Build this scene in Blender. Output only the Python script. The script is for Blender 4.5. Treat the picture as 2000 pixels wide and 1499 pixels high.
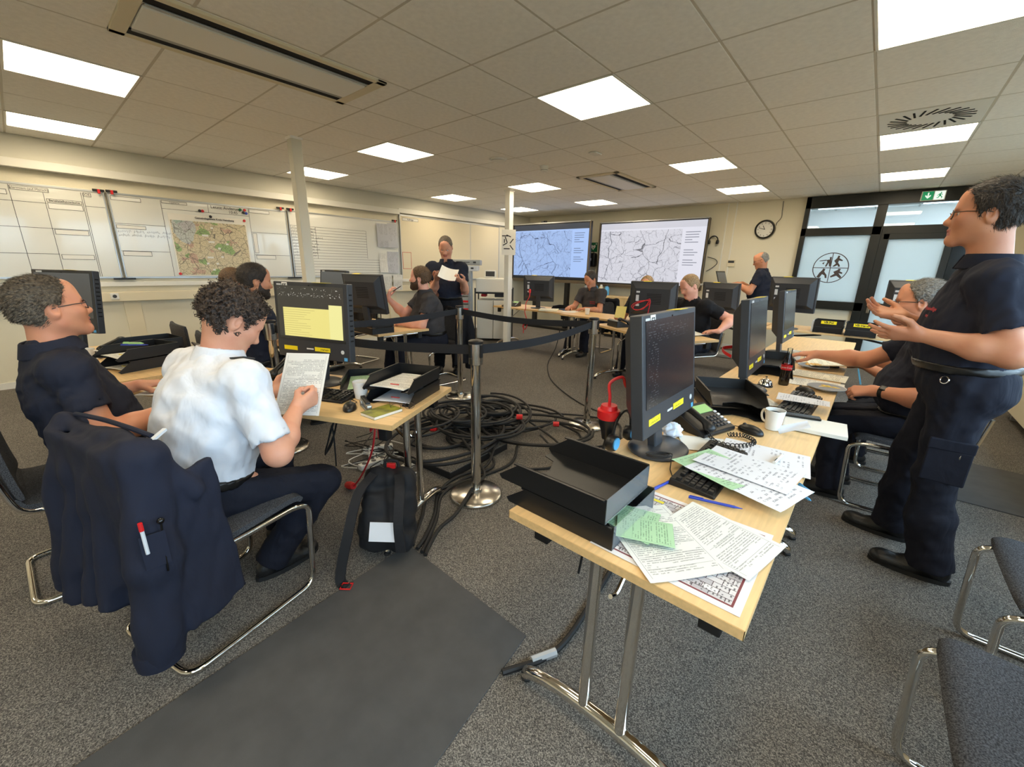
import bpy, math, random
import numpy as np
from mathutils import Matrix, Vector, Euler, Quaternion
for _o in list(bpy.data.objects): bpy.data.objects.remove(_o, do_unlink=True)
SC = bpy.context.scene
COL = SC.collection
PI = math.pi
def RAD(a): return math.radians(a)
random.seed(7)
# ------------------------------------------------------------------ camera
EYE = 1.42          # camera height
CEIL = 2.59
def _basis(yaw, p, r):
    f = np.array([math.sin(yaw)*math.cos(p), math.cos(yaw)*math.cos(p), -math.sin(p)])
    rt = np.array([math.cos(yaw), -math.sin(yaw), 0.0]); up = np.cross(rt, f)
    c, s = math.cos(r), math.sin(r)
    return c*rt+s*up, -s*rt+c*up, f
_r, _u, _f = _basis(RAD(-40.57), RAD(15.92), RAD(1.32))
cam_data = bpy.data.cameras.new('camera'); cam = bpy.data.objects.new('camera', cam_data); COL.objects.link(cam)
cam.matrix_world = Matrix(((_r[0], _u[0], -_f[0], 0), (_r[1], _u[1], -_f[1], 0), (_r[2], _u[2], -_f[2], EYE), (0, 0, 0, 1)))
cam_data.sensor_fit = 'HORIZONTAL'; cam_data.sensor_width = 36.0; cam_data.lens = 806.9*36/2000
cam_data.clip_start = 0.02; cam_data.clip_end = 100
SC.camera = cam
# ------------------------------------------------------------------ world, daylight, exposure
SC.view_settings.view_transform = 'Standard'; SC.view_settings.look = 'None'; SC.view_settings.gamma = 1.0
SC.view_settings.use_curve_mapping = False
SC.view_settings.exposure = 0.62
LAMP = 8.5           # radiance of the ceiling panels
DAY = 7.2
W = bpy.data.worlds.new('sky'); SC.world = W; W.use_nodes = True
_bg = W.node_tree.nodes['Background']; _bg.inputs[1].default_value = DAY
_tc = W.node_tree.nodes.new('ShaderNodeTexCoord'); _sp = W.node_tree.nodes.new('ShaderNodeSeparateXYZ'); _rp = W.node_tree.nodes.new('ShaderNodeValToRGB')   # overcast sky above, dull ground below the horizon
W.node_tree.links.new(_tc.outputs['Generated'], _sp.inputs[0]); W.node_tree.links.new(_sp.outputs[2], _rp.inputs[0]); W.node_tree.links.new(_rp.outputs[0], _bg.inputs[0])
_rp.color_ramp.elements[0].position = 0.0; _rp.color_ramp.elements[0].color = (0.10, 0.11, 0.10, 1); _rp.color_ramp.elements[1].position = 0.03; _rp.color_ramp.elements[1].color = (0.62, 0.80, 1.0, 1)
XL, XR, YB, YF = -6.97, 1.40, -3.2, 8.62     # room shell
for (y0, y1) in ((-2.4, 0.4), (0.8, 3.6), (4.0, 6.8)):   # portals in the window openings of the right wall
    ld = bpy.data.lights.new('window_portal', 'AREA'); ld.shape = 'RECTANGLE'; ld.size = y1-y0; ld.size_y = 1.35
    ld.cycles.is_portal = True
    lo = bpy.data.objects.new('window_portal', ld); COL.objects.link(lo); lo.location = (XR+0.12, (y0+y1)/2, 1.62)
    lo.rotation_euler = Vector((-1, 0, 0)).to_track_quat('-Z', 'Z').to_euler()
# ------------------------------------------------------------------ materials
def lin(c):
    r = []
    for v in c[:3]:
        v = v/255.0
        r.append(v/12.92 if v <= 0.04045 else ((v+0.055)/1.055)**2.4)
    return (r[0], r[1], r[2], 1.0)
MATS = {}
def mat(name, col=(200, 200, 200), rough=0.5, metal=0.0, noise=None, bump=None, spec=0.5, emit=None, alpha=None, trans=None, sheen=0, coat=0):
    """noise=(scale, amount[, stretch]) varies the colour; bump=(scale, strength[, stretch])"""
    if name in MATS: return MATS[name]
    m = bpy.data.materials.new(name); m.use_nodes = True; nt = m.node_tree; N = nt.nodes; Lk = nt.links
    b = N['Principled BSDF']; b.inputs['Base Color'].default_value = lin(col); b.inputs['Roughness'].default_value = rough
    b.inputs['Metallic'].default_value = metal; b.inputs['Specular IOR Level'].default_value = spec
    if sheen: b.inputs['Sheen Weight'].default_value = sheen
    if coat: b.inputs['Coat Weight'].default_value = coat
    if trans: b.inputs['Transmission Weight'].default_value = trans
    if alpha is not None: b.inputs['Alpha'].default_value = alpha
    if emit: b.inputs['Emission Color'].default_value = lin(emit[0]); b.inputs['Emission Strength'].default_value = emit[1]
    if noise or bump:
        tc = N.new('ShaderNodeTexCoord')
    def ntex(spec_):
        t = N.new('ShaderNodeTexNoise'); t.inputs['Scale'].default_value = spec_[0]; t.inputs['Detail'].default_value = 4
        if len(spec_) > 2:
            mp = N.new('ShaderNodeMapping'); mp.inputs['Scale'].default_value = spec_[2]; Lk.new(tc.outputs['Object'], mp.inputs[0]); Lk.new(mp.outputs[0], t.inputs[0])
        else: Lk.new(tc.outputs['Object'], t.inputs[0])
        return t
    if noise:
        t = ntex(noise); r = N.new('ShaderNodeValToRGB'); a = noise[1]
        c = lin(col); r.color_ramp.elements[0].position = 0.3; r.color_ramp.elements[1].position = 0.7
        r.color_ramp.elements[0].color = (c[0]*(1-a), c[1]*(1-a), c[2]*(1-a), 1); r.color_ramp.elements[1].color = (min(1, c[0]*(1+a)), min(1, c[1]*(1+a)), min(1, c[2]*(1+a)), 1)
        Lk.new(t.outputs[0], r.inputs[0]); Lk.new(r.outputs[0], b.inputs['Base Color'])
    if bump:
        t2 = ntex(bump); bp = N.new('ShaderNodeBump'); bp.inputs['Strength'].default_value = bump[1]; bp.inputs['Distance'].default_value = 0.01
        Lk.new(t2.outputs[0], bp.inputs['Height']); Lk.new(bp.outputs[0], b.inputs['Normal'])
    MATS[name] = m
    return m
class NT:
    """small helper to wire math nodes"""
    def __init__(s, m): s.m = m; s.t = m.node_tree; s.N = s.t.nodes; s.L = s.t.links
    def new(s, k, **kw):
        n = s.N.new(k)
        for a, v in kw.items(): setattr(n, a, v)
        return n
    def put(s, sock, v):
        if isinstance(v, (int, float)): sock.default_value = v
        elif isinstance(v, (tuple, list)): sock.default_value = v
        else: s.L.new(v, sock)
    def math(s, op, a, b=None, clamp=False):
        n = s.N.new('ShaderNodeMath'); n.operation = op; n.use_clamp = clamp; s.put(n.inputs[0], a)
        if b is not None: s.put(n.inputs[1], b)
        return n.outputs[0]
    def mix(s, f, a, b):
        n = s.N.new('ShaderNodeMix'); n.data_type = 'RGBA'; s.put(n.inputs[0], f); s.put(n.inputs[6], a); s.put(n.inputs[7], b); return n.outputs[2]
    def comb(s, x, y, z=0.0):
        n = s.N.new('ShaderNodeCombineXYZ'); s.put(n.inputs[0], x); s.put(n.inputs[1], y); s.put(n.inputs[2], z); return n.outputs[0]
    def gen(s, kind='Generated'):
        tc = s.N.new('ShaderNodeTexCoord'); sp = s.N.new('ShaderNodeSeparateXYZ'); s.L.new(tc.outputs[kind], sp.inputs[0]); return sp.outputs[0], sp.outputs[1], sp.outputs[2]
    def noise(s, vec, scale, detail=2):
        n = s.N.new('ShaderNodeTexNoise'); n.inputs['Scale'].default_value = scale; n.inputs['Detail'].default_value = detail; s.L.new(vec, n.inputs[0]); return n.outputs[0]
    def rnd(s):
        return s.N.new('ShaderNodeObjectInfo').outputs['Random']
    def inside(s, v, a, b): return s.math('MULTIPLY', s.math('GREATER_THAN', v, a), s.math('LESS_THAN', v, b))
def emis_or_base(nt, col, rough=0.5, emit=0.0):
    b = nt.N['Principled BSDF']; nt.put(b.inputs['Base Color'], col); b.inputs['Roughness'].default_value = rough
    if emit:
        nt.put(b.inputs['Emission Color'], col); b.inputs['Emission Strength'].default_value = emit; b.inputs['Base Color'].default_value = (0, 0, 0, 1)
        for l in list(b.inputs['Base Color'].links): nt.L.remove(l)
def page_mat(name, paper, ink, rows=34, fill=0.55, axis=0, box=False, size=1.0):
    """printed or written sheet: broken rows of marks inside margins"""
    if name in MATS: return MATS[name]
    m = bpy.data.materials.new(name); m.use_nodes = True; n = NT(m); x, y, z = n.gen()
    if axis: x, y = y, x
    row = n.math('MULTIPLY', y, rows); fr = n.math('FRACT', row); ir = n.math('FLOOR', row)
    seed = n.math('MULTIPLY', n.rnd(), 50.0)
    word = n.noise(n.comb(n.math('MULTIPLY', x, 26*size), n.math('ADD', n.math('MULTIPLY', ir, 7.3), seed)), 1.0, 1)
    let = n.noise(n.comb(n.math('MULTIPLY', x, 150*size), n.math('ADD', n.math('MULTIPLY', row, 2.2), seed)), 1.0, 2)
    para = n.noise(n.comb(seed, n.math('MULTIPLY', ir, 0.35), n.math('MULTIPLY', x, 1.5)), 1.0, 1)
    k = n.math('MULTIPLY', n.inside(fr, 0.25, 0.72), n.math('GREATER_THAN', word, 1-fill))
    k = n.math('MULTIPLY', k, n.math('GREATER_THAN', let, 0.46)); k = n.math('MULTIPLY', k, n.math('GREATER_THAN', para, 0.44))
    k = n.math('MULTIPLY', k, n.math('MULTIPLY', n.inside(x, 0.08, 0.92), n.inside(y, 0.06, 0.93)))
    if box:
        ln = n.math('LESS_THAN', n.math('FRACT', n.math('MULTIPLY', y, 7.0)), 0.025); ln = n.math('MULTIPLY', ln, n.inside(x, 0.06, 0.94))
        l2 = n.math('MULTIPLY', n.math('LESS_THAN', n.math('ABSOLUTE', n.math('SUBTRACT', n.math('ABSOLUTE', n.math('SUBTRACT', x, 0.5)), 0.44)), 0.003), n.inside(y, 0.04, 0.96))
        k = n.math('MAXIMUM', k, n.math('MAXIMUM', ln, l2))
    emis_or_base(n, n.mix(n.math('MULTIPLY', k, 0.62), lin(paper), lin(ink)), 0.6)
    MATS[name] = m
    return m
# ------------------------------------------------------------------ mesh builder
class MB:
    def __init__(s): s.v = []; s.f = []; s.m = []
    def add(s, vs, fs, mi=0, M=None):
        o = len(s.v)
        if M is not None: vs = [M @ Vector(p) for p in vs]
        s.v += [tuple(p) for p in vs]; s.f += [tuple(o+i for i in f) for f in fs]; s.m += [mi]*len(fs)
        return s
    def box(s, c, d, mi=0, M=None, rz=0, rx=0, ry=0, taper=1.0):
        x, y, z = d[0]/2, d[1]/2, d[2]/2; t = taper
        vs = [(-x, -y, -z), (x, -y, -z), (x, y, -z), (-x, y, -z), (-x*t, -y*t, z), (x*t, -y*t, z), (x*t, y*t, z), (-x*t, y*t, z)]
        R = Matrix.Translation(c)
        if rz or rx or ry: R = R @ Euler((rx, ry, rz)).to_matrix().to_4x4()
        if M is not None: R = M @ R
        return s.add(vs, [(0, 3, 2, 1), (4, 5, 6, 7), (0, 1, 5, 4), (1, 2, 6, 5), (2, 3, 7, 6), (3, 0, 4, 7)], mi, R)
    def bx(s, x0, x1, y0, y1, z0, z1, mi=0, M=None): return s.box(((x0+x1)/2, (y0+y1)/2, (z0+z1)/2), (x1-x0, y1-y0, z1-z0), mi, M)
    def prism(s, pts, z0, z1, mi=0, M=None):
        n = len(pts); vs = [(p[0], p[1], z0) for p in pts]+[(p[0], p[1], z1) for p in pts]
        fs = [tuple(range(n-1, -1, -1)), tuple(range(n, 2*n))]+[(i, (i+1) % n, n+(i+1) % n, n+i) for i in range(n)]
        return s.add(vs, fs, mi, M)
    def lathe(s, prof, n=24, mi=0, M=None, cap=True):
        vs = []; fs = []
        for r, z in prof:
            for k in range(n): a = 2*PI*k/n; vs.append((r*math.cos(a), r*math.sin(a), z))
        for j in range(len(prof)-1):
            for k in range(n): a = j*n+k; b = j*n+(k+1) % n; fs.append((a, b, b+n, a+n))
        if cap:
            fs.append(tuple(range(n-1, -1, -1))); fs.append(tuple(range((len(prof)-1)*n, len(prof)*n)))
        return s.add(vs, fs, mi, M)
    def cyl(s, a, b, r, n=16, mi=0, r2=None):
        a = Vector(a); b = Vector(b); d = b-a; q = d.to_track_quat('Z', 'Y').to_matrix().to_4x4()
        return s.lathe([(r, 0), (r if r2 is None else r2, d.length)], n, mi, Matrix.Translation(a) @ q)
    def sph(s, c, r, n=16, mi=0, sc=(1, 1, 1), M=None):
        h = n//2; pr = [(max(1e-4, r*math.sin(PI*i/h)), -r*math.cos(PI*i/h)) for i in range(h+1)]
        T = Matrix.Translation(c) @ Matrix.Diagonal((sc[0], sc[1], sc[2], 1))
        return s.lathe(pr, n, mi, (M @ T) if M is not None else T, cap=False)
    def tube(s, path, r, n=8, mi=0, closed=False, flat=None):
        P = [Vector(p) for p in path]; m = len(P); vs = []; fs = []
        T = []
        for i in range(m):
            a = P[(i-1) % m] if (i > 0 or closed) else P[i]; b = P[(i+1) % m] if (i < m-1 or closed) else P[i]
            d = b-a; T.append(d.normalized() if d.length > 1e-9 else Vector((0, 0, 1)))
        nrm = T[0].orthogonal().normalized()
        if flat is not None: nrm = (Vector(flat)-T[0]*T[0].dot(Vector(flat))).normalized()
        for i in range(m):
            nrm = nrm-T[i]*nrm.dot(T[i])
            if flat is not None: nrm = Vector(flat)-T[i]*T[i].dot(Vector(flat))
            nrm.normalize(); bi = T[i].cross(nrm)
            rr = r[i] if isinstance(r, (list, tuple)) else r
            for k in range(n):
                a = 2*PI*k/n+PI/n
                vs.append(P[i]+nrm*(rr*math.cos(a))+bi*(rr*math.sin(a)))
        for i in range(m-1 if not closed else m):
            for k in range(n):
                a = i*n+k; b = i*n+(k+1) % n; c = ((i+1) % m)*n; fs.append((a, b, c+(k+1) % n, c+k))
        if not closed: fs.append(tuple(range(n-1, -1, -1))); fs.append(tuple(range((m-1)*n, m*n)))
        return s.add(vs, fs, mi)
    def ribbon(s, path, w, t, up=(0, 0, 1), mi=0):
        """flat strap: rectangular section w (along up) x t"""
        P = [Vector(p) for p in path]; m = len(P); vs = []; fs = []; up = Vector(up)
        for i in range(m):
            d = (P[min(i+1, m-1)]-P[max(i-1, 0)]).normalized(); u = (up-d*up.dot(d)).normalized(); b = d.cross(u)
            for (a, c) in ((-1, -1), (1, -1), (1, 1), (-1, 1)): vs.append(P[i]+u*(a*w/2)+b*(c*t/2))
        for i in range(m-1):
            for k in range(4): a = i*4+k; b2 = i*4+(k+1) % 4; fs.append((a, b2, b2+4, a+4))
        fs += [(3, 2, 1, 0), tuple((m-1)*4+k for k in range(4))]
        return s.add(vs, fs, mi)
    def sheet(s, w, h, fn=None, nx=6, ny=8, t=0.0008, mi=0, M=None):
        """thin sheet centred at 0 in xy, height from fn(u,v)"""
        vs = []; fs = []
        for k in (0, 1):
            for j in range(ny+1):
                for i in range(nx+1):
                    u = i/nx; v = j/ny; z = fn(u, v) if fn else 0.0
                    vs.append(((u-.5)*w, (v-.5)*h, z+k*t))
        o = (nx+1)*(ny+1)
        for j in range(ny):
            for i in range(nx):
                a = j*(nx+1)+i; q = (a, a+1, a+nx+2, a+nx+1); fs.append(tuple(o+i2 for i2 in q)); fs.append(q[::-1])
        edge = [i for i in range(nx+1)]+[(j+1)*(nx+1)-1 for j in range(1, ny+1)]+[ny*(nx+1)+i for i in range(nx-1, -1, -1)]+[j*(nx+1) for j in range(ny-1, 0, -1)]
        for i in range(len(edge)):
            a, b = edge[i], edge[(i+1) % len(edge)]; fs.append((a, b, b+o, a+o))
        return s.add(vs, fs, mi, M)
    def o(s, name, mats, parent=None, tag=None, smooth=False, bev=0, label=None, kind=None, loc=None, rz=0, rot=None, ang=40):
        me = bpy.data.meshes.new(name); me.from_pydata([tuple(p) for p in s.v], [], s.f)
        if not isinstance(mats, (list, tuple)): mats = [mats]
        for mm in mats: me.materials.append(MATS[mm] if isinstance(mm, str) else mm)
        if any(s.m): me.polygons.foreach_set('material_index', s.m)
        if smooth:
            me.polygons.foreach_set('use_smooth', [True]*len(me.polygons))
            if smooth != 'all': me.set_sharp_from_angle(angle=RAD(ang))
        ob = bpy.data.objects.new(name, me); COL.objects.link(ob)
        return fin(ob, parent, tag, bev, label, kind, loc, rz, rot)
def fin(ob, parent=None, tag=None, bev=0, label=None, kind=None, loc=None, rz=0, rot=None):
    if parent is not None: ob.parent = parent
    if loc is not None: ob.location = loc
    if rz: ob.rotation_euler = (0, 0, rz)
    if rot is not None: ob.rotation_euler = rot
    if bev:
        md = ob.modifiers.new('Bevel', 'BEVEL'); md.width = bev; md.segments = 2; md.limit_method = 'ANGLE'; md.angle_limit = RAD(40)
    if tag:
        ob['label'] = tag[0]; ob['category'] = tag[1]
        if len(tag) > 2 and tag[2]: ob['group'] = tag[2]
    if label: ob['label'] = label
    if kind: ob['kind'] = kind
    return ob
def thing(name, label, cat, loc=(0, 0, 0), rz=0, group=None, kind=None):
    e = bpy.data.objects.new(name, None); COL.objects.link(e); e.location = loc; e.rotation_euler = (0, 0, rz); e.empty_display_size = 0.1
    if label: e['label'] = label
    if cat: e['category'] = cat
    if group: e['group'] = group
    if kind: e['kind'] = kind
    return e
def dup(root, loc=None, rz=None, label=None, group=None):
    def cp(o, par):
        c = o.copy(); COL.objects.link(c); c.parent = par
        for ch in list(o.children): cp(ch, c)
        return c
    r = cp(root, root.parent)
    if loc is not None: r.location = loc
    if rz is not None: r.rotation_euler = (0, 0, rz)
    if label: r['label'] = label
    if group: r['group'] = group
    return r
def share(src, name, parent, loc, rot=None):
    c = bpy.data.objects.new(name, src.data); COL.objects.link(c); c.parent = parent; c.location = loc
    if rot is not None: c.rotation_euler = rot
    for md in src.modifiers:
        m2 = c.modifiers.new(md.name, md.type); m2.width = md.width; m2.segments = md.segments; m2.limit_method = md.limit_method; m2.angle_limit = md.angle_limit
    return c
_FONT = {}
def text(s, size, name, m, parent=None, loc=(0, 0, 0), rot=(0, 0, 0), tag=None, align='CENTER', bold=0.0, sx=1.0):
    """lettering as a flat mesh in its own xy plane"""
    cu = bpy.data.curves.new('txt', 'FONT'); cu.body = s; cu.size = size; cu.align_x = align; cu.align_y = 'CENTER'; cu.offset = bold; cu.resolution_u = 3
    tmp = bpy.data.objects.new('txt', cu); COL.objects.link(tmp)
    dg = bpy.context.evaluated_depsgraph_get(); me = bpy.data.meshes.new_from_object(tmp.evaluated_get(dg))
    bpy.data.objects.remove(tmp, do_unlink=True); bpy.data.curves.remove(cu)
    me.materials.clear(); me.materials.append(MATS[m] if isinstance(m, str) else m)
    ob = bpy.data.objects.new(name, me); COL.objects.link(ob); ob.scale = (sx, 1, 1)
    return fin(ob, parent, tag, loc=loc, rot=rot)
def smooth_path(pts, sub=6, closed=False):
    P = [Vector(p) for p in pts]; out = []; n = len(P)
    for i in range(n if closed else n-1):
        g = (lambda k: P[k % n]) if closed else (lambda k: P[max(0, min(n-1, k))])
        p0, p1, p2, p3 = g(i-1), g(i), g(i+1), g(i+2)
        for k in range(sub):
            t = k/sub; out.append(0.5*((2*p1)+(p2-p0)*t+(2*p0-5*p1+4*p2-p3)*t*t+(3*p1-p0-3*p2+p3)*t**3))
    if not closed: out.append(P[-1])
    return out
def fillet(pts, r, seg=5):
    P = [Vector(p) for p in pts]; out = [P[0]]
    for i in range(1, len(P)-1):
        a = P[i-1]-P[i]; b = P[i+1]-P[i]; rr = min(r, a.length*.49, b.length*.49)
        A = P[i]+a.normalized()*rr; B = P[i]+b.normalized()*rr
        for k in range(seg+1):
            t = k/seg; out.append((1-t)**2*A+2*t*(1-t)*P[i]+t*t*B)
    out.append(P[-1]); return out
# ------------------------------------------------------------------ palette
mat('wall_paint', (226, 219, 196), 0.75, bump=(60, 0.05)); mat('wall_grey', (214, 211, 196), 0.7, bump=(60, 0.04)); mat('trim_white', (232, 230, 220), 0.5)
mat('panel_cream', (224, 213, 184), 0.6); mat('tile_white', (247, 244, 236), 0.9, noise=(30, 0.04), bump=(250, 0.25)); mat('bar_white', (205, 198, 182), 0.6)
mat('white_plastic', (230, 228, 220), 0.4); mat('black_plastic', (20, 20, 21), 0.38, bump=(900, 0.03)); mat('black_gloss', (12, 12, 13), 0.12); mat('dark_grey', (52, 53, 56), 0.45)
mat('chrome', (225, 222, 216), 0.08, 1.0); mat('steel', (200, 196, 188), 0.22, 1.0, noise=(40, 0.08, (1, 1, .05))); mat('alu', (190, 192, 192), 0.35, 0.9); mat('grey_metal', (168, 170, 168), 0.4, 0.3)
mat('black_frame', (24, 26, 23), 0.35); mat('black_belt', (22, 23, 28), 0.75, bump=(500, 0.15)); mat('rubber', (26, 26, 27), 0.6); mat('rubber_mat', (74, 74, 74), 0.85, noise=(9, 0.12), bump=(300, 0.1))
mat('wood', (226, 190, 136), 0.42, noise=(6, 0.09, (1, 12, 12))); mat('wood_edge', (216, 178, 122), 0.5, noise=(8, 0.08, (1, 10, 10))); mat('cabinet_wood', (212, 186, 138), 0.5, noise=(5, 0.06, (8, 8, 1)))
mat('red', (206, 30, 32), 0.4); mat('red_cable', (196, 36, 44), 0.45); mat('yellow', (246, 222, 20), 0.5); mat('green_sign', (0, 140, 88), 0.4, emit=((0, 150, 95), 0.35)); mat('sign_white', (240, 250, 245), 0.4, emit=((235, 255, 245), 0.5))
mat('green_aed', (0, 104, 66), 0.5); mat('paper', (228, 226, 218), 0.65); mat('paper_blue', (224, 230, 240), 0.65); mat('ink', (40, 40, 44), 0.6); mat('ink_red', (190, 60, 50), 0.6); mat('whiteboard', (226, 226, 218), 0.16, coat=0.3)
mat('cup', (232, 231, 226), 0.25); mat('coffee', (30, 16, 10), 0.15); mat('blue', (30, 60, 170), 0.35); mat('light_blue', (90, 170, 220), 0.4); mat('green_lcd', (140, 180, 112), 0.3, emit=((140, 180, 112), 0.15))
mat('logo_brown', (74, 62, 58), 0.6); mat('void', (6, 6, 6), 0.9); mat('silver_label', (210, 212, 214), 0.3)
def carpet():
    m = bpy.data.materials.new('carpet'); m.use_nodes = True; n = NT(m)
    tc = n.new('ShaderNodeTexCoord')
    a = n.new('ShaderNodeTexVoronoi'); a.inputs['Scale'].default_value = 330; n.L.new(tc.outputs['Object'], a.inputs[0])
    b = n.noise(tc.outputs['Object'], 240, 3); big = n.noise(tc.outputs['Object'], 1.3, 3)
    sp = n.new('ShaderNodeSeparateColor'); n.L.new(a.outputs['Color'], sp.inputs[0])
    v = n.math('ADD', n.math('MULTIPLY', sp.outputs[0], 0.55), n.math('MULTIPLY', b, 0.62))
    v = n.math('ADD', v, n.math('MULTIPLY', n.math('SUBTRACT', big, 0.5), 0.12))
    r = n.new('ShaderNodeValToRGB'); n.L.new(v, r.inputs[0]); e = r.color_ramp.elements
    e[0].position = 0.28; e[0].color = lin((62, 60, 58)); e[1].position = 0.95; e[1].color = lin((164, 158, 148)); k = e.new(0.58); k.color = lin((102, 98, 93))
    p = n.N['Principled BSDF']; n.L.new(r.outputs[0], p.inputs['Base Color']); p.inputs['Roughness'].default_value = 0.95; p.inputs['Specular IOR Level'].default_value = 0.15
    bp = n.new('ShaderNodeBump'); bp.inputs['Strength'].default_value = 0.5; bp.inputs['Distance'].default_value = 0.004; n.L.new(v, bp.inputs['Height']); n.L.new(bp.outputs[0], p.inputs['Normal'])
    MATS['carpet'] = m
carpet()
def fabric(name, c1, c2, sc=420):
    m = bpy.data.materials.new(name); m.use_nodes = True; n = NT(m); tc = n.new('ShaderNodeTexCoord')
    b = n.noise(tc.outputs['Object'], sc, 3); r = n.new('ShaderNodeValToRGB'); n.L.new(b, r.inputs[0]); e = r.color_ramp.elements
    e[0].position = 0.35; e[0].color = lin(c1); e[1].position = 0.68; e[1].color = lin(c2)
    p = n.N['Principled BSDF']; n.L.new(r.outputs[0], p.inputs['Base Color']); p.inputs['Roughness'].default_value = 0.92; p.inputs['Specular IOR Level'].default_value = 0.2
    bp = n.new('ShaderNodeBump'); bp.inputs['Strength'].default_value = 0.35; bp.inputs['Distance'].default_value = 0.003; n.L.new(b, bp.inputs['Height']); n.L.new(bp.outputs[0], p.inputs['Normal'])
    MATS[name] = m
fabric('chair_fabric', (40, 41, 44), (88, 89, 93), 300)
def lampmat():
    m = bpy.data.materials.new('lamp_panel'); m.use_nodes = True; n = NT(m); b = n.N['Principled BSDF']
    b.inputs['Base Color'].default_value = (0.9, 0.88, 0.8, 1); b.inputs['Emission Color'].default_value = (1.0, 0.84, 0.60, 1); b.inputs['Emission Strength'].default_value = LAMP
    MATS['lamp_panel'] = m
lampmat()
mat('corridor_lamp', (240, 240, 240), 0.5, emit=((232, 242, 255), 5.0)); mat('corridor_white', (235, 238, 238), 0.8)
def frosted():
    m = bpy.data.materials.new('frosted_glass'); m.use_nodes = True; n = NT(m); b = n.N['Principled BSDF']; out = n.N['Material Output']
    b.inputs['Base Color'].default_value = lin((208, 222, 226)); b.inputs['Roughness'].default_value = 0.25
    t = n.new('ShaderNodeBsdfTranslucent'); t.inputs[0].default_value = (0.86, 0.94, 0.96, 1); mx = n.new('ShaderNodeMixShader'); mx.inputs[0].default_value = 0.6
    n.L.new(b.outputs[0], mx.inputs[1]); n.L.new(t.outputs[0], mx.inputs[2]); n.L.new(mx.outputs[0], out.inputs[0]); MATS['frosted_glass'] = m
    m = bpy.data.materials.new('clear_glass'); m.use_nodes = True; n = NT(m); out = n.N['Material Output']; n.N.remove(n.N['Principled BSDF'])
    t = n.new('ShaderNodeBsdfTransparent'); t.inputs[0].default_value = (0.93, 0.97, 0.97, 1); g = n.new('ShaderNodeBsdfGlossy'); g.inputs['Roughness'].default_value = 0.02; mx = n.new('ShaderNodeMixShader'); mx.inputs[0].default_value = 0.07
    n.L.new(t.outputs[0], mx.inputs[1]); n.L.new(g.outputs[0], mx.inputs[2]); n.L.new(mx.outputs[0], out.inputs[0]); MATS['clear_glass'] = m
frosted()
# ------------------------------------------------------------------ room shell
S = 'structure'
MB().bx(XL-.2, XR+.2, YB-.2, YF+.2, -.12, 0).o('floor', 'carpet', kind=S)
wl = MB().bx(XL-.15, XL, YB, YF, 0, CEIL+.1).o('wall_left', 'wall_paint', kind=S)
MB().bx(XL-.15, XR+.15, YB-.15, YB, 0, CEIL+.1).o('wall_back', 'wall_paint', kind=S)
FRX0, FRX1 = -1.15, 1.02        # glazed door element in the far wall
wf = MB().bx(XL-.15, FRX0, YF, YF+.15, 0, CEIL+.1).bx(FRX1, XR+.15, YF, YF+.15, 0, CEIL+.1).bx(FRX0, FRX1, YF, YF+.15, 2.585, CEIL+.1).bx(FRX0, -.2, YF, YF+.15, 0, .87).o('wall_far', 'wall_paint', kind=S)
for x in (-2.34, -2.2): MB().bx(x, x+.02, YF-.012, YF, 0, CEIL).o('joint_strip', 'trim_white', wf)
# right wall with three window openings
m = MB().bx(XR, XR+.15, YB, YF, 0, .93).bx(XR, XR+.15, YB, YF, 2.3, CEIL+.1)
for a, b in ((YB, -2.4), (.4, .8), (3.6, 4.0), (6.8, YF)): m.bx(XR, XR+.15, a, b, .93, 2.3)
m.o('wall_right', 'wall_paint', kind=S)
for i, (a, b) in enumerate(((-2.4, .4), (.8, 3.6), (4.0, 6.8))):
    e = thing('window_%d' % (i+2), None, None, (XR+.06, 0, 0), kind=S); mm = MB()
    for q0, q1 in ((a, a+.06), (b-.06, b), ((a+b)/2-.04, (a+b)/2+.04)): mm.bx(-.03, .03, q0, q1, .93, 2.3)
    mm.bx(-.028, .028, a, b, .93, .99).bx(-.028, .028, a, b, 2.24, 2.3); mm.o('window_frame', 'black_frame', e)
    for q0, q1 in ((a+.06, (a+b)/2-.04), ((a+b)/2+.04, b-.06)): MB().bx(-.004, .004, q0, q1, .99, 2.24).o('pane', 'clear_glass', e)
MB().bx(XL, XL+.012, YB, YF, 0, .07).o('baseboard_left', 'trim_white', kind=S)
MB().bx(XL, FRX0, YF-.012, YF, 0, .07).o('baseboard_far', 'trim_white', kind=S)
# left wall: bulkhead, upper rail, dado trunking with sockets, panel strips
MB().bx(XL, XL+.05, YB, YF, 2.36, CEIL).o('trim_1', 'wall_grey', kind=S)
e = thing('trim_2', None, None, kind=S)
MB().bx(XL, XL+.1, YB, 4.77, 2.275, 2.36).o('rail', 'trim_white', e, bev=.006); MB().bx(XL, XL+.06, 4.77, YF, 2.31, 2.39).o('rail', 'trim_white', e, bev=.006)
MB().bx(XL, XL+.03, YB, YF, 2.54, 2.56).o('shadow_joint', 'bar_white', e)
e = thing('trim_3', None, None, kind=S)
MB().bx(XL, XL+.075, YB, 6.6, .90, 1.01).o('trunking', 'panel_cream', e, bev=.006); MB().bx(XL, XL+.05, YB, 6.6, 1.075, 1.13).o('ledge', 'trim_white', e, bev=.005)
for k, y in enumerate((.40, .48, .70, 1.9, 2.0, 3.2, 3.3, 4.6)):
    so = MB().box((XL+.078, y, .962), (.012, .075, .075)).o('socket', 'white_plastic', e, bev=.004)
    MB().cyl((XL+.0845, y, .962), (XL+.0852, y, .962), .02, 14).o('socket_hole', 'dark_grey', so)
e = thing('trim_4', None, None, kind=S)
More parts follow.
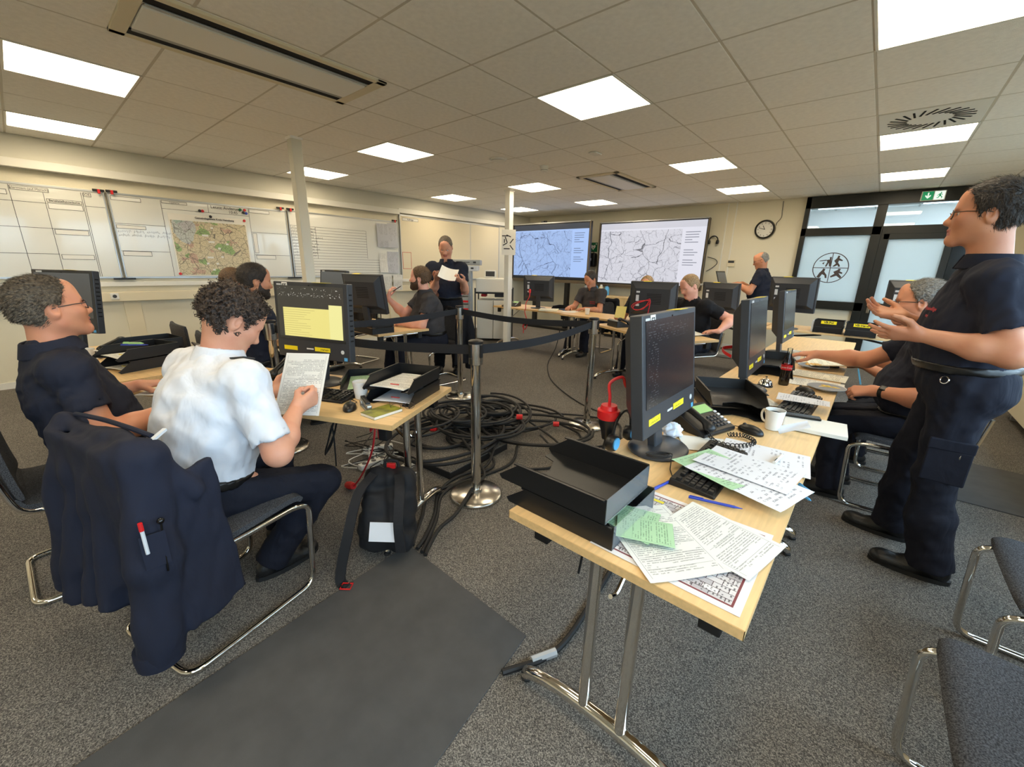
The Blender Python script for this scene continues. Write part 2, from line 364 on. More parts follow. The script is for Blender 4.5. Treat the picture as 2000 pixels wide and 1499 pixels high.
for y in (-1.1, .77, 2.64, 4.5): MB().bx(XL, XL+.025, y, y+.16, .02, .90).o('panel_strip', 'panel_cream', e, bev=.003)
# ceiling: slab, bars and tiles one by one
ce = thing('ceiling', None, None, kind=S)
MB().bx(XL-.15, XR+.15, YB-.15, YF+.15, CEIL+.06, CEIL+.12).o('slab', 'wall_paint', ce)
T_ = .625; GX = -.27-.0; GY = 2.68
xs = [GX+k*T_ for k in range(-11, 4)]; ys = [GY+k*T_ for k in range(-10, 11)]
for x in xs:
    if XL < x < XR: MB().bx(x-.012, x+.012, YB, YF, CEIL+.004, CEIL+.03).o('grid_bar', 'bar_white', ce)
for y in ys:
    if YB < y < YF: MB().bx(XL, XR, y-.012, y+.012, CEIL+.003, CEIL+.03).o('grid_bar', 'bar_white', ce)
LC = {'A': 0, 'B': -3, 'C': -7, 'D': -10}; LR = [-7, -4, 0, 4, 7]
special = {(LC[c], r) for c in LC for r in LR}
ac1 = {(-5, j) for j in (-3, -2)}; ac2 = {(-5, j) for j in (4, 5)}; special |= ac2 | {(0, 3)}
tile = None
for i in range(-11, 3):
    for j in range(-10, 10):
        if (i, j) in special: continue
        x0 = max(GX+i*T_, XL); x1 = min(GX+(i+1)*T_, XR); y0 = max(GY+j*T_, YB); y1 = min(GY+(j+1)*T_, YF)
        if x1-x0 < .05 or y1-y0 < .05: continue
        full = (x1-x0 > .62 and y1-y0 > .62)
        if full and tile is not None: share(tile, 'ceiling_tile', ce, ((x0+x1)/2, (y0+y1)/2, CEIL)); continue
        w, h = x1-x0-.012, y1-y0-.012
        t = MB().box((0, 0, .012), (w, h, .02)).o('ceiling_tile', 'tile_white', ce, bev=.004, loc=((x0+x1)/2, (y0+y1)/2, CEIL))
        if full: tile = t
# ceiling lights
def rowword(r): return {-7: 'behind the viewer', -4: 'nearest row', 0: 'second row', 4: 'third row', 7: 'last row by the far wall'}[r]
LLAB = {('C', -4): 'warm white square ceiling light at the upper left, near side', ('D', -4): 'warm white ceiling light at the far left above the whiteboards',
 ('A', 0): 'large warm white ceiling light at the top right corner', ('B', 0): 'warm white square ceiling light in the middle top of the room', ('C', 0): 'warm white ceiling light right of the front steel column',
 ('D', 0): 'warm white ceiling light half hidden behind the front steel column', ('A', 4): 'warm white ceiling light next to the round swirl air outlet', ('B', 4): 'warm white ceiling light to the right of the rear air conditioner',
 ('C', 4): 'warm white ceiling light at the top of the rear column', ('D', 4): 'warm white ceiling light above the standing person with papers', ('A', 7): 'warm white ceiling light above the exit sign',
 ('B', 7): 'warm white ceiling light above the wall clock', ('C', 7): 'warm white ceiling light in front of the gap between both screens', ('D', 7): 'warm white ceiling light half hidden behind the rear column by the left screen'}
lamp0 = None
for c in 'ABCD':
    for r in LR:
        lab = LLAB.get((c, r), 'warm white square ceiling light out of view behind the photographer'); loc = (GX+(LC[c]+.5)*T_, GY+(r+.5)*T_, CEIL)
        if lamp0 is None:
            lamp0 = thing('ceiling_light', lab, 'ceiling light', loc, group='square ceiling lights')
            f = MB()
            for sx, sy, w, h in ((0, 1, .62, .014), (0, -1, .62, .014), (1, 0, .014, .62), (-1, 0, .014, .62)): f.box((sx*.303, sy*.303, .006), (w, h, .016))
            f.o('light_frame', 'trim_white', lamp0); MB().box((0, 0, .01), (.592, .592, .012)).o('light_panel', 'lamp_panel', lamp0)
        else: dup(lamp0, loc, 0, lab)
# cassette air conditioners
def cassette(cx, cy, L, lab):
    e = thing('air_conditioner', lab, 'air conditioner', (cx, cy, CEIL), group='ceiling cassettes'); w = .60
    f = MB()
    f.bx(-w/2, w/2, -L/2, -L/2+.07, -.012, .02).bx(-w/2, w/2, L/2-.07, L/2, -.012, .02).bx(-w/2, -w/2+.045, -L/2, L/2, -.012, .02).bx(w/2-.045, w/2, -L/2, L/2, -.012, .02)
    f.o('cover_frame', 'panel_cream', e, bev=.004)
    MB().bx(-.15, .15, -L/2+.075, L/2-.075, -.016, .0).o('intake_panel', 'white_plastic', e, bev=.006)
    for s_ in (-1, 1):
        MB().box((s_*.170, 0, -.008), (.03, L-.16, .008), ry=s_*.2).o('air_flap', 'grey_metal', e, bev=.003); MB().box((s_*.222, 0, -.004), (.07, L-.14, .006)).o('air_slot', 'void', e)
    MB().bx(-w/2+.01, w/2-.01, -L/2+.01, L/2-.01, .02, .05).o('housing', 'void', e)
cassette(GX-4.5*T_, GY-2*T_-.21, 1.32, 'long ceiling air conditioner with two black slots near the viewer'); cassette(GX-4.5*T_, GY+5*T_, 1.24, 'smaller looking ceiling air conditioner in front of the wall screens')
# swirl diffuser
e = thing('air_outlet', 'square ceiling air outlet with a ring of black swirl slots', 'air vent', (GX+.5*T_, GY+3.5*T_, CEIL))
MB().box((0, 0, .004), (.605, .605, .012)).o('outlet_plate', 'trim_white', e, bev=.003)
for k in range(24):
    a = k*PI/12; M = Matrix.Rotation(a, 4, 'Z') @ Matrix.Translation((.19, .0, -.003)) @ Matrix.Rotation(.45, 4, 'Z'); MB().box((0, 0, 0), (.13, .013, .004), 0, M).o('swirl_slot', 'void', e)
# detectors
def det(x, y, r, lab, h=.035):
    e = thing('smoke_detector', lab, 'smoke detector', (x, y, CEIL)); MB().lathe([(r, 0), (r, -.012), (r*.8, -h*.6), (r*.75, -h), (r*.3, -h-.004)], 20).o('detector_base', 'trim_white', e, smooth=True)
    MB().lathe([(r*.78, -h*.72), (r*.79, -h*.8)], 20).o('detector_slot', 'dark_grey', e)
det(-3.58, 3.85, .1, 'flat round white detector on the ceiling over the belt posts', .02); det(-3.35, 4.42, .055, 'small white smoke detector left of the rear air conditioner', .06)
MB().box((0, 0, -.004), (.09, .13, .012)).o('sensor_plate', 'trim_white', tag=('small flat white plate on the ceiling beside the smoke detector', 'sensor'), bev=.003, loc=(-2.55, 4.25, CEIL-.006))
# steel columns
for (x, y, lab) in ((-4.66, 2.04, 'slim grey steel column in front of the whiteboards'), (-4.82, 5.46, 'slim white steel column carrying the laminated seating plan')):
    e = thing('steel_column', lab, 'column', (x, y, 0)); MB().bx(-.05, .05, -.05, .05, .01, CEIL+.004).o('shaft', 'wall_grey' if y < 3 else 'trim_white', e, bev=.006); MB().bx(-.075, .075, -.075, .075, 0, .012).o('foot_plate', 'grey_metal', e); MB().bx(-.06, .06, -.06, .06, CEIL-.02, CEIL+.004).o('head_collar', 'tile_white', e)
# ------------------------------------------------------------------ glazed door element
Yg = YF-.03
e = thing('window_1', None, None, (0, Yg, 0), kind=S)
def bar(x0, x1, z0, z1, par, n='window_frame', d=.07): return MB().bx(x0, x1, -d/2, d/2+.03, z0, z1).o(n, 'black_frame', par, bev=.004)
bar(FRX0, FRX0+.07, .85, 2.585, e); bar(FRX0, FRX1, 2.41, 2.585, e); bar(FRX0, -.14, 1.99, 2.11, e); bar(FRX0, -.14, .85, .98, e); bar(-.25, -.13, 0, 2.41, e); bar(-.13, FRX1, 1.99, 2.11, e); bar(.60, FRX1, 0, 2.41, e)
MB().bx(FRX0+.06, -.24, .0, .012, .97, 2.0).o('pane', 'frosted_glass', e); MB().bx(FRX0+.06, -.24, .0, .012, 2.1, 2.42).o('pane', 'clear_glass', e); MB().bx(-.14, .62, .0, .012, 2.1, 2.42).o('pane', 'clear_glass', e); MB().bx(.66, .96, -.045, -.036, .1, 2.38).o('pane', 'black_gloss', e)
d = thing('door_1', None, None, (0, Yg-.01, 0), kind=S)
bar(-.13, -.03, .02, 2.0, d, 'door_frame', .06); bar(.58, .66, .02, 2.0, d, 'door_frame', .06); bar(-.1, .6, 1.92, 2.0, d, 'door_frame', .06); bar(-.1, .6, .91, .985, d, 'door_frame', .055); bar(-.1, .6, .02, .2, d, 'door_frame', .055)
MB().bx(-.04, .6, 0, .012, .98, 1.93).o('pane', 'frosted_glass', d); MB().bx(-.04, .6, 0, .012, .19, .92).o('pane', 'frosted_glass', d)
h = MB().box((-.065, -.045, .95), (.035, .012, .24)).o('handle_plate', 'steel', d, bev=.004); MB().tube(fillet([(-.065, -.045, 1.0), (-.065, -.095, 1.0), (.06, -.095, 1.0)], .02), .009, 8).o('door_handle', 'steel', h, smooth=True)
# corridor behind the glass
m = MB().bx(-2.2, 2.2, YF+.16, 11.2, -.1, 0).bx(-2.2, 2.2, 11.2, 11.3, 0, 2.7).bx(-2.3, -2.2, YF+.16, 11.2, 0, 2.7).bx(2.2, 2.3, YF+.16, 11.2, 0, 2.7)
m.o('wall_corridor', 'corridor_white', kind=S)
cc = thing('ceiling_corridor', None, None, kind=S)
MB().bx(-2.2, 2.2, YF+.16, 11.2, 2.66, 2.7).o('slab', 'corridor_white', cc)
for k in range(4): MB().bx(-2.2, 2.2, 8.95+.62*k, 8.97+.62*k, 2.645, 2.66).o('grid_bar', 'grey_metal', cc)
for k in range(6): MB().bx(-1.6+.62*k, -1.58+.62*k, YF+.16, 11.2, 2.646, 2.66).o('grid_bar', 'grey_metal', cc)
for x in (-1.2, .3, 1.5): MB().bx(x, x+.9, 9.2, 9.55, 2.62, 2.64).o('corridor_light', 'corridor_lamp', tag=('bright corridor ceiling light seen through the transom glass', 'ceiling light', 'corridor lights'))
for x in (-1.2, .3, 1.5): MB().bx(x, x+.9, 10.3, 10.6, 2.62, 2.64).o('corridor_light', 'corridor_lamp', tag=('bright corridor ceiling light seen through the transom glass', 'ceiling light', 'corridor lights'))
# emblem on the frosted pane: ring, cross and four crouched and standing figures
e = thing('emblem', 'round brown emblem with four figures stuck on the frosted pane', 'emblem', (-.655, Yg-.004, 1.50)); R = .235
def ringpts(r0, r1, n=48):
    return [(r1*math.cos(2*PI*k/n), r1*math.sin(2*PI*k/n)) for k in range(n)], [(r0*math.cos(2*PI*k/n), r0*math.sin(2*PI*k/n)) for k in range(n)]
def flatring(mb, r0, r1, t, n=48, M=None):
    o_, i_ = ringpts(r0, r1, n); vs = [(p[0], -t, p[1]) for p in o_]+[(p[0], -t, p[1]) for p in i_]; fs = [(k, (k+1) % n, n+(k+1) % n, n+k) for k in range(n)]
    return mb.add(vs, fs, 0, M)
flatring(MB(), R-.012, R, .002).o('ring', 'logo_brown', e); MB().bx(-R, R, -.003, -.001, -.005, .005).bx(-.005, .005, -.003, -.001, -R, R).o('cross', 'logo_brown', e)
FIG = [[(-.075, .02), (-.055, .09), (-.07, .12), (-.03, .13), (-.035, .165), (-.01, .17), (-.008, .13), (.0, .02), (-.02, .02), (-.035, .08), (-.055, .02)],
       [(.02, .02), (.06, .07), (.03, .11), (.06, .15), (.07, .19), (.095, .185), (.09, .15), (.14, .12), (.135, .105), (.09, .115), (.085, .08), (.11, .05), (.12, .02), (.095, .02), (.085, .045), (.045, .02)],
       [(-.16, -.15), (-.13, -.08), (-.1, -.04), (-.09, -.01), (-.06, -.02), (-.07, -.06), (-.03, -.11), (-.02, -.16), (-.045, -.16), (-.055, -.12), (-.09, -.1), (-.12, -.16)],
       [(.02, -.13), (.07, -.09), (.05, -.06), (.1, -.03), (.11, -.01), (.14, -.015), (.13, -.05), (.17, -.07), (.165, -.09), (.12, -.08), (.17, -.14), (.15, -.16), (.1, -.12), (.03, -.15)]]
for pts in FIG: MB().prism([(a, b) for a, b in pts], 0, .002, 0, Matrix.Rotation(PI/2, 4, 'X')).o('figure', 'logo_brown', e)
for pts in ([(-.16, .11), (-.07, .125), (-.07, .11), (-.16, .1)], [(-.12, .07), (-.09, .09), (-.1, .05)]): MB().prism(pts, 0, .002, 0, Matrix.Rotation(PI/2, 4, 'X')).o('tool', 'logo_brown', e)
# exit sign on the frame
e = thing('exit_sign', 'green emergency exit sign with down arrow and running figure', 'exit sign', (.32, Yg-.05, 2.487))
MB().box((0, 0, 0), (.25, .02, .125)).o('sign_body', 'white_plastic', e, bev=.003); MB().box((-.055, -.0105, 0), (.115, .002, .11)).o('green_field', 'green_sign', e); MB().box((.062, -.0105, 0), (.105, .002, .11)).o('pale_field', 'sign_white', e)
RX = Matrix.Rotation(PI/2, 4, 'X')
MB().prism([(-.06, .04), (-.046, .04), (-.046, -.005), (-.025, .012), (-.025, -.006), (-.053, -.036), (-.081, -.006), (-.081, .012), (-.06, -.005)], .0118, .0125, 0, RX).o('arrow', 'sign_white', e)
MB().prism([(.05, .015), (.065, .025), (.08, .02), (.092, .004), (.086, .0), (.077, .012), (.072, .012), (.078, -.008), (.095, -.02), (.088, -.042), (.08, -.04), (.084, -.022), (.066, -.012), (.055, -.035), (.035, -.036), (.036, -.028), (.05, -.026), (.06, .008), (.052, .006), (.042, -.008), (.036, -.003)], .0118, .0125, 0, RX).o('running_man', 'green_sign', e)
MB().cyl((.073, -.0118, .034), (.073, -.0125, .034), .0075, 12).o('head', 'green_sign', e)
# wall clock
e = thing('wall_clock', 'round black rimmed wall clock left of the glazed door', 'clock', (-1.69, YF, 2.12))
MB().lathe([(.155, 0), (.16, .02), (.15, .045), (.128, .045), (.126, .02)], 40, 0, RX, False).o('rim', 'black_gloss', e, smooth=True); MB().lathe([(.128, 0), (.128, .02)], 40, 0, RX).o('dial', 'paper', e)
for k in range(12): MB().box((0, -.022, .105), (.007, .002, .022), 0, Matrix.Rotation(-k*PI/6, 4, 'Y')).o('hour_mark', 'ink', e)
MB().box((0, -.024, .035), (.009, .002, .075), 0, Matrix.Rotation(RAD(-28), 4, 'Y')).o('hour_hand', 'ink', e); MB().box((0, -.026, .05), (.007, .002, .105), 0, Matrix.Rotation(RAD(-72), 4, 'Y')).o('minute_hand', 'ink', e)
MB().tube(smooth_path([(-1.487, YF-.008, 2.56), (-1.48, YF-.012, 2.42), (-1.475, YF-.02, 2.3), (-1.53, YF-.012, 2.22), (-1.53, YF-.02, 2.18)]), .004, 6).o('wall_cable', 'dark_grey', tag=('thin grey cable hanging down the wall right of the clock', 'cable'), smooth=True)
e = thing('thermostat', 'small beige room controller on the far wall under the clock', 'thermostat', (-2.14, YF-.012, 1.55)); MB().box((0, 0, 0), (.13, .024, .12)).o('case', 'panel_cream', e, bev=.004); MB().box((0, -.013, .028), (.1, .004, .04)).o('display', 'dark_grey', e)
# heater cover under the right windows
e = thing('radiator', 'cream radiator cover along the window wall behind the gesturing person', 'radiator', (XR-.09, 5.0, 0))
MB().bx(-.09, .06, -1.7, 1.6, .12, .78).o('cover', 'panel_cream', e, bev=.008); MB().bx(-.1, .085, -1.75, 1.65, .86, .9).o('sill', 'trim_white', e, bev=.004); MB().bx(-.02, .03, -1.6, -1.55, 0, .12).bx(-.02, .03, 1.4, 1.45, 0, .12).o('foot', 'grey_metal', e)
# ------------------------------------------------------------------ whiteboards on the left wall
RW = (PI/2, 0, PI/2)      # lettering on the left wall
RF = (PI/2, 0, 0)         # lettering on the far wall
def wboard(y0, y1, z0, z1, lab, m='whiteboard'):
    e = thing('whiteboard', lab, 'whiteboard', (XL, y0, z0)); w, h = y1-y0, z1-z0
    MB().bx(.004, .03, 0, w, 0, h).o('board_face', m, e)
    MB().bx(.0, .036, -.002, .012, -.01, h+.01).bx(0, .036, w-.012, w+.002, -.01, h+.01).bx(0, .036, 0, w, -.012, .01).bx(0, .036, 0, w, h-.01, h+.012).o('board_frame', 'alu', e, bev=.002)
    return e, y0, z0
def lines(B, segs, m='ink', t=.004, name='ruled_lines'):
    e, y0, z0 = B; mb = MB()
    for (ya, za, yb, zb) in segs:
        if abs(ya-yb) > abs(za-zb): mb.bx(.0302, .0312, min(ya, yb)-y0, max(ya, yb)-y0, za-z0-t/2, za-z0+t/2)
        else: mb.bx(.0302, .0312, ya-y0-t/2, ya-y0+t/2, min(za, zb)-z0, max(za, zb)-z0)
    return mb.o(name, m, e)
page_mat('label_print', (236, 236, 232), (50, 50, 54), rows=3, fill=0.62, axis=0, size=0.35)
def wlabel(B, y, z, w, h, s=None, size=None, m='paper', bold=.0):
    e, y0, z0 = B; p = MB().bx(.0302, .0316, y-y0, y+w-y0, z-z0-h, z-z0).o('label_strip', m, e)
    MB().bx(.0313, .0318, y-y0, y+w-y0, z-z0-h, z-z0-h+.004).bx(.0313, .0318, y-y0, y+w-y0, z-z0-.004, z-z0).bx(.0313, .0318, y-y0, y-y0+.004, z-z0-h, z-z0).bx(.0313, .0318, y+w-y0-.004, y+w-y0, z-z0-h, z-z0).o('border', 'ink', p)
    if s: text(s, size or h*.62, 'lettering', 'ink', p, (.0325, y+w/2-y0, z-h/2-z0), RW, bold=bold)
    return p
def scrawl(B, y, z, w, h, rows, m='ink', name='handwriting', x=.0305, r=.0016):
    e, y0, z0 = B; mb = MB(); rr = random.Random(int(y*1000)+rows)
    for k in range(rows):
        zz = z-(k+.5)*h/rows; cur = y
        while cur < y+w:
            n = rr.randint(3, 8); pts = []
            for i in range(n*2+1): pts.append((x, cur-y0, zz-z0+(rr.uniform(.1, .5) if i % 2 else -rr.uniform(.0, .35))*h/rows)); cur += rr.uniform(.004, .009)*max(1, h/rows/.04)
            mb.tube(pts, r, 4); cur += h/rows*.45
    return mb.o(name, m, e)
B1 = wboard(-1.2, .815, 1.18, 2.125, 'whiteboard at the left end with ruled columns and the label OE')
lines(B1, [(.10, 2.11, .10, 1.19), (.335, 2.06, .335, 1.19), (.625, 2.1, .625, 1.19), (.64, 2.1, .64, 1.19), (-.3, 2.11, -.3, 1.19), (-.7, 2.11, -.7, 1.19), (-1.18, 1.955, .34, 1.955), (.64, 1.96, .81, 1.96), (-1.18, 1.70, .625, 1.70), (-1.18, 1.433, .34, 1.433)])
wlabel(B1, .106, 2.105, .275, .042, 'alarmiert (auf Marsch)', .03); wlabel(B1, .348, 2.005, .268, .036, 'Bereitstellungsräume', .028, bold=.0006); wlabel(B1, .348, 1.962, .268, .06, None, m='label_print'); wlabel(B1, .349, 1.695, .265, .055, None, m='label_print'); wlabel(B1, .351, 1.43, .262, .052, None, m='label_print'); wlabel(B1, .645, 2.102, .06, .042, 'ÖE', .034); wlabel(B1, -.02, 2.06, .1, .05, None, m='label_print')
B2 = wboard(.845, 2.795, 1.18, 2.125, 'whiteboard carrying the large district map and hand written notes')
lines(B2, [(1.322, 2.105, 1.322, 1.19), (.85, 1.80, 1.322, 1.80), (.85, 1.49, 1.318, 1.49), (1.325, 2.01, 2.29, 2.01), (1.815, 2.11, 1.815, 2.01), (2.295, 2.11, 2.295, 1.19), (2.3, 1.80, 2.79, 1.80), (2.3, 1.49, 2.79, 1.49)])
for a in ((.865, 2.10, .27, .045), (.861, 1.785, .27, .042), (.87, 1.488, .268, .056), (2.301, 2.105, .264, .045), (2.317, 1.487, .262, .056)): wlabel(B2, *a, None, m='label_print')
wlabel(B2, 1.33, 2.105, .26, .032, 'Lagekarte', .026); wlabel(B2, 2.307, 1.787, .054, .27, None, m='label_print')
scrawl(B2, .87, 1.735, .46, .09, 2); text('Letzte Änderung', .052, 'handwriting', 'ink', B2[0], (.033, 2.02-.845, 2.085-1.18), RW); text('10:45', .05, 'handwriting', 'ink', B2[0], (.033, 2.1-.845, 2.038-1.18), RW)
B3 = wboard(2.825, 4.76, 1.18, 2.14, 'whiteboard with the ruled table behind the front steel column')
lines(B3, [(2.84, 1.94-.0435*k, 4.1 if k < 11 else 4.33, 1.94-.0435*k) for k in range(18)]+[(4.1, 1.94, 4.1, 1.48), (3.1, 1.94, 3.1, 1.46), (3.22, 1.94, 3.22, 1.46), (2.845, 1.94, 2.845, 1.2)], t=.0035)
scrawl(B3, 2.86, 1.93, .22, .45, 10); scrawl(B3, 3.11, 1.93, .1, .45, 10)
B4 = wboard(4.80, 7.52, 1.11, 2.275, 'cream pin board with the label Aufträge behind the standing person with papers', 'panel_cream')
wlabel(B4, 4.86, 2.235, .36, .05, 'Aufträge', .04, bold=.0005); lines(B4, [(4.83, 1.62, 5.03, 1.62), (4.83, 1.32, 5.03, 1.32), (4.835, 1.32, 4.835, 1.62), (5.025, 1.32, 5.025, 1.62)], 'ink_red', .008, 'red_frame')
lines(B4, [(6.6, 1.12, 6.6, 2.26)], 'alu', .012, 'joint_strip')
# map poster
def mapmat():
    m = bpy.data.materials.new('map_print'); m.use_nodes = True; n = NT(m); x, y, z = n.gen()
    v = n.comb(y, z); a = n.noise(v, 3.2, 5); b = n.noise(n.comb(n.math('ADD', y, 3.7), z), 5.5, 6); c = n.noise(n.comb(n.math('ADD', y, 9.1), z), 60, 2)
    col = n.mix(n.math('GREATER_THAN', a, 0.56), lin((214, 200, 162)), lin((150, 178, 110))); col = n.mix(n.math('MULTIPLY', n.math('LESS_THAN', b, 0.40), .7), col, lin((196, 150, 132)))
    d = n.math('ADD', n.math('POWER', n.math('SUBTRACT', y, 0.16), 2.0), n.math('POWER', n.math('MULTIPLY', n.math('SUBTRACT', z, 0.78), .6), 2.0)); col = n.mix(n.math('MULTIPLY', n.math('LESS_THAN', n.math('ADD', d, n.math('MULTIPLY', b, .03)), 0.035), .6), col, lin((186, 204, 214)))
    wv = n.comb(n.math('ADD', y, n.math('MULTIPLY', a, .12)), n.math('ADD', z, n.math('MULTIPLY', b, .12)))
    for sc, w, k in ((9, .018, .8), (26, .03, .55)):
        vo = n.new('ShaderNodeTexVoronoi'); vo.feature = 'DISTANCE_TO_EDGE'; vo.inputs['Scale'].default_value = sc; n.L.new(wv, vo.inputs[0]); col = n.mix(n.math('MULTIPLY', n.math('LESS_THAN', vo.outputs[0], w), k), col, lin((92, 84, 72)))
    col = n.mix(n.math('MULTIPLY', n.math('GREATER_THAN', c, 0.66), .7), col, lin((80, 72, 66)))
    edge = n.math('MULTIPLY', n.inside(y, .015, .985), n.inside(z, .015, .9)); tri = n.math('GREATER_THAN', n.math('ADD', z, n.math('MULTIPLY', n.math('SUBTRACT', .35, y), .8)), .9)
    col = n.mix(edge, lin((236, 232, 220)), col)
    emis_or_base(n, col, 0.35); MATS['map_print'] = m
mapmat()
e = thing('district_map', 'large printed district map pinned on the whiteboard', 'map', (XL+.031, 1.368, 1.197))
MB().sheet(.87, .765, lambda u, v: .003*math.sin(u*7)+.002*math.sin(v*5), 8, 8, .001, 0, Matrix.Translation((.004, .435, .383)) @ Euler(RW).to_matrix().to_4x4()).o('map_sheet', 'map_print', e)
text('Gemeindegebiete Kreis Heinsberg', .032, 'lettering', 'ink', e, (.012, .5, .733), RW, bold=.0008)
for k, (a, b) in enumerate(((.45, .62), (.36, .52), (.42, .44), (.5, .36), (.6, .42), (.38, .24), (.52, .25), (.45, .16), (.34, .16), (.4, .08))): MB().box((.0085, a, b), (.001, .07 if k in (1, 2, 5) else .03, .024)).o('place_label', 'paper', e)
for k, (y, z, m, lab) in enumerate(((1.714, 2.022, 'ink', 'black magnet left of the note with the time'), (1.745, 2.022, 'red', 'red magnet beside the black one above the map'), (1.824, 1.961, 'ink', 'black magnet at the upper edge of the map'), (2.221, 1.944, 'red', 'red magnet at the upper right map corner'), (1.384, 1.223, 'red', 'red magnet at the lower left map corner'), (2.19, 2.085, 'green_aed', 'green magnet right of the note with the time'), (2.245, 2.085, 'red', 'red magnet right of the green one'), (2.225, 2.05, 'ink', 'black magnet below the green one'), (2.26, 2.045, 'blue', 'blue magnet below the red one'))):
    MB().lathe([(.017, 0), (.018, .006), (.014, .012)], 14, 0, Matrix.Rotation(PI/2, 4, 'Y')).o('magnet', m, tag=(lab, 'magnet', 'round board magnets'), smooth=True, loc=(XL+.037, y, z))
def eraser(y, z, lab, s=.1):
    e = thing('map_clamp', lab, 'clamp', (XL+.03, y, z), group='black clamps with red levers'); MB().bx(.0, .03, -s/2, s/2, -.012, .012).o('clamp_bar', 'black_plastic', e, bev=.003); MB().bx(.03, .045, -.012, .012, -.035, .01).o('lever', 'red', e, bev=.003)
eraser(.775, 2.14, 'black clamp with red lever left of the first board gap'); eraser(.885, 2.145, 'black clamp with red lever right of the first board gap'); eraser(2.72, 2.165, 'black clamp with red lever left of the second board gap'); eraser(2.86, 2.165, 'black clamp with red lever right of the second board gap'); eraser(4.68, 2.165, 'black clamp with red lever above the hanging sheets')
for (y, lab) in ((.83, 'black T shaped pole between the first two whiteboards'), (2.81, 'black T shaped pole between the second and third whiteboard')):
    e = thing('board_pole', lab, 'pole', (XL+.04, y, 0)); MB().bx(0, .01, -.003, .003, 1.17, 2.13).o('rod', 'dark_grey', e); MB().bx(-.0, .03, -.1, .1, 1.155, 1.175).o('foot_bar', 'black_plastic', e, bev=.003)
page_mat('sheet_grey', (188, 190, 196), (90, 90, 100), rows=14, fill=.5); page_mat('sheet_print', (226, 225, 218), (60, 60, 66), rows=40, fill=.6, box=True); page_mat('sheet_hand', (222, 222, 226), (70, 72, 90), rows=20, fill=.5, size=.4); page_mat('sheet_green', (172, 208, 166), (60, 90, 70), rows=22, fill=.55, box=True, size=.6)
def planmat():
    m = bpy.data.materials.new('sheet_plan'); m.use_nodes = True; n = NT(m); x, y, z = n.gen(); col = lin((226, 222, 220))
    dx = n.math('ABSOLUTE', n.math('SUBTRACT', x, .5)); dy = n.math('ABSOLUTE', n.math('SUBTRACT', y, .5)); d = n.math('MAXIMUM', dx, dy)
    cell = n.new('ShaderNodeTexBrick'); cell.inputs['Scale'].default_value = 5; cell.inputs['Mortar Size'].default_value = .012; cell.inputs['Color1'].default_value = lin((226, 222, 220)); cell.inputs['Color2'].default_value = lin((176, 172, 176)); cell.inputs['Mortar'].default_value = lin((70, 50, 54)); n.L.new(n.comb(x, y), cell.inputs[0]); col = n.mix(n.math('LESS_THAN', d, .435), col, cell.outputs[0])
    row = n.math('MULTIPLY', x, 44); k = n.math('MULTIPLY', n.inside(n.math('FRACT', row), .25, .7), n.math('GREATER_THAN', n.noise(n.comb(n.math('FLOOR', row), n.math('MULTIPLY', y, 40)), 1, 2), .52)); k = n.math('MULTIPLY', k, n.math('MULTIPLY', n.math('GREATER_THAN', n.noise(n.comb(x, y), 6, 1), .47), n.math('LESS_THAN', d, .425))); col = n.mix(n.math('MULTIPLY', k, .8), col, lin((50, 46, 50)))
    col = n.mix(n.inside(d, .437, .452), col, lin((120, 54, 60))); col = n.mix(n.math('MULTIPLY', n.math('MULTIPLY', n.inside(y, .44, .9), n.inside(x, .06, .2)), n.math('GREATER_THAN', n.math('FRACT', n.math('MULTIPLY', y, 9)), .7)), col, lin((230, 214, 60)))
    emis_or_base(n, col, .5); MATS['sheet_plan'] = m
planmat()
page_mat('sheet_cream', (238, 232, 208), (110, 104, 90), rows=36, fill=.6)
for k, (y, z, w, h, m, lab) in enumerate(((4.42, 1.89, .24, .40, 'sheet_grey', 'grey sheet pinned at the upper right end of the ruled whiteboard'), (4.62, 1.90, .2, .42, 'sheet_grey', 'second grey sheet at the right edge of the ruled whiteboard'), (4.40, 1.42, .16, .34, 'sheet_print', 'printed list below the grey sheets, left one'), (4.60, 1.43, .24, .38, 'sheet_grey', 'printed grey list below the grey sheets, right one'), (4.43, 1.08, .2, .28, 'sheet_print', 'white sheet hanging below the board edge, left one'), (4.66, 1.07, .2, .28, 'sheet_print', 'white sheet hanging below the board edge, right one'))):
    MB().sheet(w, h, lambda u, v: .008*math.sin(v*4+k), 4, 6, .001, 0, Euler(RW).to_matrix().to_4x4()).o('pinned_sheet', m, tag=(lab, 'paper'), loc=(XL+.055+(.03 if z < 1.3 else 0), y, z))
# laminated plan on the rear column
e = thing('seating_plan', 'laminated sheet with a seating plan on the rear column', 'sign', (-4.82, 5.46, 1.79))
pl = Matrix.Rotation(RAD(-45+86), 4, 'Z')
MB().bx(-.115, .115, -.074, -.07, -.2, .2).o('sheet', 'paper', e, rz=RAD(41))
mb = MB()
for x, z, w, a in ((-.06, .1, .1, 0), (0, .1, .08, .4), (-.04, .04, .1, 1.2), (.05, .02, .09, -.9), (-.06, -.03, .08, -.5), (-.03, -.1, .1, 0), (.05, -.08, .09, .9), (-.07, .02, .06, 1.57)): mb.box((x, -.075, z), (w, .001, .016), 0, None, ry=a)
mb.o('table_symbols', 'ink', e, rz=RAD(41))
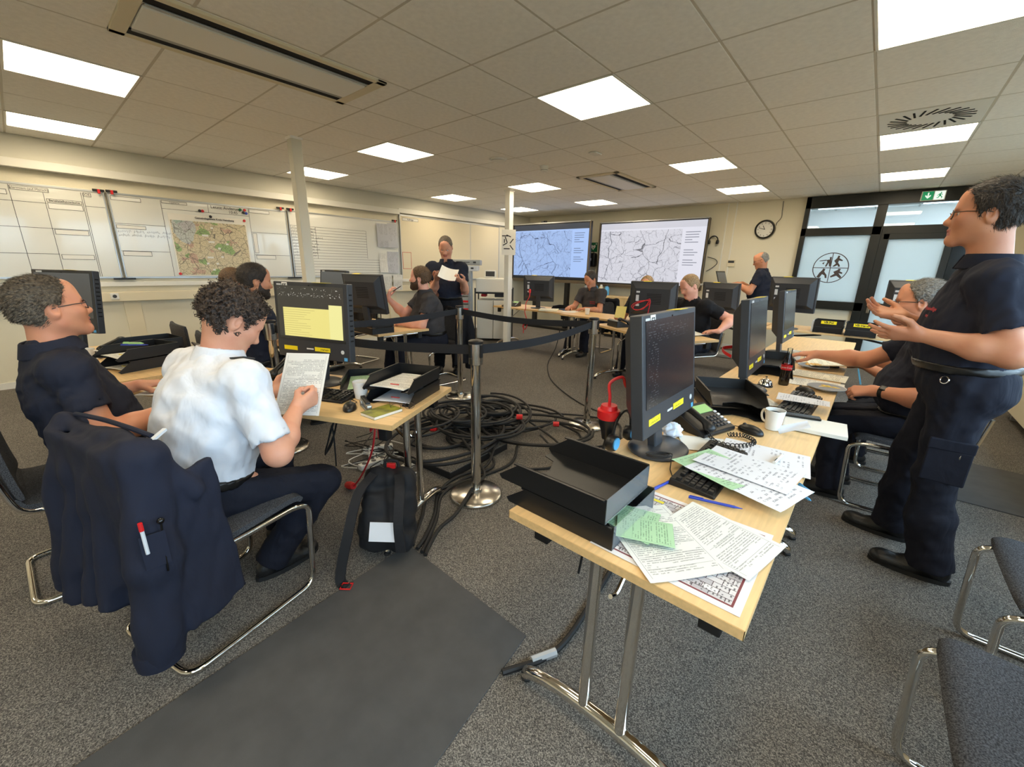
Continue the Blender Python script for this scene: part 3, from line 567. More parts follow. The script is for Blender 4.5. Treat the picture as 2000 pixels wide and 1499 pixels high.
# ------------------------------------------------------------------ wall screens
def screenmat(name, tint, dark, seed, em=1.0, top=False):
    m = bpy.data.materials.new(name); m.use_nodes = True; n = NT(m); x, y, z = n.gen(); z_ = z
    a = n.noise(n.comb(n.math('ADD', x, seed), z), 4, 4); b = n.noise(n.comb(n.math('ADD', x, seed+5), z), 9, 4)
    wv = n.comb(n.math('ADD', n.math('MULTIPLY', x, 1.8), n.math('ADD', n.math('MULTIPLY', a, .22), seed)), n.math('ADD', z, n.math('MULTIPLY', b, .16)))
    col = n.mix(n.math('MULTIPLY', a, .25), lin(tint), lin(tuple(int(c*.86) for c in tint)))
    for sc, w, k in ((2.6, .009, .85), (6, .012, .6), (15, .02, .35)):
        vo = n.new('ShaderNodeTexVoronoi'); vo.feature = 'DISTANCE_TO_EDGE'; vo.inputs['Scale'].default_value = sc; n.L.new(wv, vo.inputs[0])
        gate = n.math('GREATER_THAN', n.noise(n.comb(x, n.math('ADD', z, sc)), 5, 2), .40); col = n.mix(n.math('MULTIPLY', n.math('MULTIPLY', n.math('LESS_THAN', vo.outputs[0], w), gate), k), col, lin(dark))
    pane = n.math('GREATER_THAN', x, .80); bright = tuple(min(255, int(c*1.04)) for c in tint); col = n.mix(pane, col, lin(bright))
    row = n.math('MULTIPLY', z, 26); fr = n.inside(n.math('FRACT', row), .3, .62); wd = n.math('LESS_THAN', n.math('SUBTRACT', x, .83), n.math('MULTIPLY', n.noise(n.comb(n.math('FLOOR', row), 3.1), 2.3, 0), .2))
    tx = n.math('MULTIPLY', n.math('MULTIPLY', fr, wd), n.math('MULTIPLY', n.inside(x, .83, .96), n.inside(z, .32, .84))); tx = n.math('MULTIPLY', tx, n.math('GREATER_THAN', n.noise(n.comb(n.math('FLOOR', row), 9.0), 1.7, 0), .45)); col = n.mix(n.math('MULTIPLY', tx, .7), col, lin((70, 80, 100)))
    col = n.mix(n.math('GREATER_THAN', z, .90), col, lin((60, 66, 76) if top else (206, 206, 216))); col = n.mix(n.inside(z, .875, .90), col, lin(bright)); col = n.mix(n.math('LESS_THAN', z, .035), col, lin((30, 34, 40) if top else (216, 218, 224)))
    emis_or_base(n, col, .3, em); MATS[name] = m
screenmat('screen_blue', (168, 196, 244), (50, 62, 96), 1.3, .62, True); screenmat('screen_grey', (216, 216, 226), (70, 72, 82), 4.4, .66)
mat('tv_bronze', (110, 100, 86), .3, .6)
def tvset(x0, x1, z0, z1, y, lab, scr, stand):
    e = thing('wall_screen', lab, 'screen', ((x0+x1)/2, y, z0)); w, h = x1-x0, z1-z0
    MB().bx(-w/2, w/2, -.01, .08, 0, h).o('case', 'black_plastic', e, bev=.008)
    for a, b, c, d in ((-w/2-.012, -w/2+.014, 0, h), (w/2-.014, w/2+.012, 0, h), (-w/2, w/2, h-.014, h+.012), (-w/2, w/2, -.012, .05)): MB().bx(a, b, -.028, -.008, c, d).o('bezel', 'tv_bronze' if d < h or d-c > .1 else 'alu', e, bev=.004)
    MB().bx(-w/2+.03, w/2-.03, -.0135, -.0105, .075, h-.03).o('screen_face', scr, e)
    MB().bx(-.12, .12, -.031, -.028, .018, .03).o('maker_badge', 'silver_label', e)
    for s_ in (-1, 1): MB().bx(s_*.5-.04, s_*.5+.04, .08, .13, .1, h-.1).o('mount_rail', 'black_plastic', e)
    if stand:
        for xx in (-.45, .45): MB().bx(xx-.045, xx+.045, .1, .2, -z0+.03, h*.7).o('stand_post', 'black_plastic', e, bev=.005)
        MB().bx(-.7, .7, .0, .35, -z0+.0, -z0+.06).o('stand_foot', 'black_plastic', e, bev=.01)
    return e
tvset(-6.84, -4.74, 1.09, 2.35, 7.93, 'left wall screen showing a bluish street map', 'screen_blue', True)
tvset(-4.79, -2.56, 1.04, 2.345, 8.42, 'right wall screen showing a light grey street map', 'screen_grey', False)
e = thing('conference_camera', 'small black camera on top of the left wall screen', 'camera', (-5.98, 7.97, 2.36)); MB().box((0, 0, .025), (.14, .05, .035)).o('camera_body', 'black_plastic', e, bev=.006); MB().cyl((.03, -.026, .03), (.03, -.04, .03), .014, 14).o('lens', 'black_gloss', e); MB().box((0, 0, .006), (.05, .06, .012)).o('clip', 'black_plastic', e)
e = thing('defibrillator_sign', 'green sign with a white heart between the wall screens', 'sign', (-5.05, YF-.006, 1.86)); MB().box((0, 0, 0), (.2, .01, .2)).o('plate', 'green_aed', e)
MB().prism([(0, -.06), (.06, .01), (.055, .04), (.03, .05), (0, .03), (-.03, .05), (-.055, .04), (-.06, .01)], .0055, .0065, 0, RX).o('heart', 'paper', e); MB().prism([(.005, .02), (-.015, -.012), (0, -.012), (-.008, -.04), (.018, -.003), (.003, -.003)], .0066, .0072, 0, RX).o('bolt', 'green_aed', e); MB().box((.075, -.0065, .07), (.012, .002, .04)).box((.075, -.0065, .07), (.04, .002, .012)).o('cross', 'paper', e)
e = thing('defibrillator', 'black defibrillator case hanging between the wall screens', 'defibrillator', (-5.03, YF-.08, 1.585)); MB().box((0, 0, 0), (.24, .14, .3)).o('case', 'black_plastic', e, bev=.04); MB().box((0, -.073, .01), (.06, .004, .05)).o('label_plate', 'silver_label', e); MB().tube(fillet([(-.06, -.02, .14), (-.06, -.02, .18), (.06, -.02, .18), (.06, -.02, .14)], .02), .01, 8).o('carry_handle', 'black_plastic', e)
e = thing('headphones', 'black headphones hanging beside the right wall screen', 'headphones', (-2.49, YF-.06, 1.955)); MB().tube([(.075*math.cos(a), 0, .075*math.sin(a)) for a in np.linspace(-.3, PI+.3, 14)], .01, 8).o('headband', 'black_plastic', e, smooth=True)
for s_ in (-1, 1): MB().lathe([(.035, -.02), (.038, 0), (.03, .02)], 16, 0, Matrix.Translation((s_*.074, 0, -.03)) @ Matrix.Rotation(PI/2, 4, 'Y')).o('ear_cup', 'black_plastic', e, smooth=True)
MB().box((0, .03, .09), (.03, .06, .012)).o('hook', 'white_plastic', e)
MB().tube(smooth_path([(-2.56, YF-.03, 1.66), (-2.42, YF-.03, 1.62), (-2.38, YF-.02, 1.55), (-2.46, YF-.02, 1.46), (-2.55, YF-.03, 1.4)]), .006, 6).o('wall_cable', 'dark_grey', tag=('dark cable loop beside the right wall screen', 'cable'), smooth=True)
# ------------------------------------------------------------------ tables
def table(lab, loc, rz, L=1.6, Wd=.65, ends=(1, -1), grp='beech folding tables'):
    e = thing('table', lab, 'table', loc, rz, grp)
    t = MB().bx(-L/2+.0015, L/2-.0015, -Wd/2+.0015, Wd/2-.0015, .6975, .72).o('table_top', 'wood', e)
    MB().bx(-L/2, L/2, -Wd/2, -Wd/2+.0015, .695, .719).bx(-L/2, L/2, Wd/2-.0015, Wd/2, .695, .719).bx(-L/2, -L/2+.0015, -Wd/2, Wd/2, .695, .719).bx(L/2-.0015, L/2, -Wd/2, Wd/2, .695, .719).o('edge_band', 'wood_edge', t)
    for s in ends:
        x = s*(L/2-.085)
        MB().cyl((x, -Wd/2+.07, .672), (x, Wd/2-.07, .672), .016, 12).o('cross_tube', 'chrome', e, smooth=True)
        for sy in (-1, 1): MB().box((x, sy*(Wd/2-.075), .655), (.045, .05, .085)).o('hinge_block', 'black_plastic', e, bev=.004)
        for sy in (-1, 1):
            MB().cyl((x, sy*.062, .67), (x, sy*.062, .075), .0185, 16).o('leg', 'chrome', e, smooth=True)
        MB().tube(fillet([(x-s*.02, .02*1, .52), (x-s*.06, .02, .5), (x-s*.3, .02, .69)], .03), .007, 8).o('brace', 'chrome', e, smooth=True)
        arc = [(x, Wd*.47*math.sin(a), .018+.075*(math.cos(a*1.0)**1.0 if abs(a) < 1.55 else 0)) for a in np.linspace(-1.5, 1.5, 17)]
        MB().tube(arc, [.016]+[.022]*15+[.016], 12).o('foot', 'chrome', e, smooth=True)
        for sy in (-1, 1): MB().sph((x, sy*Wd*.462, .012), .017, 10, 0, (1, 1.2, .7)).o('foot_cap', 'rubber', e, smooth=True)
    return e
u25 = RAD(25); A = Vector((-1.524, .96)); ux = Vector((math.cos(u25), math.sin(u25))); nx_ = Vector((-math.sin(u25), math.cos(u25)))
def on2(s, d): p = A-ux*s+nx_*d; return (p.x, p.y)      # along the front edge of the white shirt person's table, and in from it
c2 = on2(.8, .325)
table('beech table in the right foreground covered with papers and a keyboard', (-.385, 1.62, 0), PI/2, 1.6, .635); table('beech table with the cola bottle and plates beside the seated person with the wrist watch', (-.385, 3.225, 0), PI/2, 1.6, .635); table('far beech table of the right row carrying the third monitor', (-.385, 4.83, 0), PI/2, 1.6, .635)
table('beech table with mug and stapler before the person in the white shirt', (c2[0], c2[1], 0), u25)
table('beech table at the left wall side carrying stacked letter trays', (-3.99, .46, 0), RAD(9), 1.45)
table('beech table in front of the person seated before the map', (-4.53, 1.645, 0), 0, 1.6, .64); table('beech table with the pointed corner in front of the person holding a pen', (-4.53, 2.58, 0), 0, 1.6, .64)
table('beech table at the rear left by the steel column', (-4.42, 5.82, 0), 0, 1.55); table('beech table of the writing person in dark grey polo', (-3.09, 5.66, 0), RAD(-4), 1.1)
c6 = (-1.93, 4.72); table('beech table turned aslant with the red cabled monitor', (c6[0], c6[1], 0), RAD(-28), 1.4)
for lab, x in (('narrow rear table with the yellow labelled trays and monitors', -.22), ('narrow rear table behind the person in the black t-shirt', -1.86)):
    e = thing('folding_table', lab, 'table', (x, 6.55, 0)); MB().bx(-.81, .81, -.33, .33, .697, .72).o('table_top', 'wood', e, bev=.002)
    for s in (-1, 1):
        for sy in (-1, 1): MB().box((s*.62, sy*.25, .35), (.035, .035, .69), 0, None, rx=sy*.06).o('leg', 'black_plastic', e)
        MB().cyl((s*.62, -.26, .62), (s*.2, -.26, .69), .012, 8).o('brace', 'black_plastic', e); MB().box((s*.62, 0, .1), (.03, .5, .03)).o('cross_bar', 'black_plastic', e)
# ------------------------------------------------------------------ all in one computers
def monmats():
    def scr(name, fn):
        m = bpy.data.materials.new(name); m.use_nodes = True; n = NT(m); x, y, z = n.gen(); fn(n, x, z); MATS[name] = m
    def doc(n, x, z):
        c = lin((58, 56, 50)); page = n.math('MULTIPLY', n.inside(x, .08, .96), n.inside(z, .06, .6)); pg2 = n.math('MULTIPLY', n.inside(x, .78, .97), n.inside(z, .06, .68)); col = n.mix(page, c, lin((224, 212, 128))); col = n.mix(pg2, col, lin((228, 222, 150)))
        row = n.math('MULTIPLY', z, 24); tx = n.math('MULTIPLY', n.inside(n.math('FRACT', row), .35, .55), n.math('LESS_THAN', x, n.math('MULTIPLY', n.noise(n.comb(n.math('FLOOR', row), 1.0), 1.9, 0), .9))); col = n.mix(n.math('MULTIPLY', n.math('MULTIPLY', tx, page), .45), col, lin((120, 108, 70)))
        ic = n.math('GREATER_THAN', n.noise(n.comb(n.math('MULTIPLY', x, 46), n.math('MULTIPLY', z, 40)), 1, 1), .64); rib = n.math('MULTIPLY', n.inside(x, .02, .97), n.math('MAXIMUM', n.inside(z, .80, .88), n.inside(z, .92, .96))); col = n.mix(n.math('MULTIPLY', ic, rib), col, lin((200, 196, 186)))
        col = n.mix(n.math('LESS_THAN', z, .05), col, lin((40, 38, 34))); emis_or_base(n, col, .25, .75)
    def dark(n, x, z):
        row = n.math('MULTIPLY', z, 34); k = n.math('MULTIPLY', n.inside(n.math('FRACT', row), .3, .7), n.math('GREATER_THAN', n.noise(n.comb(n.math('MULTIPLY', x, 30), n.math('MULTIPLY', n.math('FLOOR', row), 3.7)), 1, 2), .55)); k = n.math('MULTIPLY', k, n.math('MAXIMUM', n.inside(x, .04, .22), n.math('MULTIPLY', n.inside(x, .22, .85), n.inside(z, .75, .95))))
        col = n.mix(n.math('MULTIPLY', k, .5), lin((40, 40, 44)), lin((110, 112, 118))); b = n.N['Principled BSDF']; n.put(b.inputs['Base Color'], lin((14, 14, 15))); b.inputs['Roughness'].default_value = .22; n.put(b.inputs['Emission Color'], col); b.inputs['Emission Strength'].default_value = .6
    def dim(n, x, z): emis_or_base(n, n.mix(z, lin((96, 92, 84)), lin((120, 122, 120))), .25, .3)
    scr('screen_document', doc); scr('screen_dark', dark); scr('screen_dim', dim)
monmats()
mat('monitor_black', (54, 56, 60), .38, bump=(700, .03)); mat('sticker_print', (246, 222, 20), .5)
page_mat('yellow_print', (246, 222, 24), (60, 54, 10), rows=2, fill=.7, size=.3)
def monitor(lab, loc, rz, scr='screen_dim', tagtext=None, up=0.0, tilt=7, backtag=True, w=.525, h=.43, cable=None, bandcol=None):
    """screen faces local -Y"""
    e = thing('computer_monitor', lab, 'monitor', loc, rz, 'all in one computers')
    M = Matrix.Translation((0, -.0, .125+up)) @ Matrix.Rotation(RAD(-tilt), 4, 'X')
    b = MB(); b.box((0, .012, h/2), (w, .045, h), 0, M)
    b.add([(-w/2+.015, .034, .05), (w/2-.015, .034, .05), (w/2-.015, .034, h-.008), (-w/2+.015, .034, h-.008), (-w/2+.07, .085, .10), (w/2-.07, .085, .10), (w/2-.07, .085, h-.07), (-w/2+.07, .085, h-.07)], [(4, 5, 6, 7)[::-1], (0, 1, 5, 4)[::-1], (1, 2, 6, 5)[::-1], (2, 3, 7, 6)[::-1], (3, 0, 4, 7)[::-1]], 0, M)
    body = b.o('housing', 'monitor_black', e, bev=.004)
    MB().box((0, -.0115, h/2+.042), (w-.05, .003, h-.125), 0, M).o('screen_face', scr, e)
    for x, ww in ((-.165, .10), (.07, .11)):
        MB().box((x, -.0112, .052 if x < 0 else .058), (ww, .0012, .024), 0, M).o('yellow_sticker', 'yellow_print', e)
    MB().box((-.02, -.0112, .056), (.05, .001, .008), 0, M).o('maker_name', 'silver_label', e); MB().lathe([(.011, 0), (.011, .002), (.008, .002)], 16, 0, M @ Matrix.Translation((w/2-.05, -.0105, .055)) @ Matrix.Rotation(PI/2, 4, 'X')).o('power_button', 'silver_label', e)
    MB().box((w/2-.03, -.0112, .016), (.022, .001, .018), 0, M).o('chip_sticker', 'light_blue', e)
    MB().lathe([(.004, 0), (.004, .0015)], 10, 0, M @ Matrix.Translation((0, -.0105, h-.018)) @ Matrix.Rotation(PI/2, 4, 'X')).o('webcam', 'black_gloss', e)
    if tagtext:
        p = MB().box((-w/2+.085, -.0115, h-.024), (.04, .0015, .042), 0, M).o('number_tag', 'paper', e)
        t = text(tagtext, .032, 'lettering', 'ink', p, bold=.001); t.matrix_local = M @ Matrix.Translation((-w/2+.085, -.0128, h-.024)) @ Matrix.Rotation(PI/2, 4, 'X')
        MB().box((-w/2+.042, -.0112, h-.016), (.034, .001, .008), 0, M).o('maker_print', 'silver_label', e)
    else: MB().box((-w/2+.07, -.0115, h-.02), (.05, .0015, .024), 0, M).o('white_tag', 'silver_label', e)
    if backtag:
        MB().box((.08, .0, h+.0006), (.09, .05, .001), 0, M).o('top_sticker', 'yellow', e)
        for (x, z, sx, sz) in ((.16, .32, .04, .02), (.165, .25, .034, .07), (.16, .17, .04, .025)): MB().box((x, .0855, z), (sx, .001, sz), 0, M).o('type_plate', 'silver_label', e)
        for k in range(7): MB().box((-.02, .0853, .30-.018*k), (.16, .002, .006), 0, M).o('vent_slot', 'void', e)
    MB().box((0, .055, .11+up*.5), (.075, .035, .2+up), 0, None, rx=-.12).o('stand_neck', 'monitor_black', e, bev=.006)
    MB().lathe([(.13, 0), (.135, .006), (.125, .014), (.04, .02)], 32, 0, Matrix.Translation((0, .03, 0)) @ Matrix.Diagonal((1.0, .85, 1, 1))).o('stand_base', 'monitor_black', e, smooth=True)
    for k in range(10): MB().box((w/2+.0005, .012, .12+.028*k), (.002, .022, .008), 0, M).o('side_slot', 'void', e)
    return e
s3 = monitor('monitor with the tag S3 and a dark screen in the right foreground', (-.52, 1.56, .72), PI/2, 'screen_dark', 'S3')
s5 = monitor('monitor with the tag S5 showing a yellow document', (-2.40, 1.035, .72), RAD(21), 'screen_document', 'S5', up=.03, tilt=3)
s2 = monitor('second dark monitor of the right row, behind the service bell', (-.47, 2.80, .72), RAD(91), 'screen_dark'); s2b = monitor('third monitor of the right row, small and far', (-.52, 4.3, .72), RAD(89), 'screen_dim')
monitor('monitor with the red cable loops on its back, in front of a half hidden person', (-1.96, 4.80, .72), RAD(192), up=.01); monitor('black monitor seen from behind on the rear left table, red cable beside it', (-4.40, 5.8, .72), RAD(205), up=.0)
monitor('black monitor with a yellow top sticker in front of the person holding a pen', (-4.30, 2.52, .72), RAD(200), up=.03, tilt=10); monitor('monitor with grey screen facing the viewer behind the S5 monitor', (-4.92, 2.40, .72), RAD(6), 'screen_dim', up=.05)
monitor('large black monitor back with three type plates left of the yellow labelled trays', (-.80, 6.38, .72), RAD(170), up=.09); monitor('black monitor back half hidden behind the person with the wrist watch', (.34, 6.42, .72), RAD(172), up=.09)
monitor('black monitor behind the person in the black t-shirt', (-1.72, 6.7, .72), RAD(172), up=-.02); monitor('black monitor top showing behind the person at the left edge', (-4.3, .16, .72), RAD(31), up=.05)
monitor('black monitor turned aside behind the rear column', (-5.1, 6.35, .72-.0), RAD(110), up=.04) if False else None
# ------------------------------------------------------------------ chairs (facing local +Y)
def chair(lab, loc, rz, grp='cantilever chairs with dark grey fabric'):
    e = thing('cantilever_chair', lab, 'chair', loc, rz, grp); w = .46
    prof = [(.24, .435), (.2, .455), (.0, .445), (-.17, .44), (-.215, .47), (-.235, .56), (-.25, .72), (-.255, .88)]
    P = smooth_path([(0, a, b) for a, b in prof], 4); vs = []; fs = []; n = len(P)
    def slab(i0, i1, nm):
        vs = []; fs = []; seg = P[i0:i1+1]; k = len(seg); nxs = 8
        for side in (0, 1):
            for q, p in enumerate(seg):
                d = (seg[min(q+1, k-1)]-seg[max(q-1, 0)]).normalized(); nr = Vector((0, -d.z, d.y)); nr = -nr
                th = .022 if 0 < q < k-1 else .012
                for i in range(nxs+1):
                    u = i/nxs*2-1; bow = (.022*u*u if nm == 'backrest' else .008*u*u); ed = .5 if i in (0, nxs) else 1.0
                    pt = p+nr*((th*ed) if side else (-th*ed))+Vector((0, bow if nm == 'backrest' else 0, bow if nm != 'backrest' else 0)); vs.append((u*w/2, pt.y, pt.z))
        o = k*(nxs+1)
        for q in range(k-1):
            for i in range(nxs): a = q*(nxs+1)+i; f = (a, a+1, a+nxs+2, a+nxs+1); fs.append(f); fs.append(tuple(o+j for j in f[::-1]))
        for q in range(k-1):
            a = q*(nxs+1); b = a+nxs+1; fs.append((a, b, b+o, a+o)); a += nxs; b += nxs; fs.append((b, a, a+o, b+o))
        for i in range(nxs):
            fs.append((i+1, i, i+o, i+1+o)); a = (k-1)*(nxs+1)+i; fs.append((a, a+1, a+1+o, a+o))
        MB().add(vs, fs).o(nm, 'chair_fabric', e, smooth=True, ang=60)
    cut = 17; slab(0, cut, 'seat'); slab(cut, n-1, 'backrest')
    pts = []
    side = [(-.265, .70), (-.245, .56), (-.215, .425), (.21, .425), (.27, .40), (.25, .013), (-.26, .013)]
    L_ = [(-.225, a, b) for a, b in side]; R_ = [(.225, a, b) for a, b in side][::-1]
    MB().tube(fillet(L_+R_, .06, 5), .0125, 10).o('tube_frame', 'chrome', e, smooth=True)
    return e
ch2 = chair('grey cantilever chair under the person in the white shirt', (-1.835, .31, 0), RAD(15))
for lab, loc, rz in (('grey cantilever chair of the person at the left edge', (-2.62, .03, 0), RAD(2)), ('empty grey cantilever chair at the lower right corner, nearest one', (.56, 1.24, 0), RAD(90)), ('empty grey cantilever chair at the right edge behind the nearest one', (.76, 2.02, 0), RAD(90)),
 ('grey cantilever chair of the person with the wrist watch', (.31, 3.40, 0), RAD(92)), ('grey cantilever chair of the hidden person at the right row', (.37, 4.12, 0), RAD(90)), ('grey cantilever chair of the person seated before the map', (-3.74, 1.06, 0), RAD(0)), ('grey cantilever chair beside the person seated before the map', (-4.46, 1.04, 0), RAD(0)),
 ('grey cantilever chair of the person holding a pen', (-3.98, 3.24, 0), RAD(172)), ('grey cantilever chair of the hidden person at the left table', (-5.66, 3.04, 0), RAD(198)), ('grey cantilever chair of the writing person at the rear table', (-3.62, 6.46, 0), RAD(182)), ('grey cantilever chair of the half hidden person behind the red cabled monitor', (-2.33, 5.53, 0), RAD(165)), ('grey cantilever chair of the person in the black t-shirt', (-1.62, 5.25, 0), RAD(150))):
    dup(ch2, loc, rz, lab)
# ------------------------------------------------------------------ belt barrier posts
SP = {'front': (-1.69, 1.645), 'left': (-3.27, 1.115), 'back': (-3.295, 2.97), 'right': (-1.81, 3.19)}
st0 = None
for k, lab in (('front', 'chrome belt post in the foreground beside the cable heap'), ('left', 'chrome belt post in front of the person seated before the map'), ('back', 'chrome belt post behind the cable heap, beside the hanging jacket'), ('right', 'chrome belt post at the right end of the cable heap')):
    if st0 is None:
        st0 = thing('barrier_post', lab, 'barrier post', SP[k]+(0,), 0, 'chrome belt posts')
        MB().lathe([(.165, 0), (.168, .006), (.165, .02), (.155, .028), (.04, .034), (.036, .05)], 40).o('base_plate', 'steel', st0, smooth=True); MB().lathe([(.0305, .03), (.0305, .9)], 24).o('tube', 'chrome', st0, smooth=True)
        MB().lathe([(.031, .86), (.042, .865), (.042, .99)], 28).o('belt_head', 'steel', st0, smooth=True); MB().lathe([(.042, .985), (.043, .99), (.043, 1.0), (.036, 1.004)], 28).o('top_cap', 'black_plastic', st0, smooth=True)
        for a in range(4): MB().box((.043*math.cos(a*PI/2), .043*math.sin(a*PI/2), .945), (.012, .018, .075) if a % 2 == 0 else (.018, .012, .075)).o('belt_slot', 'black_plastic', st0)
    else: dup(st0, SP[k]+(0,), 0, lab)
for a, b, lab in (('front', 'left', 'black belt running left from the front post behind the S5 monitor'), ('front', 'right', 'black belt from the front post to the right post'), ('left', 'back', 'black belt from the left post past the person holding a pen'), ('back', 'right', 'black belt between the two rear posts')):
    p = Vector(SP[a]+(.945,)); q = Vector(SP[b]+(.945,)); d = (q-p).normalized()
    MB().ribbon([p+d*.045+(q-p-d*.09)*t-Vector((0, 0, .035*math.sin(PI*t))) for t in np.linspace(0, 1, 12)], .055, .0025).o('barrier_belt', 'black_belt', tag=(lab, 'barrier belt'))
# ------------------------------------------------------------------ people: bodies and clothes polygonised from blended round shapes
def nz(v): v = np.asarray(v, float); return v/max(1e-9, np.linalg.norm(v))
class Field:
    def __init__(s, lo, hi, h):
        s.h = h; s.lo = np.asarray(lo, float)-2*h; n = np.ceil((np.asarray(hi, float)+2*h-s.lo)/h).astype(int)+1; s.n = n
        s.F = np.full(n, .5, np.float32); s.ax = [(s.lo[i]+h*np.arange(n[i])).astype(np.float32) for i in range(3)]
    def sub(s, lo, hi):
        a = np.clip(np.floor((np.asarray(lo)-s.lo)/s.h).astype(int), 0, s.n); b = np.clip(np.ceil((np.asarray(hi)-s.lo)/s.h).astype(int)+1, 0, s.n)
        sl = tuple(slice(a[i], b[i]) for i in range(3)); return sl, [s.ax[i][sl[i]].reshape([-1 if j == i else 1 for j in range(3)]) for i in range(3)]
    def merge(s, sl, d, k, neg=False):
        A = s.F[sl]
        if A.size == 0: return
        if neg:
            d = -d; hh = np.maximum(k-np.abs(A-d), 0)/max(k, 1e-6); s.F[sl] = np.maximum(A, d)+hh*hh*k*.25
        else:
            hh = np.maximum(k-np.abs(A-d), 0)/max(k, 1e-6); s.F[sl] = np.minimum(A, d)-hh*hh*k*.25
    def cone(s, a, b, ra, rb, k=.02, neg=False, flat=False, m=.05):
        a = np.asarray(a, np.float32); b = np.asarray(b, np.float32); r = max(ra, rb)+m; sl, (X, Y, Z) = s.sub(np.minimum(a, b)-r, np.maximum(a, b)+r)
        ba = b-a; L2 = max(1e-9, float(ba@ba)); t0 = ((X-a[0])*ba[0]+(Y-a[1])*ba[1]+(Z-a[2])*ba[2])/L2; t = np.clip(t0, 0, 1)
        d = np.sqrt((X-a[0]-ba[0]*t)**2+(Y-a[1]-ba[1]*t)**2+(Z-a[2]-ba[2]*t)**2)-(ra+(rb-ra)*t)
        if flat:   # flat cut at b
            L = math.sqrt(L2); d = np.maximum(d, (t0-1)*L)
        s.merge(sl, d, k, neg)
    def ell(s, c, r, B=None, k=.03, neg=False, m=.06):
        c = np.asarray(c, np.float32); r = np.asarray(r, np.float32); R = float(r.max())+m; sl, (X, Y, Z) = s.sub(c-R, c+R); x, y, z = X-c[0], Y-c[1], Z-c[2]
        if B is not None: B = np.asarray(B, np.float32); x, y, z = [B[i][0]*x+B[i][1]*y+B[i][2]*z for i in range(3)]
        k0 = np.sqrt((x/r[0])**2+(y/r[1])**2+(z/r[2])**2); k1 = np.sqrt((x/r[0]**2)**2+(y/r[1]**2)**2+(z/r[2]**2)**2)+1e-6
        s.merge(sl, k0*(k0-1)/k1, k, neg)
    def rbox(s, c, hs, B=None, rad=.01, k=.01, neg=False, m=.05):
        c = np.asarray(c, np.float32); R = float(np.linalg.norm(hs))+m; sl, (X, Y, Z) = s.sub(c-R, c+R); x, y, z = X-c[0], Y-c[1], Z-c[2]
        if B is not None: B = np.asarray(B, np.float32); x, y, z = [B[i][0]*x+B[i][1]*y+B[i][2]*z for i in range(3)]
        qx, qy, qz = np.abs(x)-hs[0]+rad, np.abs(y)-hs[1]+rad, np.abs(z)-hs[2]+rad
        d = np.sqrt(np.maximum(qx, 0)**2+np.maximum(qy, 0)**2+np.maximum(qz, 0)**2)+np.minimum(np.maximum(qx, np.maximum(qy, qz)), 0)-rad
        s.merge(sl, d, k, neg)
    def ring(s, c, ax, seg, th, k=.006, B=None, sq=1.0):
        """surface of revolution of a segment ((r0,z0),(r1,z1)) about ax"""
        c = np.asarray(c, np.float32); R = max(seg[0][0], seg[1][0])+abs(seg[0][1])+abs(seg[1][1])+.04; sl, (X, Y, Z) = s.sub(c-R, c+R); x, y, z = X-c[0], Y-c[1], Z-c[2]
        h = x*ax[0]+y*ax[1]+z*ax[2]; rx, ry, rz = x-h*ax[0], y-h*ax[1], z-h*ax[2]
        if B is not None: f = (rx*B[0]+ry*B[1]+rz*B[2]); rr = np.sqrt(np.maximum(rx*rx+ry*ry+rz*rz-f*f, 0)+(f/sq)**2)
        else: rr = np.sqrt(rx*rx+ry*ry+rz*rz)
        (r0, z0), (r1, z1) = seg; dr, dz = r1-r0, z1-z0; t = np.clip(((rr-r0)*dr+(h-z0)*dz)/(dr*dr+dz*dz), 0, 1); d = np.sqrt((rr-r0-dr*t)**2+(h-z0-dz*t)**2)-th; s.merge(sl, d, k)
    def coords(s): return [s.ax[i].reshape([-1 if j == i else 1 for j in range(3)]) for i in range(3)]
    def plane(s, p, n, k=.004):   # keep the side n points away from
        X, Y, Z = s.coords(); d = (X-p[0])*n[0]+(Y-p[1])*n[1]+(Z-p[2])*n[2]; s.F = np.maximum(s.F, d.astype(np.float32))
    def waves(s, amp, wl, seed, n=4, stretch=(1, 1, 1)):
        rg = np.random.RandomState(seed); X, Y, Z = s.coords(); acc = 0; st = stretch
        for i in range(n):
            k1 = rg.normal(size=3); k1 = k1/np.linalg.norm(k1)*2*PI/wl*rg.uniform(.7, 1.4); k2 = rg.normal(size=3)*2*PI/wl*.35; ph = rg.uniform(0, 6, 2)
            acc = acc+np.sin(k1[0]*st[0]*X+k1[1]*st[1]*Y+k1[2]*st[2]*Z+ph[0]+1.6*np.sin(k2[0]*X+k2[1]*Y+k2[2]*Z+ph[1]))
        s.F = s.F+(amp/math.sqrt(n)*acc).astype(np.float32)
    def mesh(s):
        F = s.F; F[0] = F[-1] = .5; F[:, 0] = F[:, -1] = .5; F[:, :, 0] = F[:, :, -1] = .5
        ins = F < 0; c = np.zeros(np.array(F.shape)-1, np.uint8)
        for dx in (0, 1):
            for dy in (0, 1):
                for dz in (0, 1): c += ins[dx:F.shape[0]-1+dx, dy:F.shape[1]-1+dy, dz:F.shape[2]-1+dz]
        act = np.argwhere((c > 0) & (c < 8)); idx = np.full(c.shape, -1, np.int32); idx[tuple(act.T)] = np.arange(len(act))
        acc = np.zeros((len(act), 3)); cnt = np.zeros(len(act))
        offs = [(dx, dy, dz) for dx in (0, 1) for dy in (0, 1) for dz in (0, 1)]
        val = {o: F[act[:, 0]+o[0], act[:, 1]+o[1], act[:, 2]+o[2]].astype(float) for o in offs}
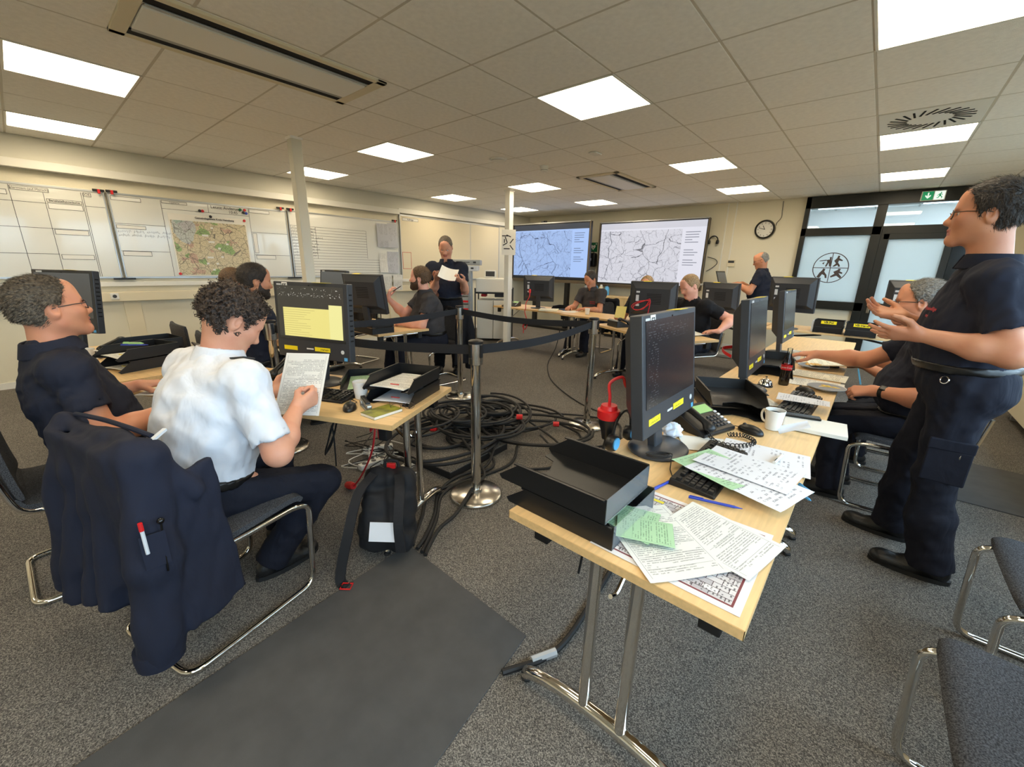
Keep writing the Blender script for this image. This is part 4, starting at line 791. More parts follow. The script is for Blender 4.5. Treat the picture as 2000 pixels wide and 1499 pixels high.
        for o in offs:
            for ax in range(3):
                if o[ax] == 0:
                    q = list(o); q[ax] = 1; q = tuple(q); a, b = val[o], val[q]; mk = (a < 0) != (b < 0); t = np.where(mk, a/np.where(mk, a-b, 1), 0)
                    p = np.tile(np.array(o, float), (len(act), 1)); p[:, ax] += t; acc += np.where(mk[:, None], p, 0); cnt += mk
        V = s.lo+(act+acc/cnt[:, None])*s.h; Q = []
        for ax in range(3):
            u, w = (ax+1) % 3, (ax+2) % 3; sl0 = [slice(1, -1)]*3; A = ins
            a0 = [slice(None)]*3; a1 = [slice(None)]*3; a0[ax] = slice(0, -1); a1[ax] = slice(1, None)
            ch = A[tuple(a0)] != A[tuple(a1)]; e = np.argwhere(ch); e = e[(e[:, u] > 0) & (e[:, w] > 0)]
            if len(e) == 0: continue
            def cell(du, dw): q = e.copy(); q[:, u] -= du; q[:, w] -= dw; return idx[q[:, 0], q[:, 1], q[:, 2]]
            q = np.stack([cell(1, 1), cell(0, 1), cell(0, 0), cell(1, 0)], 1); fl = A[e[:, 0], e[:, 1], e[:, 2]]; q[~fl] = q[~fl][:, ::-1]; Q.append(q)
        Q = np.concatenate(Q) if Q else np.zeros((0, 4), int); Q = Q[(Q >= 0).all(1)]
        return V, Q
def npmesh(name, parts, mats, parent, loc, label=None, tag=None, kind=None):
    """parts: list of (V,Q,matidx array or int)"""
    vs = []; fs = []; mi = []; o = 0
    for V, Q, m in parts:
        vs.append(V-np.asarray(loc)); fs.append(Q+o); mi.append(np.full(len(Q), m) if np.isscalar(m) else m); o += len(V)
    V = np.concatenate(vs); Q = np.concatenate(fs); mi = np.concatenate(mi).astype(np.int32)
    me = bpy.data.meshes.new(name); me.vertices.add(len(V)); me.vertices.foreach_set('co', V.astype(np.float32).ravel()); nq = Q.shape[1]
    me.loops.add(Q.size); me.loops.foreach_set('vertex_index', Q.astype(np.int32).ravel()); me.polygons.add(len(Q)); me.polygons.foreach_set('loop_start', np.arange(0, Q.size, nq, dtype=np.int32))
    for m in mats: me.materials.append(MATS[m])
    me.polygons.foreach_set('material_index', mi); me.polygons.foreach_set('use_smooth', np.ones(len(Q), bool)); me.update(); me.validate()
    ob = bpy.data.objects.new(name, me); COL.objects.link(ob)
    return fin(ob, parent, tag, label=label, kind=kind)
def bbox(pts, r): P = np.array(pts, float); return P.min(0)-r, P.max(0)+r
def ik(S, T, l1, l2, pole):
    S, T = np.asarray(S, float), np.asarray(T, float); d = T-S; L = np.linalg.norm(d)
    if L > (l1+l2)*.995: T = S+d/L*(l1+l2)*.995; d = T-S; L = np.linalg.norm(d)
    x = (l1*l1-l2*l2+L*L)/(2*L); h = math.sqrt(max(0, l1*l1-x*x)); u = d/L; p = np.asarray(pole, float); p = p-u*(p@u); return S+u*x+nz(p)*h, T
def hand_prims(F, wrist, d, n, right, curl, s=1.0, spread=.12, thumb=.4, k=.005, curls=None):
    d = nz(d); n = nz(np.asarray(n, float)-d*np.dot(n, d)); t = np.cross(d, n)*(1 if right else -1)
    P = lambda a, b, c: np.asarray(wrist)+s*(d*a+t*b+n*c)
    F.ell(P(.012, 0, 0), np.array((.03, .029, .02))*s, [d, t, n], k=.02)
    tips = []
    for i, (off, kn, L, r) in enumerate(((.027, .088, .070, .0092), (.009, .093, .079, .0095), (-.0095, .088, .073, .009), (-.027, .078, .057, .0078))):
        base = P(.01, off*.45, 0); kp = P(kn, off, -.002); F.cone(base, kp, .0165*s, .0118*s, k=.016)
        c = curls[i] if curls else curl; th = c*.75; dirb = nz(d+t*spread*(off/.027)); q = kp
        for f_, rr, cc in ((.45, 1.0, 1.15), (.31, .9, .9), (.24, .8, 0)):
            dd = dirb*math.cos(th)+n*math.sin(th); e = q+dd*L*f_*s; F.cone(q, e, r*rr*s*1.04, r*rr*.93*s, k=k); q = e; th += c*cc
        tips.append(q)
    b = P(.018, .022, .006); d1 = nz(d*.62+t*(.85-thumb*.55)+n*(.15+thumb*.5)); m1 = b+d1*.046*s; F.cone(b, m1, .0165*s, .0125*s, k=.014); d2 = nz(d*.88+t*(.42-thumb*.75)+n*(.1+thumb*.55)); m2 = m1+d2*.033*s; F.cone(m1, m2, .0115*s, .0105*s, k=k); d3 = nz(d*.95+t*(.2-thumb*.8)+n*(.1+thumb*.4)); F.cone(m2, m2+d3*.026*s, .0102*s, .0085*s, k=k)
    return tips
def skin(name, c, red=(180, 70, 60)):
    m = mat(name, c, .48, spec=.4); n = NT(m); b = n.N['Principled BSDF']; tc = n.new('ShaderNodeTexCoord'); a = n.noise(tc.outputs['Object'], 14, 4); f = n.noise(tc.outputs['Object'], 160, 3)
    col = n.mix(n.math('MULTIPLY', n.math('SUBTRACT', a, .35), .9, True), lin(c), lin(tuple(int(.55*x+.45*y) for x, y in zip(c, red)))); n.L.new(col, b.inputs['Base Color']); b.inputs['Subsurface Weight'].default_value = .0
    bp = n.new('ShaderNodeBump'); bp.inputs['Strength'].default_value = .12; bp.inputs['Distance'].default_value = .002; n.L.new(f, bp.inputs['Height']); n.L.new(bp.outputs[0], b.inputs['Normal'])
skin('skin_a', (208, 146, 114)); skin('skin_b', (218, 160, 130)); skin('skin_c', (198, 138, 104)); skin('skin_d', (226, 166, 142), (200, 90, 80))
for nme, c in (('lip', (180, 104, 92)), ('brow', (70, 52, 40))): mat(nme, c, .5)
def hairmat(name, c1, c2, sc=120):
    m = bpy.data.materials.new(name); m.use_nodes = True; n = NT(m); tc = n.new('ShaderNodeTexCoord'); a = n.noise(tc.outputs['Object'], sc, 4); r = n.new('ShaderNodeValToRGB'); n.L.new(a, r.inputs[0]); e = r.color_ramp.elements; e[0].position = .35; e[0].color = lin(c1); e[1].position = .7; e[1].color = lin(c2)
    p = n.N['Principled BSDF']; n.L.new(r.outputs[0], p.inputs['Base Color']); p.inputs['Roughness'].default_value = .55; bp = n.new('ShaderNodeBump'); bp.inputs['Strength'].default_value = .8; bp.inputs['Distance'].default_value = .006; n.L.new(a, bp.inputs['Height']); n.L.new(bp.outputs[0], p.inputs['Normal']); MATS[name] = m
hairmat('hair_greybrown', (58, 50, 42), (128, 114, 96)); hairmat('hair_dark', (26, 20, 16), (62, 50, 40)); hairmat('hair_brown', (64, 44, 28), (122, 92, 60)); hairmat('hair_grey', (84, 82, 78), (168, 166, 160)); hairmat('hair_blond', (116, 88, 56), (178, 146, 104)); hairmat('hair_darkcurl', (28, 20, 16), (78, 60, 48)); hairmat('stubble', (176, 122, 98), (206, 152, 124), 300); hairmat('beard_brown', (48, 32, 22), (86, 62, 44), 200)
def cloth(name, c, wr=.35, sc=9, rough=.85, st=(1, 1, 1), weave=900):
    m = bpy.data.materials.new(name); m.use_nodes = True; n = NT(m); tc = n.new('ShaderNodeTexCoord'); mp = n.new('ShaderNodeMapping'); mp.inputs['Scale'].default_value = st; n.L.new(tc.outputs['Object'], mp.inputs[0])
    a = n.noise(mp.outputs[0], sc, 3); n.N[-1].inputs['Distortion'].default_value = 1.2; w = n.noise(tc.outputs['Object'], weave, 1); hgt = n.math('ADD', a, n.math('MULTIPLY', w, .03)); p = n.N['Principled BSDF']
    big = n.noise(tc.outputs['Object'], 3, 2); cc = lin(c); n.L.new(n.mix(big, tuple(x*.85 for x in cc[:3])+(1,), tuple(min(1, x*1.15) for x in cc[:3])+(1,)), p.inputs['Base Color']); p.inputs['Roughness'].default_value = rough; p.inputs['Specular IOR Level'].default_value = .25; p.inputs['Sheen Weight'].default_value = .0
    bp = n.new('ShaderNodeBump'); bp.inputs['Strength'].default_value = wr; bp.inputs['Distance'].default_value = .02; n.L.new(hgt, bp.inputs['Height']); n.L.new(bp.outputs[0], p.inputs['Normal']); MATS[name] = m
cloth('polo_navy', (34, 37, 50), .3, 8); cloth('polo_grey', (62, 60, 62), .3, 9); cloth('tee_black', (26, 27, 32), .3, 9); cloth('shirt_white', (216, 219, 226), .42, 7, .8, (1, 1, .55)); cloth('trousers_navy', (25, 27, 38), .4, 10, .85, (1, 1, .6)); cloth('jacket_navy', (33, 36, 50), .4, 7, .85, (1, 1, .35)); cloth('trousers_black', (18, 19, 24), .35, 10)
mat('shoe_black', (22, 22, 23), .42, bump=(90, .2)); mat('leather', (16, 15, 15), .35); mat('eye_white', (226, 222, 216), .15); mat('iris', (44, 36, 30), .1); mat('lens_glass', (220, 225, 230), .05, alpha=.12)
def head(Hc, hf, hu, s, h, st):
    """returns skin (V,Q,mi) and hair fields; local axes: r, f (face), u"""
    f = nz(hf); u = nz(np.asarray(hu, float)-f*np.dot(hu, f)); r = np.cross(f, u); B = [r, f, u]; P = lambda x, y, z: Hc+s*(r*x+f*y+u*z)
    F = Field(Hc-.2*s, Hc+.2*s, h); j = st.get('jaw', 1.0); S3_ = lambda a, b, c: np.array((a, b, c))*s
    F.ell(P(0, -.016, .028), S3_(.077, .098, .09), B, k=.03); F.ell(P(0, .028, -.035), S3_(.06*j, .066, .08), B, k=.04); F.ell(P(0, .018, -.03), S3_(.066*j, .07, .06), B, k=.03)
    F.cone(P(-.05*j, 0, -.062), P(-.012, .07, -.102), .022*s, .02*s, k=.03); F.cone(P(.05*j, 0, -.062), P(.012, .07, -.102), .022*s, .02*s, k=.03); F.ell(P(0, .076, -.103), S3_(.021, .017, .017), B, k=.02)
    for q in (-1, 1): F.ell(P(q*.043, .058, -.022), S3_(.022, .024, .02), B, k=.03)
    F.cone(P(-.036, .076, .02), P(.036, .076, .02), .0135*s, .0135*s, k=.02); F.ell(P(0, .06, .055), S3_(.05, .03, .045), B, k=.03)
    for q in (-1, 1): F.ell(P(q*.032, .1, -.002), S3_(.02, .022, .0125), B, k=.014, neg=True)
    F.cone(P(0, .086, .014), P(0, .103, -.029), .0085*s, .012*s, k=.014); F.ell(P(0, .1065, -.033), S3_(.0125, .0115, .010), B, k=.012)
    for q in (-1, 1): F.ell(P(q*.0135, .096, -.037), S3_(.0085, .012, .008), B, k=.009)
    F.cone(P(-.02, .084, -.066), P(0, .0935, -.0635), .005*s, .0065*s, k=.006); F.cone(P(.02, .084, -.066), P(0, .0935, -.0635), .005*s, .0065*s, k=.006); F.cone(P(-.018, .083, -.075), P(.018, .083, -.075), .0055*s, .0055*s, k=.01); F.ell(P(0, .09, -.0755), S3_(.018, .007, .0065), B, k=.006)
    F.cone(P(-.021, .0945, -.0695), P(.021, .0945, -.0695), .0022*s, .0022*s, k=.003, neg=True)
    for q in (-1, 1):
        eb = [r, nz(f*.94+r*q*-.33), u]; F.ell(P(q*.079, -.012, -.008), S3_(.0105, .021, .034), [nz(r+f*-.45*q*q*(1 if q > 0 else -1)), nz(f+r*.45*q), u], k=.008); F.ell(P(q*.088, -.006, -.004), S3_(.008, .011, .018), B, k=.006, neg=True)
    F.cone(P(0, -.025, -.04), st['neck'], .056*s*st.get('nk', 1), .064*s*st.get('nk', 1), k=.035)
    V, Q = F.mesh(); L = (V-Hc)/s @ np.array(B).T; c = L[Q].mean(1); mi = np.zeros(len(Q), int)
    mi[(np.abs(c[:, 0]) < .024) & (c[:, 2] < -.0585) & (c[:, 2] > -.082) & (c[:, 1] > .0855)] = 1
    if st.get('stubble'): mi[(c[:, 2] < -.05-.0*c[:, 1]) & (c[:, 2] > -.13) & (c[:, 1] > -.0) & (mi == 0) & ((c[:, 2] < -.086) | (np.abs(c[:, 0]) > .028) | (c[:, 2] > -.06) & (c[:, 1] > .075))] = 2
    # hair
    G = Field(Hc-.19*s, Hc+.19*s, h*1.0); t = st.get('thick', .01)
    G.ell(P(0, -.016-.0, .028), S3_(.079+t*.75, .098+t, .09+t*st.get('top', 1)), B, k=.0); G.ell(P(0, -.045, -.03), S3_(.062+t*.5, .055+t*.5, .06), B, k=.03)
    X, Y, Z = G.coords(); lx = ((X-Hc[0])*r[0]+(Y-Hc[1])*r[1]+(Z-Hc[2])*r[2])/s; ly = ((X-Hc[0])*f[0]+(Y-Hc[1])*f[1]+(Z-Hc[2])*f[2])/s; lz = ((X-Hc[0])*u[0]+(Y-Hc[1])*u[1]+(Z-Hc[2])*u[2])/s
    rec = st.get('recede', 0.0); cut = .85*(ly-.066+rec)-.32*(lz-.075)+.9*np.maximum(np.abs(lx)-.045, 0)*st.get('temple', .2); nape = -(lz+st.get('nape', .062)+.55*(ly+.05)); ear = st.get('ear', .026)-np.sqrt((ly+.008)**2+(lz+.012)**2+np.maximum(np.abs(lx)-.1, 0)**2)
    K = np.maximum(np.maximum(cut, nape), ear+0*lx)
    if st.get('bald'): bx, by, bz, br = st['bald']; K = np.maximum(K, br-np.sqrt((lx-bx)**2+(ly-by)**2+(lz-bz)**2))
    G.F = np.maximum(G.F, (K*s).astype(np.float32))
    if st.get('curl'): G.waves(.008*s, .022, 5, 5)
    else: G.waves(.0022*s, .018, 3, 4)
    HV = G.mesh() if not st.get('nohair') else None
    hair = [HV+(0,)] if HV is not None else []
    Bf = Field(Hc-.17*s, Hc+.17*s, h); 
    for q in (-1, 1): Bf.cone(P(q*.016, .089, .019), P(q*.047, .075, .0205), .0042*s, .0028*s, k=.001)
    V2, Q2 = Bf.mesh(); hair.append((V2, Q2, 1 if not st.get('browhair') else 0))
    if st.get('beard'):
        E_ = Field(Hc-.19*s, Hc+.19*s, h); bt = st['beard']; E_.ell(P(0, .03, -.045), S3_(.062*j+bt, .066+bt, .075+bt), B, k=.02); E_.cone(P(-.05*j, 0, -.062), P(-.012, .072, -.104), (.022+bt)*s, (.022+bt)*s, k=.03); E_.cone(P(.05*j, 0, -.062), P(.012, .072, -.104), (.022+bt)*s, (.022+bt)*s, k=.03)
        for q in (-1, 1): E_.cone(P(q*.068, .012, -.01), P(q*.056, .02, -.07), .010*s, .016*s, k=.02)
        E_.cone(P(-.024, .084, -.056), P(.024, .084, -.056), .008*s, .008*s, k=.01)
        X, Y, Z = E_.coords(); lx = ((X-Hc[0])*r[0]+(Y-Hc[1])*r[1]+(Z-Hc[2])*r[2])/s; ly = ((X-Hc[0])*f[0]+(Y-Hc[1])*f[1]+(Z-Hc[2])*f[2])/s; lz = ((X-Hc[0])*u[0]+(Y-Hc[1])*u[1]+(Z-Hc[2])*u[2])/s
        keep = np.maximum(lz+.052-.5*np.maximum(np.abs(lx)-.03, 0)*2.2, -(ly-.0)); mouth = .012-np.sqrt((lx*.5)**2+(lz+.07)**2+np.maximum(.07-ly, 0)**2); E_.F = np.maximum(E_.F, (np.maximum(keep, mouth)*s).astype(np.float32)); E_.waves(.0018*s, .014, 9, 4)
        hair.append(E_.mesh()+(2,))
    return (V, Q, mi), hair, P, B
def strands(HV, Hc, B, s, n, ln, seed, comb, w=.0009):
    V, Q = HV[0], HV[1]; rg = np.random.RandomState(seed); A = V[Q]; ctr = A.mean(1); nr = np.cross(A[:, 2]-A[:, 0], A[:, 3]-A[:, 1]); nr /= np.linalg.norm(nr, axis=1)[:, None]+1e-9
    out = ((ctr-Hc)*nr).sum(1) > .03*s; ids = np.where(out)[0]; pick = rg.choice(ids, n); p = ctr[pick]+rg.uniform(-.003, .003, (n, 3)); N_ = nr[pick]
    cb = np.array([comb(q) for q in ((p-Hc)/s @ np.array(B).T)]) @ np.array(B); cb = cb-N_*(cb*N_).sum(1)[:, None]; cb /= np.linalg.norm(cb, axis=1)[:, None]+1e-9
    d = cb*.9+N_*rg.uniform(.12, .5, n)[:, None]+rg.normal(size=(n, 3))*.16; d /= np.linalg.norm(d, axis=1)[:, None]; sd = np.cross(d, N_); sd /= np.linalg.norm(sd, axis=1)[:, None]+1e-9; L = (ln*rg.uniform(.6, 1.2, n))[:, None]
    m = p+d*L*.55+N_*.0015; e = p+d*L-N_*L*.12; v = np.stack([p-sd*w, p+sd*w, m+sd*w*.8, m-sd*w*.8, e+sd*w*.2, e-sd*w*.2], 1).reshape(-1, 3); b = np.arange(n)*6
    q = np.concatenate([np.stack([b, b+1, b+2, b+3], 1), np.stack([b+3, b+2, b+4, b+5], 1)]); return v, q, 0
def curls(HV, Hc, s, n, seed):
    V, Q = HV[0], HV[1]; rg = np.random.RandomState(seed); A = V[Q]; ctr = A.mean(1); nr = ctr-Hc; nr /= np.linalg.norm(nr, axis=1)[:, None]; ids = np.where(((ctr-Hc)**2).sum(1)**.5 > .06*s)[0]; vs = []; qs = []; o = 0
    for i in rg.choice(ids, n):
        p = ctr[i]; N_ = nr[i]; a = nz(np.cross(N_, rg.normal(size=3))); b = np.cross(N_, a); R_ = rg.uniform(.004, .008)*s; k = 9; w = .0016*s; pts = []
        ax = nz(a*rg.normal()+N_*.8*rg.uniform(.2, 1)); e1 = nz(np.cross(ax, N_+.01)); e2 = np.cross(ax, e1)
        for t in np.linspace(0, rg.uniform(4, 8), k): pts.append(p+N_*.001+e1*R_*math.cos(t)+e2*R_*math.sin(t)+ax*t*.0016*s)
        pts = np.array(pts); d = np.gradient(pts, axis=0); sd = np.cross(d, N_+.001); sd /= np.linalg.norm(sd, axis=1)[:, None]+1e-9; vs.append(np.concatenate([pts-sd*w, pts+sd*w])); j = np.arange(k-1); qs.append(np.stack([j, j+1, j+1+k, j+k], 1)+o); o += 2*k
    return np.concatenate(vs), np.concatenate(qs), 0
def person(lab, pel, yaw, s=1.0, girth=1.0, belly=0.0, lean=0.1, curve=.12, side=0.0, twist=0.0, face=None, headup=None, L=None, R=None, feet=None, shirt='polo_navy', trou='trousers_navy', skinm='skin_a', hair='hair_dark', st=None, fine=False, kind='polo', glasses=None, watch=None, logo=None, knees=None, belt=True, sleeve=.62, rolled=None, shoes=True, elbow_out=.5, headoff=(0, 0, 0), leg=.07, spine=.93):
    """pel: hip centre; yaw: heading in degrees (0 = +Y, counter clockwise); L/R = dict(w=wrist, d=finger direction, n=palm normal, curl=..)"""
    st = dict(st or {}); pel = np.array(pel, float); ya = RAD(yaw); fw = np.array((-math.sin(ya), math.cos(ya), 0)); rt = np.array((math.cos(ya), math.sin(ya), 0)); Zu = np.array((0, 0, 1.0))
    root = thing('person', lab, 'person', (pel[0], pel[1], 0)); loc = (pel[0], pel[1], 0)
    up1 = nz(Zu*math.cos(lean)+fw*math.sin(lean)+rt*side); up2 = nz(Zu*math.cos(lean+curve)+fw*math.sin(lean+curve)+rt*side)
    ct, sn = math.cos(RAD(twist)), math.sin(RAD(twist)); rt2 = nz(rt*ct+fw*sn); rt2 = nz(rt2-up2*(rt2@up2)); fw2 = np.cross(up2, rt2)
    Bp = [rt, np.cross(up1, rt), up1]; Bc = [rt2, fw2, up2]; g = girth*s
    mid = pel+up1*.22*s; nb0 = mid+up2*.30*s; nb = mid+up2*.30*s*spine; shL = nb-up2*.05*s-rt2*.178*s*(.6+.4*girth); shR = nb-up2*.05*s+rt2*.178*s*(.6+.4*girth)
    face = nz(face if face is not None else fw); hup = np.asarray(headup, float) if headup is not None else Zu*.9+fw2*.0
    Hc = nb0+nz(up2*.8+face*np.array((1, 1, 0))*.25+Zu*.35)*.165*s+np.array(headoff)*s
    h1 = .008 if fine else .012; h2 = .0042 if fine else .0065
    # torso field shared by shirt, belt and hidden trunk
    def torso(F, inf, k=.07):
        F.ell(pel+up1*.03*s, (np.array((.165, .125, .13))*g)+inf, Bp, k=k); F.ell(mid-up1*.04*s+Bp[1]*(.02+.05*belly)*s, np.array((.158+.03*belly, .118+.055*belly, .16))*g+inf, Bp, k=k); F.ell(nb-up2*.19*s-fw2*.005*s, np.array((.172, .122, .18))*g+inf, Bc, k=k)
        F.cone(shL, shR, .052*s+inf, .052*s+inf, k=k); F.cone(nb+up2*.015*s, nb-up2*.08*s, .058*s+inf, .085*s+inf, k=.05)
        for q in (shL, shR): F.ell(q, np.array((.058, .058, .058))*s*(.7+.3*girth)+inf, None, k=.05)
    arms = {}
    for nm, S_, A_ in (('L', shL, L), ('R', shR, R)):
        sg = -1 if nm == 'L' else 1
        if A_ is None: A_ = dict(w=S_-Zu*.5*s+fw*.08*s, d=-Zu+fw*.3, n=-rt*sg, curl=.4)
        pole = A_.get('pole', -Zu*.9-fw*.35+rt*sg*elbow_out); E, Wt = ik(S_, A_['w'], .295*s, .262*s, pole); arms[nm] = (S_, E, Wt, A_)
    # clothes: shirt
    pts = [pel, nb+up2*.08*s, shL, shR]+[arms[q][1] for q in 'LR']; lo, hi = bbox(pts, .23*g+.02); F = Field(lo, hi, h1); torso(F, .012*s)
    for q in 'LR':
        S_, E, Wt, A_ = arms[q]; e = S_+(E-S_)*sleeve; F.cone(S_, e, .062*s*(.6+.4*girth), .069*s*(.65+.35*girth), k=.05, flat=True); 
    F.waves(.0045 if kind != 'tee' else .003, .13, int(abs(pel[0]*77)+abs(pel[1]*31)), 5); F.waves(.002, .05, 3+int(abs(pel[1]*50)), 4)
    for q in 'LR':
        S_, E, Wt, A_ = arms[q]; e0 = S_+(E-S_)*(sleeve-.07); F.cone(e0, E+(E-S_)*.4, .0535*s*(.65+.35*girth), .056*s*(.65+.35*girth), k=.003, neg=True, m=.03); 
    F.plane(pel+up1*(.055 if belt else -.03)*s, -up1)
    nd = nz(Hc-face*.03*s-nb); F.cone(nb-nd*.02, Hc, .066*s, .058*s, k=.004, neg=True)
    V, Q = F.mesh(); sho = npmesh('shirt', [(V, Q, 0)], [shirt], root, loc)
    if kind in ('polo', 'shirt'):
        nk = st.get('nk', 1); C = Field(nb-.16*s, nb+.16*s, .0042 if fine else .006); tb = nz(nd*.8+up2*.5-fw2*.15)
        C.ring(nb+tb*.012*s, tb, ((.070*s*nk, .042*s), (.074*s*nk, .03*s)), .003*s, k=.004); C.ring(nb+tb*.012*s, tb, ((.074*s*nk, .044*s), (.094*s*nk, -.012*s)), .0036*s, k=.004)
        C.rbox(nb+tb*.03*s+fw2*.09*s, (.020*s, .07*s, .09*s), [rt2, fw2, tb], .004, .004, neg=True); V, Q = C.mesh(); npmesh('collar', [(V, Q, 0)], [shirt], root, loc)
    # trousers, belt, shoes
    hips = {q: pel+rt*(.092 if q == 'R' else -.092)*s-up1*.0*s for q in 'LR'}; legs = {}
    for q in 'LR':
        ft = np.array(feet[q], float) if feet else hips[q]*np.array((1, 1, 0))+fw*.4*s; ank = ft+Zu*.085*s; kp = (knees or {}).get(q, fw+Zu*.25); K_, ank = ik(hips[q], ank, .44*s, .43*s, kp); legs[q] = (hips[q], K_, ank, ft)
    pts = [pel]+[p for q in 'LR' for p in legs[q][1:3]]; lo, hi = bbox(pts, .2*g); F = Field(lo, hi, h1); F.ell(pel-up1*.0*s, np.array((.168, .13, .13))*g, Bp, k=.06); F.cone(pel+up1*.06*s, pel, .13*g, .13*g, k=.05)
    for q in 'LR':
        a, K_, b, ft = legs[q]; F.cone(a, K_, .096*g, .070*s, k=.05); F.cone(K_, K_+(b-K_)*.5, .070*s, leg*s, k=.04); F.cone(K_+(b-K_)*.5, b-(K_-b)*.06, leg*s, leg*s, k=.03, flat=True); F.ell(a-np.array(Bp[1])*.04*s-up1*.03*s, np.array((.09, .09, .1))*g, Bp, k=.05)
    F.waves(.0045, .17, 11+int(abs(pel[0]*50)), 5, (1, 1, .7)); F.waves(.002, .06, 2, 4); F.plane(pel+up1*.066*s, up1); V, Q = F.mesh(); npmesh('trousers', [(V, Q, 0)], [trou], root, loc)
    if belt:
        lo, hi = bbox([pel+up1*.06*s], .24*g); F = Field(lo, hi, min(h1, .008)); torso(F, .019*s); F.plane(pel+up1*.082*s, up1); F.plane(pel+up1*.045*s, -up1); V, Q = F.mesh(); npmesh('belt', [(V, Q, 0)], ['leather'], root, loc)
    if shoes:
        for q in 'LR':
            a, K_, ank, ft = legs[q]; sd = (feet or {}).get('dir'+q, fw); sd = nz(np.array(sd)*np.array((1, 1, 0))); sr = np.cross(sd, Zu); Bs = [sr, sd, Zu]; lo, hi = bbox([ft-sd*.1, ft+sd*.22, ank], .07*s); F = Field(lo, hi, .006 if fine else .009); ft0 = ft*np.array((1, 1, 0))+Zu*ft[2]
            F.ell(ft0-sd*.035*s+Zu*.045*s, np.array((.038, .05, .045))*s, Bs, k=.03); F.ell(ft0+sd*.10*s+Zu*.03*s, np.array((.047, .09, .036))*s, Bs, k=.03); F.ell(ft0+sd*.16*s+Zu*.032*s, np.array((.043, .045, .034))*s, Bs, k=.03); F.cone(ank+Zu*.02*s, ft0+sd*.05*s+Zu*.05*s, .048*s, .04*s, k=.04); F.plane(ft0+Zu*.018*s, -Zu); V, Q = F.mesh(); so = npmesh('shoe', [(V, Q, 0)], ['shoe_black'], root, loc)
            out = [(sr*(.047*s*math.sin(t)*(1 if True else 1))+sd*(.058*s+.15*s*math.cos(t))) for t in np.linspace(0, 2*PI, 20, endpoint=False)]; MB().prism([(p[0]+ft[0]-loc[0], p[1]+ft[1]-loc[1]) for p in out][::1] if np.cross(out[0][:2], out[1][:2]) > 0 else [(p[0]+ft[0]-loc[0], p[1]+ft[1]-loc[1]) for p in out][::-1], ft[2]+.0, ft[2]+.022*s).o('sole', 'rubber', so)
    # skin: head, arms with hands, hidden trunk, one mesh
    st['neck'] = nb-nd*.03*s; hd, hr, P, Bh = head(Hc, face, hup, s*st.get('hs', 1.0), h2, st); parts = [hd]
    for q in 'LR':
        S_, E, Wt, A_ = arms[q]; lo, hi = bbox([S_+(E-S_)*.3, E, Wt, Wt+nz(A_['d'])*.2*s], .06); F = Field(lo, hi, h2); gg = (.55+.45*girth); F.cone(S_+(E-S_)*.25, E, .052*s*gg, .044*s*gg, k=.02); F.cone(E, E+(Wt-E)*.35, .044*s*gg, .045*s*gg, k=.03); F.cone(E+(Wt-E)*.35, Wt, .045*s*gg, .0275*s, k=.03)
        hand_prims(F, Wt, A_['d'], A_['n'], q == 'R', A_.get('curl', .35), s*1.02, A_.get('spread', .12), A_.get('thumb', .4), curls=A_.get('curls')); V, Q = F.mesh(); parts.append((V, Q, 0))
        if watch == q:
            ax = nz(E-Wt); W_ = Field(Wt+ax*.035*s-.06, Wt+ax*.035*s+.06, .004); W_.ring(Wt+ax*.035*s, ax, ((.031*s, -.009), (.031*s, .009)), .0035); W_.rbox(Wt+ax*.035*s-nz(A_['n'])*.033*s, (.017, .017, .006), [ax, np.cross(ax, nz(A_['n'])), nz(A_['n'])], .004, .004); V, Q = W_.mesh(); npmesh('wrist_watch', [(V, Q, 0)], ['black_plastic'], root, loc)
    lo, hi = bbox([pel, nb, shL, shR], .2*g); F = Field(lo, hi, .016); torso(F, -.012); F.cone(nb-nd*.05, nb+nd*.04*s, .05*s, .05*s, k=.03)
    for q in 'LR': S_, E, Wt, A_ = arms[q]; F.cone(S_, S_+(E-S_)*.5, .05*s, .046*s, k=.03); a, K_, b, ft = legs[q]; F.cone(a, a+(K_-a)*.3, .08*s, .075*s, k=.04)
    V, Q = F.mesh(); parts.append((V, Q, 0)); npmesh('body', parts, [skinm, 'lip', 'stubble'], root, loc)
    hm = [hair, 'brow', st.get('beardmat', hair)]
    if st.get('strands') and hr: n_, ln, comb = st['strands']; hr.append(strands(hr[0], Hc, Bh, s, n_, ln, 4, comb))
    if st.get('curl') and hr: hr.append(curls(hr[0], Hc, s, st['curl'], 3))
    npmesh('hair', hr, hm, root, loc)
    e = MB(); hs = s*st.get('hs', 1.0); Mh = Matrix(((Bh[0][0], Bh[1][0], Bh[2][0], Hc[0]-loc[0]), (Bh[0][1], Bh[1][1], Bh[2][1], Hc[1]-loc[1]), (Bh[0][2], Bh[1][2], Bh[2][2], Hc[2]), (0, 0, 0, 1))) @ Matrix.Scale(hs, 4)
    for q in (-1, 1):
        e.sph((q*.032, .0735, -.001), .0118, 14, 0, M=Mh); e.sph((q*.032-q*.0, .0808, -.002), .0056, 10, 1, M=Mh)
    e.o('eyes', ['eye_white', 'iris'], root, smooth=True)
